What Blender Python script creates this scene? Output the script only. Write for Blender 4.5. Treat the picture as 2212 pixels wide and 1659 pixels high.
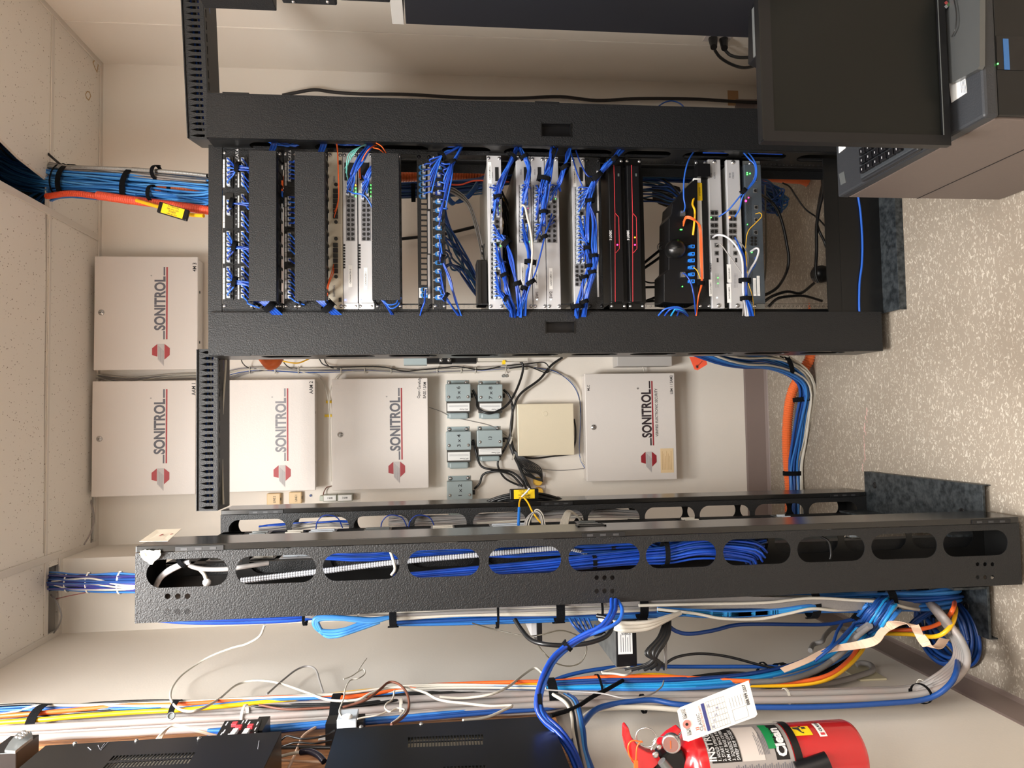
import bpy, math, random
from mathutils import Vector, Matrix
random.seed(11)
for o in list(bpy.data.objects): bpy.data.objects.remove(o)
SC = bpy.context.scene; COL = SC.collection
# ------------------------------------------------------------------ camera
F = 1600.0; PIT, YAW, ROL = [math.radians(a) for a in (6.1306, 2.7722, -0.66544)]
CX, CY, EYE = 1106.0, 829.5, Vector((0, 0, 1.5))
_f = Vector((math.sin(YAW)*math.cos(PIT), math.cos(YAW)*math.cos(PIT), -math.sin(PIT)))
_r0 = Vector((math.cos(YAW), -math.sin(YAW), 0)); _u0 = _r0.cross(_f)
_r = math.cos(ROL)*_r0 + math.sin(ROL)*_u0; _u = -math.sin(ROL)*_r0 + math.cos(ROL)*_u0
cam = bpy.data.cameras.new('camera'); co = bpy.data.objects.new('camera', cam); COL.objects.link(co)
cx_, cy_, cz_ = -_u, _r, -_f            # the phone was held sideways: picture right is down
co.matrix_world = Matrix(((cx_.x, cy_.x, cz_.x, 0), (cx_.y, cy_.y, cz_.y, 0), (cx_.z, cy_.z, cz_.z, 1.5), (0, 0, 0, 1)))
cam.sensor_fit = 'HORIZONTAL'; cam.sensor_width = 36; cam.lens = F/2212*36; cam.clip_start = .02
SC.camera = co
# ------------------------------------------------------------------ light
w = bpy.data.worlds.new('world'); SC.world = w; w.use_nodes = True
w.node_tree.nodes['Background'].inputs[0].default_value = (1, .95, .88, 1); w.node_tree.nodes['Background'].inputs[1].default_value = .12
def area(name, loc, sx, sy, power, rot=(0, 0, 0), col=(1, .995, .975)):
    l = bpy.data.lights.new(name, 'AREA'); l.shape = 'RECTANGLE'; l.size = sx; l.size_y = sy; l.energy = power; l.color = col
    o = bpy.data.objects.new(name, l); COL.objects.link(o); o.location = loc; o.rotation_euler = rot; return o
area('ceiling_troffer_light', (-.3, 1.0, 2.835), .56, 1.15, 52)
area('ceiling_troffer_light', (.55, -.75, 2.835), .56, 1.15, 26)
SC.view_settings.view_transform = 'Standard'; SC.view_settings.look = 'None'
SC.view_settings.exposure = 1.08; SC.view_settings.gamma = 1; SC.view_settings.use_curve_mapping = False
# ------------------------------------------------------------------ projection helpers (camera survey of the room)
def ray(px, py): return (CY-py)/F*_r + (CX-px)/F*_u + _f
def P(px, py, Y): d = ray(px, py); return EYE + d*(Y/d.y)
def PX(px, py, X): d = ray(px, py); return EYE + d*(X/d.x)
def PZ(px, py, Z): d = ray(px, py); return EYE + d*((Z-1.5)/d.z)
V = Vector
# ------------------------------------------------------------------ materials
MATS = {}
def lin(c): return tuple(((v/255+.055)/1.055)**2.4 if v > 10 else v/255/12.92 for v in c)
def mat(name, rgb, rough=.5, metal=0., bump=None, var=None, emit=None, spec=.5, coat=0, trans=0, alpha=None):
    if name in MATS: return MATS[name]
    m = bpy.data.materials.new(name); m.use_nodes = True; nt = m.node_tree; b = nt.nodes['Principled BSDF']
    c = lin(rgb) + (1,); b.inputs['Base Color'].default_value = c
    b.inputs['Roughness'].default_value = rough; b.inputs['Metallic'].default_value = metal
    b.inputs['Specular IOR Level'].default_value = spec; b.inputs['Coat Weight'].default_value = coat
    b.inputs['Transmission Weight'].default_value = trans
    tc = nt.nodes.new('ShaderNodeTexCoord')
    if bump:
        n = nt.nodes.new('ShaderNodeTexNoise'); n.inputs['Scale'].default_value = bump[0]; n.inputs['Detail'].default_value = 3
        nt.links.new(tc.outputs['Object'], n.inputs['Vector'])
        bp = nt.nodes.new('ShaderNodeBump'); bp.inputs['Strength'].default_value = bump[1]; bp.inputs['Distance'].default_value = .002
        nt.links.new(n.outputs['Fac'], bp.inputs['Height']); nt.links.new(bp.outputs['Normal'], b.inputs['Normal'])
    if var:
        n = nt.nodes.new('ShaderNodeTexNoise'); n.inputs['Scale'].default_value = var[0]; n.inputs['Detail'].default_value = 4
        nt.links.new(tc.outputs['Object'], n.inputs['Vector'])
        r = nt.nodes.new('ShaderNodeValToRGB'); r.color_ramp.elements[0].position = .35; r.color_ramp.elements[1].position = .65
        r.color_ramp.elements[0].color = lin(var[1]) + (1,); r.color_ramp.elements[1].color = c
        nt.links.new(n.outputs['Fac'], r.inputs['Fac']); nt.links.new(r.outputs['Color'], b.inputs['Base Color'])
    if emit:
        b.inputs['Emission Color'].default_value = c; b.inputs['Emission Strength'].default_value = emit
    MATS[name] = m; return m
WALL = mat('painted wall', (234, 227, 217), .6, bump=(160, .12), var=(3, (232, 224, 213)))
BLK = mat('black textured powder coat', (19, 20, 22), .48, bump=(330, .7), spec=.5)
BLS = mat('black smooth satin paint', (18, 18, 18), .33, spec=.42)
BLD = mat('dark inner steel', (15, 15, 17), .5)
BLP = mat('black plastic', (15, 15, 17), .35, spec=.4)
RUB = mat('matte black velcro', (14, 15, 18), .95, bump=(500, .8), spec=.15)
JACK = mat('painted opening shade', (14, 12, 11), .6)  # shade inside ports, slots and holes put into a flat dark colour
GAL = mat('dirty galvanised steel', (88, 94, 98), .45, .6, var=(60, (48, 53, 57)), bump=(90, .2))
CREAM = mat('enclosure beige paint', (224, 217, 211), .38, bump=(240, .12))
IVORY = mat('ivory enclosure paint', (226, 214, 188), .35, bump=(240, .1))
GREYT = mat('blue grey enamel', (158, 172, 174), .38, bump=(200, .1))
LAM = mat('dark core laminations', (62, 60, 56), .5)
SWG = mat('light grey switch metal', (196, 196, 198), .38, .25)
SWD = mat('darker switch chassis metal', (128, 128, 124), .4, .3)
FBE = mat('beige fibre panel', (196, 188, 170), .45)
FWG = mat('slate grey appliance metal', (74, 82, 90), .45, .2)
WHT = mat('white label paper', (236, 236, 234), .7)
LSG = mat('light grey label strip', (186, 184, 184), .6)
PLUG = mat('clear plastic plug', (196, 204, 212), .15, spec=.9)
STEEL = mat('bright screw steel', (200, 200, 200), .22, .9)
SIL = mat('brushed silver metal', (128, 132, 132), .35, .6)
INK = mat('dark marker ink', (40, 38, 42), .7)
GRYINK = mat('grey print', (104, 104, 112), .6)
DKINK = mat('near black print', (48, 36, 40), .6)
REDINK = mat('red print', (176, 62, 66), .5)
REDL = mat('red accent line', (205, 62, 70), .4)
WPR = mat('white print', (222, 222, 224), .6)
BLUE = [mat('royal blue cord', (26, 72, 172), .32), mat('royal blue cord deep batch', (20, 54, 140), .32), mat('royal blue cord light batch', (40, 96, 196), .32)]  # three blue tones mixed from cord to cord
PLEN = [mat('azure cable jacket', (62, 134, 205), .38), mat('azure cable jacket deep batch', (46, 112, 186), .38), mat('azure cable jacket pale batch', (84, 152, 214), .38)]
DKB = [mat('navy blue cable jacket', (26, 72, 142), .4), mat('navy blue cable jacket deep', (20, 56, 118), .4)]
CYAN = mat('cyan cable jacket', (36, 146, 208), .35)
INDIGO = [mat('indigo cable jacket', (48, 52, 138), .4), mat('indigo cable jacket deep', (38, 40, 112), .4)]
GRC = mat('grey cable jacket', (146, 142, 140), .5)
GRS = mat('flat grey ribbed sheath', (128, 124, 122), .6, bump=(500, .4))
WHC = mat('white cable jacket', (204, 198, 186), .42)
PEARL = mat('pale grey plenum jacket', (150, 146, 143), .45, var=(14, (156, 143, 138)))
ORG = mat('orange corrugated conduit', (236, 118, 62), .42)
ORC = mat('orange cable jacket', (242, 104, 44), .38)
REDO = mat('red orange conduit', (226, 82, 48), .42)
YEL = mat('yellow cable jacket', (242, 186, 28), .38)
BKC = mat('black cable jacket', (26, 26, 27), .35)
TEAL = mat('aqua fibre jacket', (112, 196, 186), .35)
TAN = mat('tan masking strip', (220, 186, 160), .7)
YST = mat('yellow warning sticker', (248, 208, 24), .5)
WOOD = None
# ------------------------------------------------------------------ geometry builder
def base_of(vs):
    return V(((min(v[0] for v in vs)+max(v[0] for v in vs))/2, (min(v[1] for v in vs)+max(v[1] for v in vs))/2, min(v[2] for v in vs)))
def meta(o, label=None, cat=None, group=None, kind=None):
    if label: o['label'] = label
    if cat: o['category'] = cat
    if group: o['group'] = group
    if kind: o['kind'] = kind
    return o
def wloc(o): return (wloc(o.parent) if o.parent else V((0, 0, 0))) + V(o.location)
def link(name, me, parent, base):
    o = bpy.data.objects.new(name, me); COL.objects.link(o)
    if parent: o.parent = parent; o.location = base - wloc(parent)
    else: o.location = base
    return o
def thing(name, label, cat, loc, group=None):
    o = bpy.data.objects.new(name, None); COL.objects.link(o); o.location = loc; o.empty_display_size = .03
    return meta(o, label, cat, group)
def catmull(pts, k=6):
    pts = [V(p) for p in pts]
    if len(pts) < 3: return pts
    q = [2*pts[0]-pts[1]] + pts + [2*pts[-1]-pts[-2]]; out = []
    for i in range(1, len(q)-2):
        a, b, c, d = q[i-1:i+3]
        for j in range(k):
            t = j/k
            out.append(.5*((2*b)+(c-a)*t+(2*a-5*b+4*c-d)*t*t+(3*b-a-3*c+d)*t**3))
    out.append(pts[-1]); return out
def frames(pts):
    n = len(pts); T = []
    for i in range(n):
        t = pts[min(i+1, n-1)]-pts[max(i-1, 0)]
        T.append(t.normalized() if t.length > 1e-9 else V((0, 0, 1)))
    a = V((0, 1, 0)) if abs(T[0].y) < .9 else V((1, 0, 0))
    N = [(a - T[0]*a.dot(T[0])).normalized()]
    for i in range(1, n):
        v = N[-1]-T[i]*N[-1].dot(T[i]); N.append(v.normalized() if v.length > 1e-6 else N[-1])
    return T, N, [T[i].cross(N[i]) for i in range(n)]
class G:
    def __init__(s): s.v = []; s.f = []; s.m = []; s.sm = []
    def add(s, vs, fs, m=0, sm=False):
        n = len(s.v); s.v += [tuple(v) for v in vs]
        for f in fs: s.f.append(tuple(i+n for i in f)); s.m.append(m); s.sm.append(sm)
        return s
    def box(s, a, b, m=0):
        x0, x1 = sorted((a[0], b[0])); y0, y1 = sorted((a[1], b[1])); z0, z1 = sorted((a[2], b[2]))
        return s.add([(x0,y0,z0),(x1,y0,z0),(x1,y1,z0),(x0,y1,z0),(x0,y0,z1),(x1,y0,z1),(x1,y1,z1),(x0,y1,z1)],
              [(0,3,2,1),(4,5,6,7),(0,1,5,4),(1,2,6,5),(2,3,7,6),(3,0,4,7)], m)
    def obox(s, c, sx, sy, sz, ax, ay, az, m=0):
        c = V(c); vs = [c+ax*(i*sx/2)+ay*(j*sy/2)+az*(k*sz/2) for k in (-1, 1) for i, j in ((-1,-1),(1,-1),(1,1),(-1,1))]
        return s.add(vs, [(0,3,2,1),(4,5,6,7),(0,1,5,4),(1,2,6,5),(2,3,7,6),(3,0,4,7)], m)
    def cyl(s, p0, p1, r0, r1=None, n=14, m=0, sm=True):
        r1 = r0 if r1 is None else r1; p0, p1 = V(p0), V(p1); T, N, B = frames([p0, p1]); vs = []
        for p, r in ((p0, r0), (p1, r1)):
            for i in range(n):
                a = 2*math.pi*i/n; vs.append(p+N[0]*(r*math.cos(a))+B[0]*(r*math.sin(a)))
        s.add(vs, [(i, (i+1)%n, n+(i+1)%n, n+i) for i in range(n)], m, sm)
        return s.add(vs, [tuple(range(n-1, -1, -1)), tuple(range(n, 2*n))], m)
    def tube(s, pts, r, n=7, m=0, k=6, rs=None):
        pts = catmull(pts, k) if k > 1 else [V(p) for p in pts]; T, N, B = frames(pts); vs = []; L = len(pts)
        for i, p in enumerate(pts):
            rr = rs(i/(L-1)) if rs else r
            for j in range(n):
                a = 2*math.pi*j/n; vs.append(p+N[i]*(rr*math.cos(a))+B[i]*(rr*math.sin(a)))
        fs = [(i*n+j, i*n+(j+1)%n, (i+1)*n+(j+1)%n, (i+1)*n+j) for i in range(L-1) for j in range(n)]
        s.add(vs, fs, m, True); return s.add([vs[j] for j in range(n)]+[vs[-n+j] for j in range(n)], [tuple(range(n-1,-1,-1)), tuple(range(n, 2*n))], m)
    def ribbon(s, pts, w, th, wd, m=0, k=5):
        pts = catmull(pts, k); wd = V(wd); L = len(pts); vs = []
        T, N, B = frames(pts)
        for i, p in enumerate(pts):
            a = (wd-T[i]*wd.dot(T[i])).normalized(); b = T[i].cross(a)
            vs += [p+a*w/2+b*th/2, p-a*w/2+b*th/2, p-a*w/2-b*th/2, p+a*w/2-b*th/2]
        fs = [(i*4+j, i*4+(j+1)%4, i*4+4+(j+1)%4, i*4+4+j) for i in range(L-1) for j in range(4)] + [(3,2,1,0), tuple(L*4-4+j for j in range(4))]
        return s.add(vs, fs, m)
    def prism(s, poly, o, ux, uy, h, m=0):
        o, ux, uy = V(o), V(ux), V(uy); nz = ux.cross(uy).normalized(); n = len(poly)
        vs = [o+ux*a+uy*b for a, b in poly]; vs += [v+nz*h for v in vs]
        return s.add(vs, [tuple(range(n-1,-1,-1)), tuple(range(n, 2*n))]+[(i, (i+1)%n, n+(i+1)%n, n+i) for i in range(n)], m)
    def lathe(s, o, ax, prof, n=28, m=0):
        o, ax = V(o), V(ax).normalized(); a = V((1,0,0)) if abs(ax.x) < .9 else V((0,1,0)); N = (a-ax*a.dot(ax)).normalized(); B = ax.cross(N); vs = []
        for h, r in prof:
            for i in range(n): t = 2*math.pi*i/n; vs.append(o+ax*h+N*(r*math.cos(t))+B*(r*math.sin(t)))
        L = len(prof)
        s.add(vs, [(i*n+j, i*n+(j+1)%n, (i+1)*n+(j+1)%n, (i+1)*n+j) for i in range(L-1) for j in range(n)], m, True)
        return s.add([vs[j] for j in range(n)]+[vs[-n+j] for j in range(n)], [tuple(range(n-1,-1,-1)), tuple(range(n, 2*n))], m)
    def build(s, name, mats, parent=None, bevel=0, label=None, cat=None, group=None, kind=None):
        b = base_of(s.v); me = bpy.data.meshes.new(name)
        me.from_pydata([(v[0]-b.x, v[1]-b.y, v[2]-b.z) for v in s.v], [], s.f)
        for x in (mats if isinstance(mats, (list, tuple)) else [mats]): me.materials.append(x)
        me.polygons.foreach_set('material_index', s.m); me.polygons.foreach_set('use_smooth', s.sm); me.update()
        o = link(name, me, parent, b)
        if bevel:
            md = o.modifiers.new('bevel', 'BEVEL'); md.width = bevel; md.segments = 2; md.limit_method = 'ANGLE'; md.angle_limit = math.radians(40)
        return meta(o, label, cat, group, kind)
def flat(curve, name, m, parent, fn, **kw):
    o = bpy.data.objects.new('tmp', curve); me = bpy.data.meshes.new_from_object(o); bpy.data.objects.remove(o); bpy.data.curves.remove(curve)
    if not me.vertices: return None
    pts = [V(fn(v.co)) for v in me.vertices]; b = base_of(pts)
    for v, p in zip(me.vertices, pts): v.co = p-b
    me.materials.clear(); me.materials.append(m)
    for p in me.polygons: p.material_index = 0; p.use_smooth = False
    me.update(); me.name = name
    return meta(link(name, me, parent, b), **kw)
def plate(name, outer, holes, th, o, ux, uy, m, parent=None, **kw):
    """flat sheet with holes, th thick along ux x uy"""
    cu = bpy.data.curves.new('c', 'CURVE'); cu.dimensions = '2D'; cu.fill_mode = 'BOTH'; cu.extrude = th/2
    for poly in [outer]+holes:
        sp = cu.splines.new('POLY'); sp.points.add(len(poly)-1); sp.use_cyclic_u = True
        for q, (a, b) in zip(sp.points, poly): q.co = (a, b, 0, 1)
    o, ux, uy = V(o), V(ux), V(uy); nz = ux.cross(uy)
    return flat(cu, name, m, parent, lambda c: o+ux*c.x+uy*c.y+nz*c.z, **kw)
def text(s, size, o, m, parent, ux=(1,0,0), uy=(0,0,1), align='LEFT', sx=1., bold=0., fn=None, name='lettering', **kw):
    cu = bpy.data.curves.new('t', 'FONT'); cu.body = s; cu.size = size; cu.align_x = align; cu.offset = bold if bold else size*.012; cu.resolution_u = 6 if size > .03 else 2
    o, ux, uy = V(o), V(ux), V(uy)
    return flat(cu, name, m, parent, fn if fn else (lambda c: o+ux*c.x*sx+uy*c.y), **kw)
def slot(a0, a1, b0, b1, n=7, r=None):
    r = r or min(abs(a1-a0), abs(b1-b0))/2; out = []
    for cx, cy, s in ((a1-r, b1-r, 0), (a0+r, b1-r, 1), (a0+r, b0+r, 2), (a1-r, b0+r, 3)):
        for i in range(n+1): t = math.pi/2*(s+i/n); out.append((cx+r*math.cos(t), cy+r*math.sin(t)))
    return out
def circ(a, b, r, n=12): return [(a+r*math.cos(2*math.pi*i/n), b+r*math.sin(2*math.pi*i/n)) for i in range(n)]
def rect(a0, a1, b0, b1): return [(a0,b0),(a1,b0),(a1,b1),(a0,b1)]
def jit(p, d): return V(p)+V([random.uniform(-d, d) for _ in range(3)])
def cable(name, label, cat, pts, r, m, group=None, n=7, k=6):
    return G().tube(pts, r, n, 0, k).build(name, m, label=label, cat=cat, group=group)
def screw(parent, x, y, z, r=.0042, ax=(0,-1,0), m=None, name='screw'):
    a = V(ax); g = G(); c = V((x, y, z)); g.lathe(c, a, [(0, r*1.25), (.0008, r*1.3), (.0012, r), (.003, r*.8), (.0036, r*.35)], 12)
    return g.build(name, m or STEEL, parent)
def strap(pts_c, axis, ra, rb, wd, label, group=None, m=None, name='velcro_strap', cat='strap', up=None):
    """elliptical band round a bundle at point c, axis = direction of the bundle"""
    c = V(pts_c); a = V(axis).normalized(); u = V(up or (0,1,0)); u = (u-a*u.dot(a)).normalized(); v = a.cross(u); n = 22; vs = []
    for i in range(n):
        t = 2*math.pi*i/n
        for q, s in ((0,-1),(1,-1),(1,1),(0,1)):
            vs.append(c+u*((rb+q*.0018)*math.cos(t))+v*((ra+q*.0018)*math.sin(t))+a*(s*wd/2))
    fs = [(i*4+j, i*4+(j+1)%4, ((i+1)%n)*4+(j+1)%4, ((i+1)%n)*4+j) for i in range(n) for j in range(4)]
    g = G().add(vs, fs); t = c+v*(ra+.002); g.obox(t+a*.001, wd*1.5, .008, .0022, a, u, v)
    return g.build(name, m or RUB, label=label, cat=cat, group=group)
def CNAME(m):
    n = m.name
    for a, b in (('royal', 'royal blue'), ('azure', 'azure blue'), ('navy', 'navy blue'), ('slate', 'slate blue'), ('cyan', 'cyan'), ('indigo', 'indigo'), ('flat grey', 'ribbed grey'), ('pale grey', 'pale grey'), ('grey', 'grey'), ('white', 'white'), ('black', 'black'), ('orange', 'orange'), ('yellow', 'yellow'), ('taupe', 'taupe'), ('bright white', 'white')):
        if n.startswith(a): return b
    return 'pale'
def bundle(name, cat, pts, n, ra, rb, r, mats, label, group, up=(0,1,0), wob=.25, k=5, sides=6, tight=None, seed=1, only=None):
    """n separate cables following one path; ra/rb = half widths across/along up"""
    rnd = random.Random(seed); path = catmull(pts, k); T, N, B = frames(path); L = len(path); u = V(up)
    fr = []
    for i in range(L):
        a = (u-T[i]*u.dot(T[i])).normalized(); fr.append((a, T[i].cross(a)))
    for q in range(n):
        rad = math.sqrt((q+.5)/n); th = q*2.39996; ph = rnd.uniform(0, 6.28); w2 = rnd.uniform(.5, 1.4); pp = []
        for i in range(0, L, 1 if L < 40 else 2):
            s = i/(L-1); tt = tight(s) if tight else 1.
            th2 = th+wob*math.sin(ph+s*6*w2); rr = rad*(1+.12*math.sin(ph*2+s*9*w2))
            pp.append(path[i]+fr[i][0]*(rb*tt*rr*math.cos(th2))+fr[i][1]*(ra*tt*rr*math.sin(th2)))
        m = mats[q % len(mats)] if isinstance(mats, (list, tuple)) else mats
        lb_ = label.replace('{c}', CNAME(m))
        G().tube(pp, r, sides, 0, 2 if L < 60 else 1).build(name, m, label=lb_, cat=cat, group=group)
# ================================================================== THE ROOM
FL, CE, LW, RW, BW, FW = 0.0, 2.862, -.752, 1.52, 3.2, -1.7
def struct(g, name, m, **k): return g.build(name, m, kind='structure', **k)
# floor material: beige vinyl with pale flecks
fm = mat('vinyl floor tile', (176, 158, 142), .5); nt = fm.node_tree; b = nt.nodes['Principled BSDF']
tc = nt.nodes.new('ShaderNodeTexCoord'); mp = nt.nodes.new('ShaderNodeMapping'); mp.inputs['Scale'].default_value = (1, 1.9, 1); mp.inputs['Rotation'].default_value = (0, 0, .35)
n1 = nt.nodes.new('ShaderNodeTexNoise'); n1.inputs['Scale'].default_value = 72; n1.inputs['Detail'].default_value = 2.5; n1.inputs['Distortion'].default_value = 1.4
r1 = nt.nodes.new('ShaderNodeValToRGB'); e = r1.color_ramp.elements; e[0].position = .57; e[0].color = lin((158, 147, 133))+(1,); e[1].position = .62; e[1].color = lin((202, 193, 179))+(1,)
n2 = nt.nodes.new('ShaderNodeTexNoise'); n2.inputs['Scale'].default_value = 2.2; r2 = nt.nodes.new('ShaderNodeValToRGB'); r2.color_ramp.elements[0].color = (.8, .78, .76, 1); r2.color_ramp.elements[0].position = .3; r2.color_ramp.elements[1].position = .6
mx = nt.nodes.new('ShaderNodeMixRGB'); mx.blend_type = 'MULTIPLY'; mx.inputs[0].default_value = 1
L_ = nt.links.new; L_(tc.outputs['Object'], mp.inputs[0]); L_(mp.outputs[0], n1.inputs['Vector']); L_(n1.outputs['Fac'], r1.inputs[0]); L_(tc.outputs['Object'], n2.inputs['Vector']); L_(n2.outputs['Fac'], r2.inputs[0]); L_(r1.outputs[0], mx.inputs[1]); L_(r2.outputs[0], mx.inputs[2]); L_(mx.outputs[0], b.inputs['Base Color'])
# ceiling tile material: pinholes and fissures
cm = mat('mineral ceiling tile', (238, 231, 221), .85); nt = cm.node_tree; b = nt.nodes['Principled BSDF']
tc = nt.nodes.new('ShaderNodeTexCoord'); vo = nt.nodes.new('ShaderNodeTexVoronoi'); vo.inputs['Scale'].default_value = 78; vo.inputs['Randomness'].default_value = 1
ns = nt.nodes.new('ShaderNodeTexNoise'); ns.inputs['Scale'].default_value = 120
mr = nt.nodes.new('ShaderNodeMapRange'); mr.inputs[1].default_value = .35; mr.inputs[2].default_value = .62; mr.inputs[3].default_value = .02; mr.inputs[4].default_value = .2
lt = nt.nodes.new('ShaderNodeMath'); lt.operation = 'LESS_THAN'
mx = nt.nodes.new('ShaderNodeMixRGB'); mx.inputs[1].default_value = lin((238, 231, 221))+(1,); mx.inputs[2].default_value = lin((150, 132, 116))+(1,)
L_ = nt.links.new; L_(tc.outputs['Object'], vo.inputs['Vector']); L_(tc.outputs['Object'], ns.inputs['Vector']); L_(ns.outputs['Fac'], mr.inputs[0]); L_(vo.outputs['Distance'], lt.inputs[0]); L_(mr.outputs[0], lt.inputs[1]); L_(lt.outputs[0], mx.inputs[0]); L_(mx.outputs[0], b.inputs['Base Color'])
# wood board material
WOOD = mat('oak veneer board', (176, 120, 76), .5); nt = WOOD.node_tree; b = nt.nodes['Principled BSDF']
tc = nt.nodes.new('ShaderNodeTexCoord'); mp = nt.nodes.new('ShaderNodeMapping'); mp.inputs['Scale'].default_value = (1, 9, 1.1); wv = nt.nodes.new('ShaderNodeTexNoise'); wv.inputs['Scale'].default_value = 9; wv.inputs['Detail'].default_value = 5; wv.inputs['Distortion'].default_value = 1.2
r1 = nt.nodes.new('ShaderNodeValToRGB'); e = r1.color_ramp.elements; e[0].position = .38; e[0].color = lin((136, 86, 50))+(1,); e[1].position = .6; e[1].color = lin((190, 136, 90))+(1,)
L_ = nt.links.new; L_(tc.outputs['Object'], mp.inputs[0]); L_(mp.outputs[0], wv.inputs['Vector']); L_(wv.outputs['Fac'], r1.inputs[0]); L_(r1.outputs[0], b.inputs['Base Color'])

T = .06
struct(G().box((LW-T, FW-T, -T), (RW+T, BW+T, FL)), 'floor', fm)
struct(G().box((LW-T, BW, FL), (RW+T, BW+T, 3.35)), 'wall_back', WALL)
struct(G().box((LW-T, FW, FL), (LW, BW, 3.35)), 'wall_left', WALL)
struct(G().box((RW, FW, FL), (RW+T, BW, 3.35)), 'wall_right', WALL)
struct(G().box((LW-T, FW-T, FL), (RW+T, FW, 3.35)), 'wall_front', mat('far wall darkened against fill', (150, 138, 126), .7))  # wall behind the camera, colour darkened to cut reflections and fill
struct(G().box((LW, 2.905, FL), (-.482, BW, 3.3)), 'wall_pillar', WALL)
DARKV = mat('painted plenum shade', (60, 60, 62), .9)  # shade of the ceiling void put into the deck's dark colour
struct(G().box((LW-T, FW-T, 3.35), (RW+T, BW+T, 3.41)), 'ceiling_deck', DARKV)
holes = [[(.789, 2.1), (.93, 2.1), (.93, 2.45), (.9, 2.6), (.885, 2.782), (.789, 2.782)],
         [(-.735, 2.812), (-.497, 2.812), (-.497, 2.895), (-.735, 2.895)],
         [(-.44, 2.778), (-.2, 2.779), (.1, 2.771), (.5, 2.772), (.76, 2.764), (.76, 2.786), (-.44, 2.787)],
         [(-.47, 3.14), (-.25, 3.15), (-.2, 3.172), (-.47, 3.172)]]
plate('ceiling', rect(LW, RW, FW, BW), holes, .012, (0, 0, CE+.006), (1,0,0), (0,1,0), cm, kind='structure')
TB = mat('painted ceiling grid', (222, 214, 204), .45)
k = 1
def trim(a, b, m=TB):
    global k
    struct(G().box(a, b), 'trim_%d' % k, m, bevel=.0008); k += 1
trim((.762, FW, CE-.004), (.787, BW-.022, CE-.0005)); trim((-.475, FW, CE-.004), (-.450, 2.905, CE-.0005))
trim((.787, 2.786, CE-.004), (RW-.022, 2.806, CE-.0005)); trim((-.450, 2.788, CE-.004), (.762, 2.802, CE-.0005)); trim((LW+.022, 2.788, CE-.004), (-.475, 2.812, CE-.0005))
trim((LW, BW-.022, CE-.006), (RW, BW, CE-.0005)); trim((RW-.022, FW, CE-.006), (RW, BW-.022, CE-.0005)); trim((LW, FW, CE-.006), (LW+.022, 2.905, CE-.0005))
trim((LW+.022, 2.885, CE-.006), (-.482, 2.905, CE-.0005)); trim((-.482, 2.885, CE-.006), (-.462, BW-.022, CE-.0005))
STAIN = mat('ochre water stain', (188, 158, 116), .85)
for pts in ([(208,122),(213,140),(210,158),(204,146),(200,134)], [(188,196),(194,198),(197,208),(192,218),(186,212),(184,203)]):
    q = [PZ(a, b_, CE-.0006) for a, b_ in pts]; g = G(); n = len(q)
    c = sum(q, V())/n; inner = [c+(p-c)*.72 for p in q]
    g.add([tuple(p) for p in q+inner], [(i, (i+1)%n, n+(i+1)%n, n+i) for i in range(n)]); g.v = [(v[0], v[1], v[2]-(.0004 if i < 0 else 0)) for i, v in enumerate(g.v)]
    struct(g, 'trim_%d' % k, STAIN); k += 1
BASEM = mat('brown grey rubber cove base', (134, 118, 112), .55)
def baseboard(name, x0, y0, x1, y1, nx, ny):
    g = G(); d = V((x1-x0, y1-y0, 0)); n = V((nx, ny, 0)); prof = [(0,0),(.012,0),(.0085,.004),(.004,.014),(.003,.1),(.001,.107),(0,.107)]
    vs = []; 
    for p in (V((x0,y0,FL)), V((x1,y1,FL))):
        for a, h in prof: vs.append(p+n*a+V((0,0,h)))
    m = len(prof); g.add(vs, [(i, (i+1)%m, m+(i+1)%m, m+i) for i in range(m)]+[tuple(range(m)), tuple(range(2*m-1, m-1, -1))])
    struct(g, name, BASEM)
baseboard('baseboard_back', -.482, BW, RW-.07, BW, 0, -1); baseboard('baseboard_left', LW, FW, LW, 2.905, 1, 0)
trim((RW-.004, 2.86, .12), (RW, 2.868, CE-.01), WALL)
BRN = mat('bare plaster patch', (190, 150, 110), .8)
q = P(1600, 186, BW-.001); struct(G().box((RW-.1, BW-.002, .09), (RW-.03, BW, .14)), 'trim_%d' % k, BRN); k += 1
# pink and white paint drips on the floor
DR = mat('dried pink paint', (216, 176, 168), .6)
g = G()
for i in range(16):
    p = PZ(1873-i*.6+random.uniform(-3, 3), 885+i*8.5, .0008); l = random.uniform(.004, .012); wd = random.uniform(.0015, .004)
    g.add([(p.x-l, p.y-wd, .0008), (p.x+l, p.y-wd*.4, .0008), (p.x+l*.6, p.y+wd, .0008), (p.x-l*.7, p.y+wd*.8, .0008)], [(0,1,2,3)])
g.build('paint_drips', DR, label='thin pink dried paint drips on the open floor between the two racks', cat='paint', kind='stuff')
# ================================================================== RACK 1 (square on to the room, faces the camera)
RY = 2.276
def rz(px, py=500): return P(px, py, RY).z
X0, X1 = .343, .826; XC = (X0+X1)/2
rk = thing('equipment_rack', 'tall black two-post rack full of network gear, standing in the middle', 'rack', (XC, 2.35, 0))
ztop, zbot = rz(450), .027
pl = [(0,0)]
for x, s in ((.329, 1), (.842, -1)):
    g = G(); fl = s*.032
    # post: front flange with holes, web, rear flange
    pz0, pz1 = .05, ztop-.002
    hs = []
    z = pz0+.03
    while z < pz1-.06:
        for dz in (0, .0159, .0318):
            hs.append(circ(x+s*.0235-.0, z+dz, .0031, 8))
        z += .04445
    plate('front_flange', rect(min(x, x+fl), max(x, x+fl), pz0, pz1), hs, .003, (0, RY+.0035, 0), (1,0,0), (0,0,1), BLK, rk)
    G().box((x, RY+.005, pz0), (x+s*.004, RY+.12, pz1)).box((x, RY+.117, pz0), (x+fl, RY+.12, pz1)).build('post_web', BLK, rk)
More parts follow.
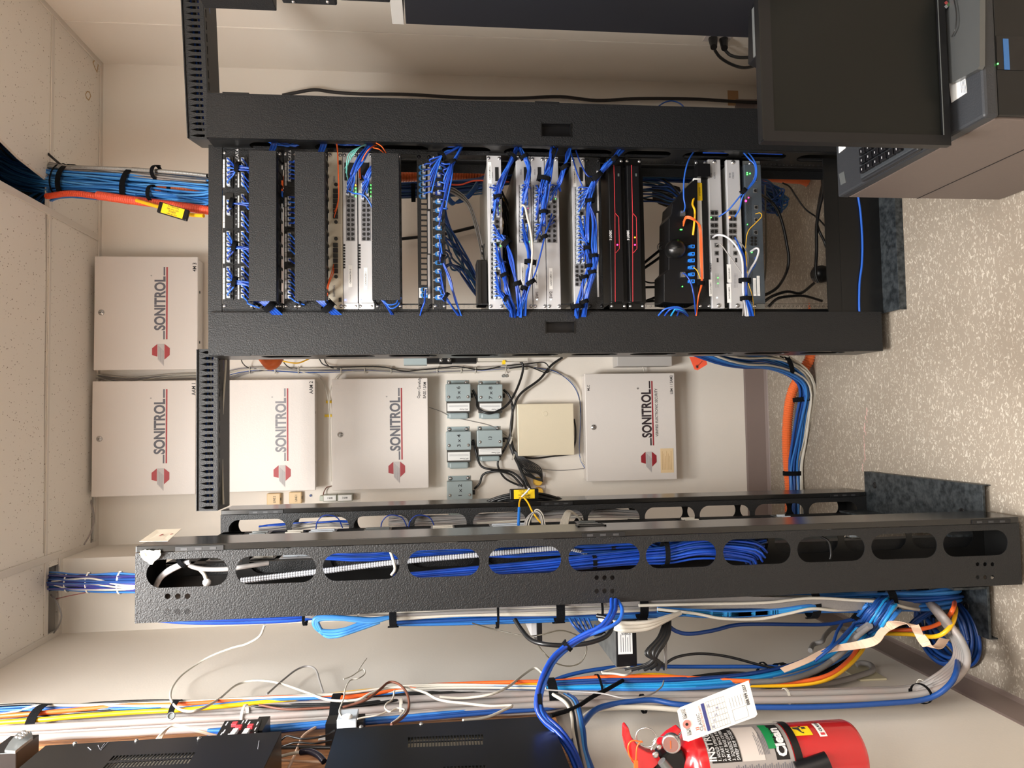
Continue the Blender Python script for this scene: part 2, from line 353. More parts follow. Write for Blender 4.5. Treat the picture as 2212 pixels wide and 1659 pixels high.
# top angles and base
G().box((.329, RY-.001, rz(480)), (.842, RY+.003, ztop)).box((.329, RY, ztop-.004), (.842, RY+.12, ztop)).build('top_beam', BLK, rk, bevel=.001)
G().box((.329, RY-.002, rz(1812)), (.842, RY+.004, rz(1783))).box((.329, RY+.09, .03), (.842, RY+.12, .1)).build('bottom_beam', BLS, rk)
G().box((.329, RY-.003, .026), (.842, RY+.003, rz(1812))).build('base_riser', BLS, rk)
g = G().box((.329, 2.19, .018), (.842, 2.276, .026)).box((.329, 2.276, .018), (.842, 2.42, .026)).box((.329, 2.19, 0), (.842, 2.196, .02)).box((.329, 2.412, 0), (.842, 2.42, .02))
g.build('base_angle', GAL, rk, bevel=.001)
# vertical cable managers
def manager(label, xa, xb, yd, zt, zb, side, hx, hz, depth=.1):
    t = thing('vertical_cable_manager', label, 'cable manager', ((xa+xb)/2, yd+.06, zb))
    hz0, hz1 = hz; hx0, hx1 = hx
    plate('door', rect(xa, xb, zb, zt), [rect(hx0, hx1, hz0, hz1)], .0025, (0, yd+.0015, 0), (1,0,0), (0,0,1), BLK, t)
    G().box((xa, yd, zb), (xa+.0025, yd+.014, zt)).box((xb-.0025, yd, zb), (xb, yd+.014, zt)).box((xa, yd+.0025, zt-.0025), (xb, yd+.014, zt)).build('door_return', BLK, t)
    g = G().box((hx0, yd+.02, hz0), (hx1, yd+.022, hz1)).box((hx0-.002, yd, hz0), (hx0, yd+.022, hz1)).box((hx1, yd, hz0), (hx1+.002, yd+.022, hz1)).box((hx0, yd, hz0-.002), (hx1, yd+.022, hz0)).box((hx0, yd, hz1), (hx1, yd+.022, hz1+.002))
    g.build('finger_pull', BLP, t)
    g = G().box((hx0-.004, yd-.002, hz1), (hx1+.004, yd, hz1+.004)).box((hx0-.004, yd-.002, hz0-.004), (hx1+.004, yd, hz0)); g.build('pull_rim', SIL if False else BLS, t)
    # slotted side walls
    for xs in (xa+.001, xb-.001):
        sl = []; z = zb+.1
        while z < zt-.16:
            sl.append(slot(yd+.028, yd+depth-.008, z, z+.15)); z += .192
        plate('slotted_side', rect(yd+.015, yd+depth+.05, zb, zt), sl, .002, (xs, 0, 0), (0,1,0), (0,0,1), BLS, t)
    G().box((xa, yd+depth+.052, zb), (xb, yd+depth+.056, zt)).build('back_panel', BLD, t)
    for z in (zt-.12, (zt+zb)/2, zb+.1): G().box((xb-.004 if side < 0 else xa-.002, yd-.001, z), (xb+.003 if side < 0 else xa+.005, yd+.003, z+.075)).build('hinge', BLD, t)
    return t
ml = P(450, 768, 2.262).x; mr_ = P(450, 675, 2.262).x
h0, h1 = P(1180, 718, 2.262), P(1240, 696, 2.262)
manager('black vertical cable manager door on the left side of the middle rack', ml, mr_, 2.262, P(450,700,2.262).z, P(1905,700,2.262).z, 1, (h0.x, h1.x), (h1.z, h0.z))
ml2 = P(450, 297, 2.2).x; mr2 = P(450, 200, 2.2).x
h0, h1 = P(1171, 293, 2.2), P(1232, 269, 2.2)
manager('black vertical cable manager door on the right side of the middle rack, behind the monitor', ml2, mr2, 2.2, P(446,240,2.2).z, .06, -1, (h0.x, h1.x), (h1.z, h0.z))
# ------------------------------------------------------------------ cable raceway (overhead, with fingered slots)
def raceway(label, A, B, n, hgt=.058, dep=.13, first=0):
    A, B = V(A), V(B); d = (B-A); Ln = d.length; ux = d.normalized(); nz = V((0,0,1)); bk = V((-ux.y, ux.x, 0))
    t = thing('overhead_cable_raceway', label, 'cable raceway', (A+B)/2)
    hs = []
    for i in range(n):
        x = Ln*(i+.5)/n; w_ = Ln/n*.22
        hs.append([(x-w_, .012), (x+w_, .012), (x+w_*1.05, .034), (x+w_*.3, .045), (x, .052), (x-w_*.3, .045), (x-w_*1.05, .034)])
    plate('slotted_front', rect(0, Ln, 0, hgt), hs, .003, A, ux, nz, BLK, t)
    plate('back_wall', rect(0, Ln, 0, hgt), [rect(Ln*(i+.5)/n-Ln/n*.2, Ln*(i+.5)/n+Ln/n*.2, .033, .05) for i in range(0, n)], .003, A+bk*dep, ux, nz, BLK, t)  # openings added so bright wall shows inside the front slots
    g = G().prism([(0,0),(Ln,0),(Ln,dep+.012),(0,dep+.012)], A+nz*hgt-bk*.008, ux, bk, .003)  # lip widened into an added full cover that keeps the slots dark
    g.build('added_top_cover', BLK, t)
    hb = []
    for i in range(n//2): x = Ln*(i+.5)/(n//2); hb.append(rect(x-.012, x+.012, .012, .02))
    plate('bottom_tray', rect(0, Ln, 0, dep), hb, .003, A, ux, bk, BLK, t)
    for e_, p in (('end_cap', A), ('end_cap', B)): G().prism([(0,0),(dep,0),(dep,hgt),(0,hgt)], p-ux*.0015, bk, nz, .003).build(e_, BLS, t)
    return t
zl = P(470, 760, 2.365).z
raceway('slotted black overhead raceway bridging the middle rack and the left rack', (-.262, 2.368, zl), (P(440,755,2.365).x, 2.366, zl), 27)
zl2 = P(452, 297, 2.262).z
raceway('slotted black overhead raceway running from the middle rack to the right picture edge', (P(446, 300, 2.262).x, 2.262, zl2), (1.3, 2.19, zl2), 26)
bundle('patch_cable', 'cable', [(-.25, 2.42, zl+.02), (0, 2.43, zl+.024), (.22, 2.42, zl+.02)], 8, .03, .012, .0032, BLUE+[WHC], '{c} cable lying inside the left overhead raceway', 'cables inside the left raceway', seed=3)
bundle('patch_cable', 'cable', [(.9, 2.31, zl2+.02), (1.1, 2.3, zl2+.024), (1.28, 2.25, zl2+.02)], 7, .03, .012, .0032, BLUE+[WHC], '{c} cable lying inside the right overhead raceway', 'cables inside the right raceway', seed=4)
# ------------------------------------------------------------------ rack units
FY = RY-.002
def ears(t, z0, z1, m=None, xs=(.352, .817), all4=True):
    dz = min(.0065, (z1-z0)*.2)
    for x in xs:
        for z in ((z0+dz, z1-dz) if all4 else (z1-dz,)): screw(t, x, FY-.0028, z, m=m)
def unit(name, label, cat, pa, pb, m, chas=None, th=.003, x0=X0, x1=X1, cd=.28, scr=True, mscr=None, cin=.012):
    z1, z0 = rz(pa), rz(pb); t = thing(name, label, cat, (XC, RY+.05, z0))
    if m: G().box((x0, FY-.0025, z0+.0006), (x1, FY+th, z1-.0006)).build('faceplate', m, t, bevel=.0012)
    if chas: G().box((X0+cin+.012, FY+th, z0+.001), (X1-cin-.012, FY+cd, z1-.001)).build('chassis', chas, t)
    if scr: ears(t, z0, z1, mscr)
    return t, z0, z1
def port_block(t, pys, pxs, m, yy=None, flip=False, sz=(.0092, .0085)):
    """one block of raised dark jack faces, opening shade put into their colour; pys left-right, pxs rows"""
    yy = yy if yy is not None else FY-.0025; g = G()
    for r_, px in enumerate(pxs):
        for py in pys:
            c = P(px, py, yy); w_, h_ = sz; s = -1 if (flip or r_ % 2) else 1
            poly = [(-w_/2, -h_/2*s), (w_/2, -h_/2*s), (w_/2, h_*.22*s), (w_*.28, h_*.22*s), (w_*.28, h_*.5*s), (-w_*.28, h_*.5*s), (-w_*.28, h_*.22*s), (-w_/2, h_*.22*s)]
            if s < 0: poly = poly[::-1]
            g.prism(poly, (c.x, yy, c.z), (1,0,0), (0,0,1), .0012)
    return g.build('port_block', m, t)
def lin_(a, b, n): return [a+(b-a)*i/(n-1) for i in range(n)] if n > 1 else [a]
CORD_N = [0]
ORD = ['first','second','third','fourth','fifth','sixth','seventh','eighth','ninth','tenth','eleventh','twelfth','13th','14th','15th','16th','17th','18th','19th','20th','21st','22nd','23rd','24th']
COUNT = {}
def cord(port, via, mat_, label, group, r=.0024, plug=PLUG, jd=.003, py0=None, y0=None, cat='cable', name='patch_cable', hang=.03):
    """patch cord: port=(px,py), via = list of (px,py,Y)"""
    y0 = y0 if y0 is not None else FY-.004
    p = P(port[0], port[1], y0); q = P(*via[0]); d = (q-p); side = V((d.x, 0, d.z)).normalized() if d.length > 1e-4 else V((0,0,-1))
    pts = [p+V((0,-.012,0)), p+V((0,-hang,0))+side*.004, p+V((0,-hang-.006,0))+side*min(.03, d.length*.4)]
    for v in via: pts.append(jit(P(*v), jd))
    if group:
        COUNT.setdefault(group, []); n_ = sum(1 for q_ in COUNT[group] if q_[0] == port[0]); rows = sorted({q_[0] for q_ in COUNT[group]} | {port[0]}); COUNT[group].append(port)
        label = label + (', %s from the right' % ORD[n_]) + (', lower row' if port[0] > min(q_[0] for q_ in COUNT[group])+4 else '')
    o = G().tube(pts, r, 6, 0, 5).build(name, mat_, label=label, cat=cat, group=group)
    if plug: G().box((p.x-.0052, p.y-.016, p.z-.0045), (p.x+.0052, p.y+.004, p.z+.0045)).build('plug', plug, o)
    return o
def sticker(t, s, pa, pya, pb, pyb, size, yy=None, m=None, ink=INK, rot=True, sx=.9):
    yy = yy if yy is not None else FY-.0031
    a, b_ = P(pa, pya, yy), P(pb, pyb, yy); x0, x1 = sorted((a.x, b_.x)); z0, z1 = sorted((a.z, b_.z))
    o = G().box((x0, yy-.0002, z0), (x1, yy+.0008, z1)).build('label_sticker', m or WHT, t)
    if s: text(s, size, ((x0+x1)/2, yy-.0005, (z0+z1)/2-size*.34), ink, o, align='CENTER', sx=sx)
    return o
NUM = lambda t, s, px, py, size, m=WPR, align='CENTER': text(s, size, P(px, py, FY-.0032)-V((0,0,size*.34)), m, t, align=align)
def led(t, px, py, m, r=.0016, yy=None):
    yy = yy if yy is not None else FY-.003; c = P(px, py, yy); return G().cyl(c, c+V((0,-.0012,0)), r, n=8).build('indicator_light', m, t)
LG = mat('green light', (60, 255, 70), emit=5); LR = mat('magenta red light', (255, 30, 90), emit=7); LO = mat('amber light', (255, 150, 30), emit=5); LB = mat('blue light', (70, 100, 255), emit=6); LW_ = mat('white light', (240, 250, 255), emit=2); LOR = mat('orange red light', (255, 84, 40), emit=5)
CATF = [[345, 402], [423, 489], [503, 566], [579, 643]]
# 1. two-row patch panel at the top
t, z0, z1 = unit('patch_bay', 'black two-row patch panel at the very top of the middle rack', 'patch panel', 481, 549, BLK)
NUM(t, 'CAT.6', 512, 333, .012)
for gi, (ya, yb) in enumerate(CATF):
    for row, (lp, jp) in enumerate(((485, 496), (517, 527))):
        a, b_ = P(lp-2.6, ya, FY), P(lp+2.6, yb+4, FY)
        g = G(); n = 6
        for i in range(n):
            xa = b_.x+(a.x-b_.x)*i/n; xb = b_.x+(a.x-b_.x)*(i+1)/n; g.box((xa+.0006, FY-.0035, b_.z), (xb-.0006, FY-.002, a.z))
        g.build('label_strip', WHT, t)
        ys = lin_(ya+3, yb-2, 6)
        a, b_ = P(jp-9, ya-5, FY), P(jp+9, yb+5, FY); m_ = G().box((b_.x, FY-.007, b_.z), (a.x, FY-.002, a.z)).build('jack_module', BLS, t)
        port_block(m_, ys, [jp+2], JACK, FY-.0072)
        st = {0: (513, 361), 1: (501, 439), 2: (507, 532), 3: (507, 609)}[gi]
        for j, y in enumerate(ys):
            if row == 0:
                if gi == 1 and j in (0, 4, 5): continue
                cord((jp, y), [(st[0], st[1]+random.uniform(-3,3), 2.215), (538, st[1]+4+random.uniform(-4,4), 2.21), (562, st[1]+14, 2.225)], BLUE[(j+gi)%3], "blue cord, top patch panel upper row", 'upper row cords of the top patch panel')
            else:
                if (gi, j) in ((0, 2), (1, 2)): continue
                cord((jp, y), [(538, y+14, 2.215), (560, y+26, 2.23)], BLUE[(j+gi)%3], "blue cord, top patch panel lower row", 'lower row cords of the top patch panel')
        if row == 0:
            p = P(st[0], st[1], 2.215); strap(p, (-.25, 0, -1), .013, .011, .012, 'velcro wrap on the %s cluster of blue cords at the top patch panel' % ['rightmost', 'second from right', 'third from right', 'leftmost'][gi])
    for i, y in enumerate(lin_(yb-4, ya+4, 6)): NUM(t, str((3-gi)*6+i+1), 510, y, .0048)
# 2. ducts with covers
def duct(label, pa, pb, ya, yb, zback0, zback1, yd=2.165, strands=True):
    a, b_ = P(pa, yb, yd), P(pb, ya, yd); za, zb = a.z, P(pb, 480, yd).z; x0, x1 = P(pa+30, yb, yd).x, P(pa+30, ya, yd).x
    t = thing('horizontal_cable_duct', label, 'cable duct', ((x0+x1)/2, RY, zb))
    G().box((x0, yd, zb), (x1, yd+.0025, za)).box((x0, yd+.0025, za-.0025), (x1, yd+.03, za)).box((x0, yd+.0025, zb), (x1, yd+.03, zb+.0025)).build('snap_cover', BLK, t, bevel=.002)
    zb0, zb1 = rz(zback1), rz(zback0)
    G().box((X0, FY-.002, zb0), (X1, FY+.002, zb1)).build('back_plate', BLK, t, bevel=.001); ears(t, zb0, zb1, all4=True)
    n = 12
    for z in (za-.005, zb+.004):
        g = G().box((x0+.002, yd+.028, z-.0015), (x1-.002, yd+.034, z+.0015))
        for i in range(n+1): x = x0+.004+(x1-x0-.008)*i/n; g.box((x-.004, yd+.034, z-.0015), (x+.004, FY-.002, z+.0015))
        g.build('duct_fingers', BLP, t)
    return t
duct('uppermost black horizontal cable duct cover on the middle rack', 537, 597, 324.5, 650.5, 552, 604.2)
# thin fibre tray
t, z0, z1 = unit('fibre_tray', 'thin black tray with a white, orange and blue edge strip between the two upper ducts', 'tray', 604, 612.5, BLS, scr=False)
for ya, yb, m in ((355, 366, WHT), (390, 413, ORC), (413, 427, BLUE[2]), (440, 480, LSG), (482, 655, mat('pale pink strip', (214, 196, 186), .5))):
    a, b_ = P(608, ya, FY-.003), P(611.5, yb, FY-.003); G().box((b_.x, FY-.0045, b_.z), (a.x, FY-.002, a.z)).build('edge_strip', m, t)
ears(t, z0, z1, all4=False)
t, z0, z1 = unit('patch_bay', 'black patch panel half hidden above the second duct cover', 'patch panel', 613, 643, BLK)
NUM(t, 'CAT.6', 626, 336, .012)
for gi, (ya, yb) in enumerate([[352, 402], [427, 490], [505, 566], [582, 646]]):
    a, b_ = P(615.5, ya, FY), P(620, yb, FY); g = G(); n = 6
    for i in range(n): xa = b_.x+(a.x-b_.x)*i/n; xb = b_.x+(a.x-b_.x)*(i+1)/n; g.box((xa+.0006, FY-.0035, b_.z), (xb-.0006, FY-.002, a.z))
    g.build('label_strip', LSG, t)
    ys = lin_(ya+4, yb-3, 6); a, b_ = P(622, ya-4, FY), P(641, yb+4, FY); m_ = G().box((b_.x, FY-.007, b_.z), (a.x, FY-.002, a.z)).build('jack_module', BLS, t); port_block(m_, ys, [632], JACK, FY-.0072)
    for j, y in enumerate(ys):
        if (gi, j) in ((0, 5), (2, 4)): continue
        cord((627, y), [(638, y+(8 if gi > 1 else -6), 2.225), (660, y+(16 if gi > 1 else -10), 2.235)], BLUE[(j+gi)%3], "short blue cord of the second patch panel", 'cords of the second patch panel')
duct('second black horizontal cable duct cover on the middle rack', 637, 702, 327, 649.5, 643.5, 709)
# blue tails of the two ducts
for (pa, ya, pb, yb, pc, yc, lab) in ((558, 640, 581, 661, 600, 680, 'upper'), (686, 640, 708, 662, 728, 680, 'second')):
    for i in range(9):
        o_ = (i-4)*3.2
        cable('patch_cable', 'blue patch cord in the bundle leaving the left end of the %s duct' % lab, 'cable', [P(pa+o_, ya, 2.23), P(pb+o_*.7, yb, 2.235), P(pc+o_*.8, yc, 2.265)], .0024, BLUE[i%3], 'cords leaving the %s duct' % lab, 6)
    strap(P(pb, yb, 2.235), P(pc, yc, 2.265)-P(pa, ya, 2.23), .018, .013, .02, 'wide velcro wrap on the blue bundle leaving the left end of the %s duct' % lab)
for (px, lab) in ((588, 'upper'), (695, 'second')):
    for i in range(6):
        cable('patch_cable', 'blue patch cord in the bundle entering the right end of the %s duct' % lab, 'cable', [P(px+i*2.5, 303, 2.26), P(px-2+i*2.2, 315, 2.235), P(px-8+i*2, 332, 2.225)], .0024, BLUE[i%3], 'cords entering the %s duct from the right' % lab, 6)
# 3. beige fibre panel
t, z0, z1 = unit('fibre_patch_panel', 'beige fibre patch panel lettered ENGINEERING and SHIPPING', 'fibre panel', 709, 741, FBE, FBE)
c = P(722, 402, FY-.0032); text('ENGINEERING', .0088, (P(722, 412, FY).x-.0, FY-.0032, c.z-.003), GRYINK, t, sx=.8)
text('SHIPPING', .0095, (P(722, 642, FY).x, FY-.0032, P(722, 640, FY).z-.003), GRYINK, t, sx=.9)
for (ya, yb) in ((395, 484), (512, 602)):
    a, b_ = P(716, ya, FY), P(737, yb, FY); fr = G()
    fr.box((b_.x, FY-.0042, b_.z), (a.x, FY-.0025, a.z)); q = fr.build('adapter_plate', mat('beige adapter plate', (186, 178, 160), .5), t)
    for y in (ya+4, yb-4): c = P(726, y, FY-.005); G().cyl(c, c+V((0,-.004,0)), .0055).build('thumbscrew', BLP, q)
    for i, y in enumerate(lin_(ya+18, yb-16, 6)):
        c = P(725, y, FY-.005); G().box((c.x-.006, FY-.012, c.z-.007), (c.x+.006, FY-.004, c.z+.007)).build('fibre_adapter', [BLP, INK][i % 2], q)
for y in (352, 648): c = P(735, y, FY); G().box((c.x-.006, FY-.006, c.z-.004), (c.x+.006, FY-.002, c.z+.004)).build('latch', BLP, t)
for pts in ([(726, 310), (729, 330), (731, 400), (731, 430), (725, 452), (722, 457)], [(728, 308), (730, 335), (732, 410), (730, 440), (723, 465), (722, 470)]):
    cable('fibre_cable', 'orange fibre cord hanging across the ENGINEERING half of the beige panel', 'cable', [P(a, b_, 2.24-.02*math.sin(i)) for i, (a, b_) in enumerate(pts)], .0015, ORC, 'orange cords over the beige panel right half', 6)
for d in (0, 4): cable('fibre_cable', 'orange fibre cord leaving the SHIPPING half of the beige panel', 'cable', [P(721, 571+d*2, 2.262), P(716+d, 590, 2.24), P(709+d*.5, 612, 2.235), P(703+d, 640, 2.25)], .0015, ORC, 'orange cords at the beige panel left half', 6)
# 4. two grey access switches
def switch(label, pa, pb, tag, tp, lefttag=None, port_y=(403, 522), cols=12, jp=None, ear=True, chas=SWD, cd=.3, tagsz=.0068, brand=None):
    t, z0, z1 = unit('network_switch', label, 'network switch', pa, pb, SWG, chas, cd=cd, mscr=STEEL)
    h = pb-pa; jp = jp or (pa+h*.36, pa+h*.66)
    ys = lin_(port_y[0], port_y[1], cols)
    for s in range(0, cols, 6):
        yy = ys[s:s+6]; a, b_ = P(jp[0]-5.2, yy[0]-5, FY), P(jp[1]+5.2, yy[-1]+5, FY); q = G().box((b_.x, FY-.004, b_.z), (a.x, FY-.0025, a.z)).build('port_surround', mat('port surround grey', (120, 120, 124), .4), t)
        port_block(q, yy, jp, JACK, FY-.0042)
    if tag: sticker(t, tag, tp[0]-4.2, tp[1], tp[0]+4.2, tp[2], tagsz)
    return t, jp, ys
s1, jp1, ys1 = switch('grey access switch labelled CAONVACS01-2, right under the beige panel', 741, 773, 'CAONVACS01-2', (757, 573, 620), port_y=(403, 516))
s2, jp2, ys2 = switch('grey access switch labelled CAONVACS01-1, above the third duct cover', 774, 807, 'CAONVACS01-1', (790, 578, 626), port_y=(403, 516))
for t, dx in ((s1, 0), (s2, 33)):
    for a_, ys_ in ((343, 392),): 
        pa, pb = P(744+dx, 352, FY), P(765+dx, 391, FY); G().box((pb.x, FY-.004, pb.z), (pa.x, FY-.002, pa.z)).build('uplink_module', BLD, t)
    g = G()
    for y in lin_(530, 578, 9): c = P(744+dx, y, FY); g.box((c.x-.003, FY-.0032, c.z-.003), (c.x+.003, FY-.002, c.z+.003))
    g.build('vent_slots', JACK, t)
    for y, m in ((400, LO if dx == 0 else LG), (407, LG), (415, LG), (424, LG), (648, LB)): led(t, (768 if y < 500 else 746)+dx, y, m)
BR = G
for t, px in ((s1, 764), (s2, 798)):
    a, b_ = P(px-19, 655, FY-.004), P(px+11, 667, FY-.004)
    G().box((b_.x, FY-.0055, b_.z), (a.x, FY-.002, a.z)).build('mounting_bracket', mat('pale bracket', (206, 210, 214), .35, .4), t, bevel=.001)
for i in range(4):
    cable('fibre_cable', 'aqua fibre cord fanning from the right manager to the uplinks of the grey switches', 'cable', [P(797+i, 309, 2.24), P(775-i*6, 320+i*3, 2.2), P(757-i*3, 345+i*6, 2.21), P(743+i*3, 366+i*8, 2.25)], .0013, TEAL, 'aqua uplink fibres', 6)
for i, e_ in enumerate(((776, 384), (779, 386))):
    cable('fibre_cable', 'orange fibre cord dropping to the uplink of the switch above the third duct', 'cable', [P(812+4*i, 313, 2.24), P(800, 320, 2.2), P(788, 335, 2.2), P(777+i, 362, 2.22), P(*e_, 2.255)], .0016, ORC, 'orange uplink fibres', 6)
for i in range(2): cable('fibre_cable', 'orange fibre cord arching over the right end of the third duct cover', 'cable', [P(806+i*7, 319-i*10, 2.21), P(820+i*5, 323-i*6, 2.19), P(832+i*4, 334, 2.2)], .0016, ORC, 'orange fibres above the third duct', 6)
for i in range(6):
    cord((752+(i%2)*10, 403+(i//2)*9), [(758+i*2, 375, 2.215), (768+i*3, 352, 2.21), (782+i*3, 330, 2.22), (800+i*2, 308, 2.25)], BLUE[i%3], "blue cord on switch CAONVACS01-2", 'cords of switch CAONVACS01-2')
for i in range(7):
    cord((784+(i%2)*10, 403+(i//2)*9), [(786+i*2, 385, 2.21), (796+i*2, 365, 2.2), (812, 352+i*3, 2.21)], BLUE[i%3], "blue cord on switch CAONVACS01-1", 'cords of switch CAONVACS01-1')
cord((751, 417), [(768, 417, 2.22), (786, 424, 2.21), (800, 440, 2.215), (808, 460, 2.23)], BLUE[2], 'single blue cord arching across both grey switches to the third duct', None)
duct('third black horizontal cable duct cover on the middle rack, below the grey switches', 804, 863, 330, 648, 810, 868)
for i in range(2): cable('patch_cable', 'blue cord drooping from the left end of the third duct', 'cable', [P(822+i*3, 645, 2.225), P(834+i*2, 660, 2.23), P(846+i*4, 680, 2.265)], .0024, BLUE[i], 'cords leaving the third duct', 6)
for i in range(2): cable('patch_cable', 'blue cord looping below the left end of the third duct cover', 'cable', [P(828+i*3, 650, 2.225), P(840+i*4, 658+i*8, 2.22), P(856+i*4, 655+i*4, 2.22), P(860+i*6, 643, 2.225)], .0022, BLUE[2], 'looped cords under the third duct', 6)
# 5. window patch panel
z1, z0 = rz(902), rz(933); t = thing('patch_bay', 'black patch panel with a row of empty see-through windows', 'patch panel', (XC, RY, z0))
xs = [P(915, y, FY).x for y in lin_(360, 424, 6)]; win = []
ws = lin_(435, 611, 16)
for y in ws:
    c = P(916, y, FY); win.append(rect(c.x-.0062, c.x+.0062, c.z-.0085, c.z+.0085))
plate('faceplate', rect(X0, X1, z0, z1), win, .004, (0, FY, 0), (1,0,0), (0,0,1), BLK, t)
for ya, yb in ((362, 452), (457, 548), (551, 645)):
    a, b_ = P(923.5, ya, FY), P(929.5, yb, FY); G().box((b_.x, FY-.005, b_.z), (a.x, FY-.002, a.z)).build('label_strip', LSG, t)
ears(t, z0, z1, BLP)
JB = mat('blue keystone jack', (44, 120, 190), .4)
def jack(t, px, py, m=None):
    c = P(px, py, FY-.004); q = G().box((c.x-.0068, FY-.006, c.z-.009), (c.x+.0068, FY-.001, c.z+.009)).box((c.x-.004, FY-.0062, c.z+.009), (c.x+.004, FY-.001, c.z+.012)).build('keystone_jack', m or JB, t)
    G().box((c.x-.005, FY-.0066, c.z-.004), (c.x+.005, FY-.0055, c.z+.005)).build('jack_opening', JACK, q)
for i, y in enumerate(lin_(362, 424, 6)):
    jack(t, 913, y); cord((916, y), [(930+i*.6, y-16, 2.21), (955, 337, 2.21), (985, 321, 2.225), (1002, 310, 2.25)], BLUE[i%3], "blue cord rising from the window panel", 'cords of the window panel')
for y in (626, 638): jack(t, 917, y)
sticker(t, '', 905, 622, 911, 643, .004)
for y in (628, 634): cord((920, y), [(916, 652, 2.23), (911, 664, 2.24), (908, 680, 2.262)], BLUE[0], "blue cord dropping from the window panel", 'left cords of the window panel')
strap(P(955, 337, 2.21), P(985, 321, 2.22)-P(940, 350, 2.2), .013, .011, .011, 'velcro wrap on the blue cords above the window patch panel')
# 6. numbered panel
t, z0, z1 = unit('patch_bay', 'black patch panel with blue jacks numbered 1 to 16', 'patch panel', 934, 962.5, BLK)
ny = lin_(361, 643, 16)
for i, y in enumerate(ny):
    jack(t, 948, y, BLUE[1] if 0 < i < 4 else JB); NUM(t, str(16-i), 937.5, y, .0085)
for i in (0, 1, 2, 3, 4, 5): cord((948, ny[i]), [(955+i*1.5, ny[i]-10, 2.21), (966+i*1.5, ny[i]*.35+350*.65, 2.205), (978, 350, 2.21), (990, 330, 2.22), (1001, 312, 2.25)], BLUE[i%3], "blue cord rising from the numbered panel", 'rising cords of the numbered panel')
for i in (6, 7): cord((948, ny[i]), [(953, ny[i]-30, 2.21), (958, 430, 2.205), (972, 375, 2.205), (980, 350, 2.21), (1001, 313, 2.25)], BLUE[i%3], "long blue cord rising along the numbered panel", 'long rising cords of the numbered panel')
for i in (8, 9, 10): cord((948, ny[i]), [(952, ny[i]+18, 2.21), (955, 560, 2.21), (972, 605, 2.215), (983, 645, 2.23), (996, 680, 2.262)], BLUE[i%3], "blue cord falling from the numbered panel's middle", 'falling cords of the numbered panel')
for i in (12, 13, 14, 15): cord((948, ny[i]), [(955, ny[i]+10 if i < 15 else 643, 2.215), (963, 641, 2.21), (976, 662, 2.23), (990, 682, 2.262)], BLUE[i%3], "blue cord, numbered panel's left end", 'leftmost cords of the numbered panel')
for (px, py, d_, lab) in ((978, 350, (.6,0,.4), 'topmost'), (956, 560, (-.2,0,-1), 'middle'), (963, 641, (-.5,0,-.8), 'lowest')): strap(P(px, py, 2.21), d_, .011, .01, .009, 'small velcro wrap, %s of three on the cords of the numbered panel' % lab)
# 7. small black box on the left of the gap
a, b_ = P(1031, 658, RY+.02), P(1052, 561, RY+.02)
t = thing('power_adapter_box', 'black box hanging behind the left part of the open gap, above the tallest grey switch', 'box', ((a.x+b_.x)/2, RY+.03, b_.z))
G().box((a.x, RY+.02, b_.z), (b_.x, RY+.09, a.z)).build('body', BLP, t, bevel=.003); G().box((a.x+.002, RY+.012, a.z-.012), (b_.x-.002, RY+.02, a.z-.003)).build('rim', BLS, t)
cable('power_cable', 'thin black cord rising from the black box in the open gap', 'cable', [P(1046, 562, RY+.04), P(1044, 540, RY+.05), P(1046, 527, RY+.05)], .002, BKC)
# 8. big switches
def fan(ports, via, lab, grp, jd=.006, tail=None, r=.0023):
    for i, p in enumerate(ports):
        cord(p, via, BLUE[i%3], lab, grp, jd=jd, r=r)
def vstrap(px, py, Y, ra, rb, d, lab, wd=.011): strap(P(px, py, Y), d, ra, rb, wd, 'velcro wrap '+lab)
CT = mat('chassis top grey', (148, 146, 140), .42, .3)
tA, jA, yA = switch('tall grey 48-port switch labelled CAONVAMS02-2, uppermost of the large switches', 1053, 1085, 'CAONVAMS02-2', (1058, 350, 396), port_y=(405, 521), cols=12, jp=(1064, 1075), chas=CT, cd=.36)
ysA2 = lin_(529, 642, 12)
for s in (0, 6):
    yy = ysA2[s:s+6]; a, b_ = P(1059, yy[0]-5, FY), P(1080, yy[-1]+5, FY); q = G().box((b_.x, FY-.004, b_.z), (a.x, FY-.0025, a.z)).build('port_surround', mat('port surround grey', (120, 120, 124), .4), tA); port_block(q, yy, (1064, 1075), JACK, FY-.0042)
tB, jB, yB = switch('grey switch labelled CAONVAMS02-1, first of three stacked switches in the middle', 1116, 1148, 'CAONVAMS02-1', (1129, 568, 615), port_y=(405, 520), jp=(1125, 1137), chas=CT, cd=.36)
tC, jC, yC = switch('grey switch marked SW1 by hand, middle of three stacked switches', 1148.5, 1178, 'CAONVAMS01-1', (1159, 578, 623), port_y=(405, 520), jp=(1155, 1167), chas=CT, cd=.36)
tD, jD, yD = switch('grey switch marked SW2 by hand, lowest of three stacked switches', 1178.5, 1208.5, 'CAONVAMS01-2', (1190, 579, 625), port_y=(405, 520), jp=(1186, 1198), chas=CT, cd=.36)
tE, jE, yE = switch('grey 48-port switch labelled CAONVAMS02-3, just above the panel with red striped units', 1236, 1266, 'CAONVAMS02-3', (1241, 358, 403), port_y=(410, 522), jp=(1246, 1257), chas=CT, cd=.36)
ysE2 = lin_(530, 614, 10)
for s in (0, 5):
    yy = ysE2[s:s+5]; a, b_ = P(1241, yy[0]-5, FY), P(1262, yy[-1]+5, FY); q = G().box((b_.x, FY-.004, b_.z), (a.x, FY-.0025, a.z)).build('port_surround', mat('port surround grey', (120, 120, 124), .4), tE); port_block(q, yy, (1246, 1257), JACK, FY-.0042)
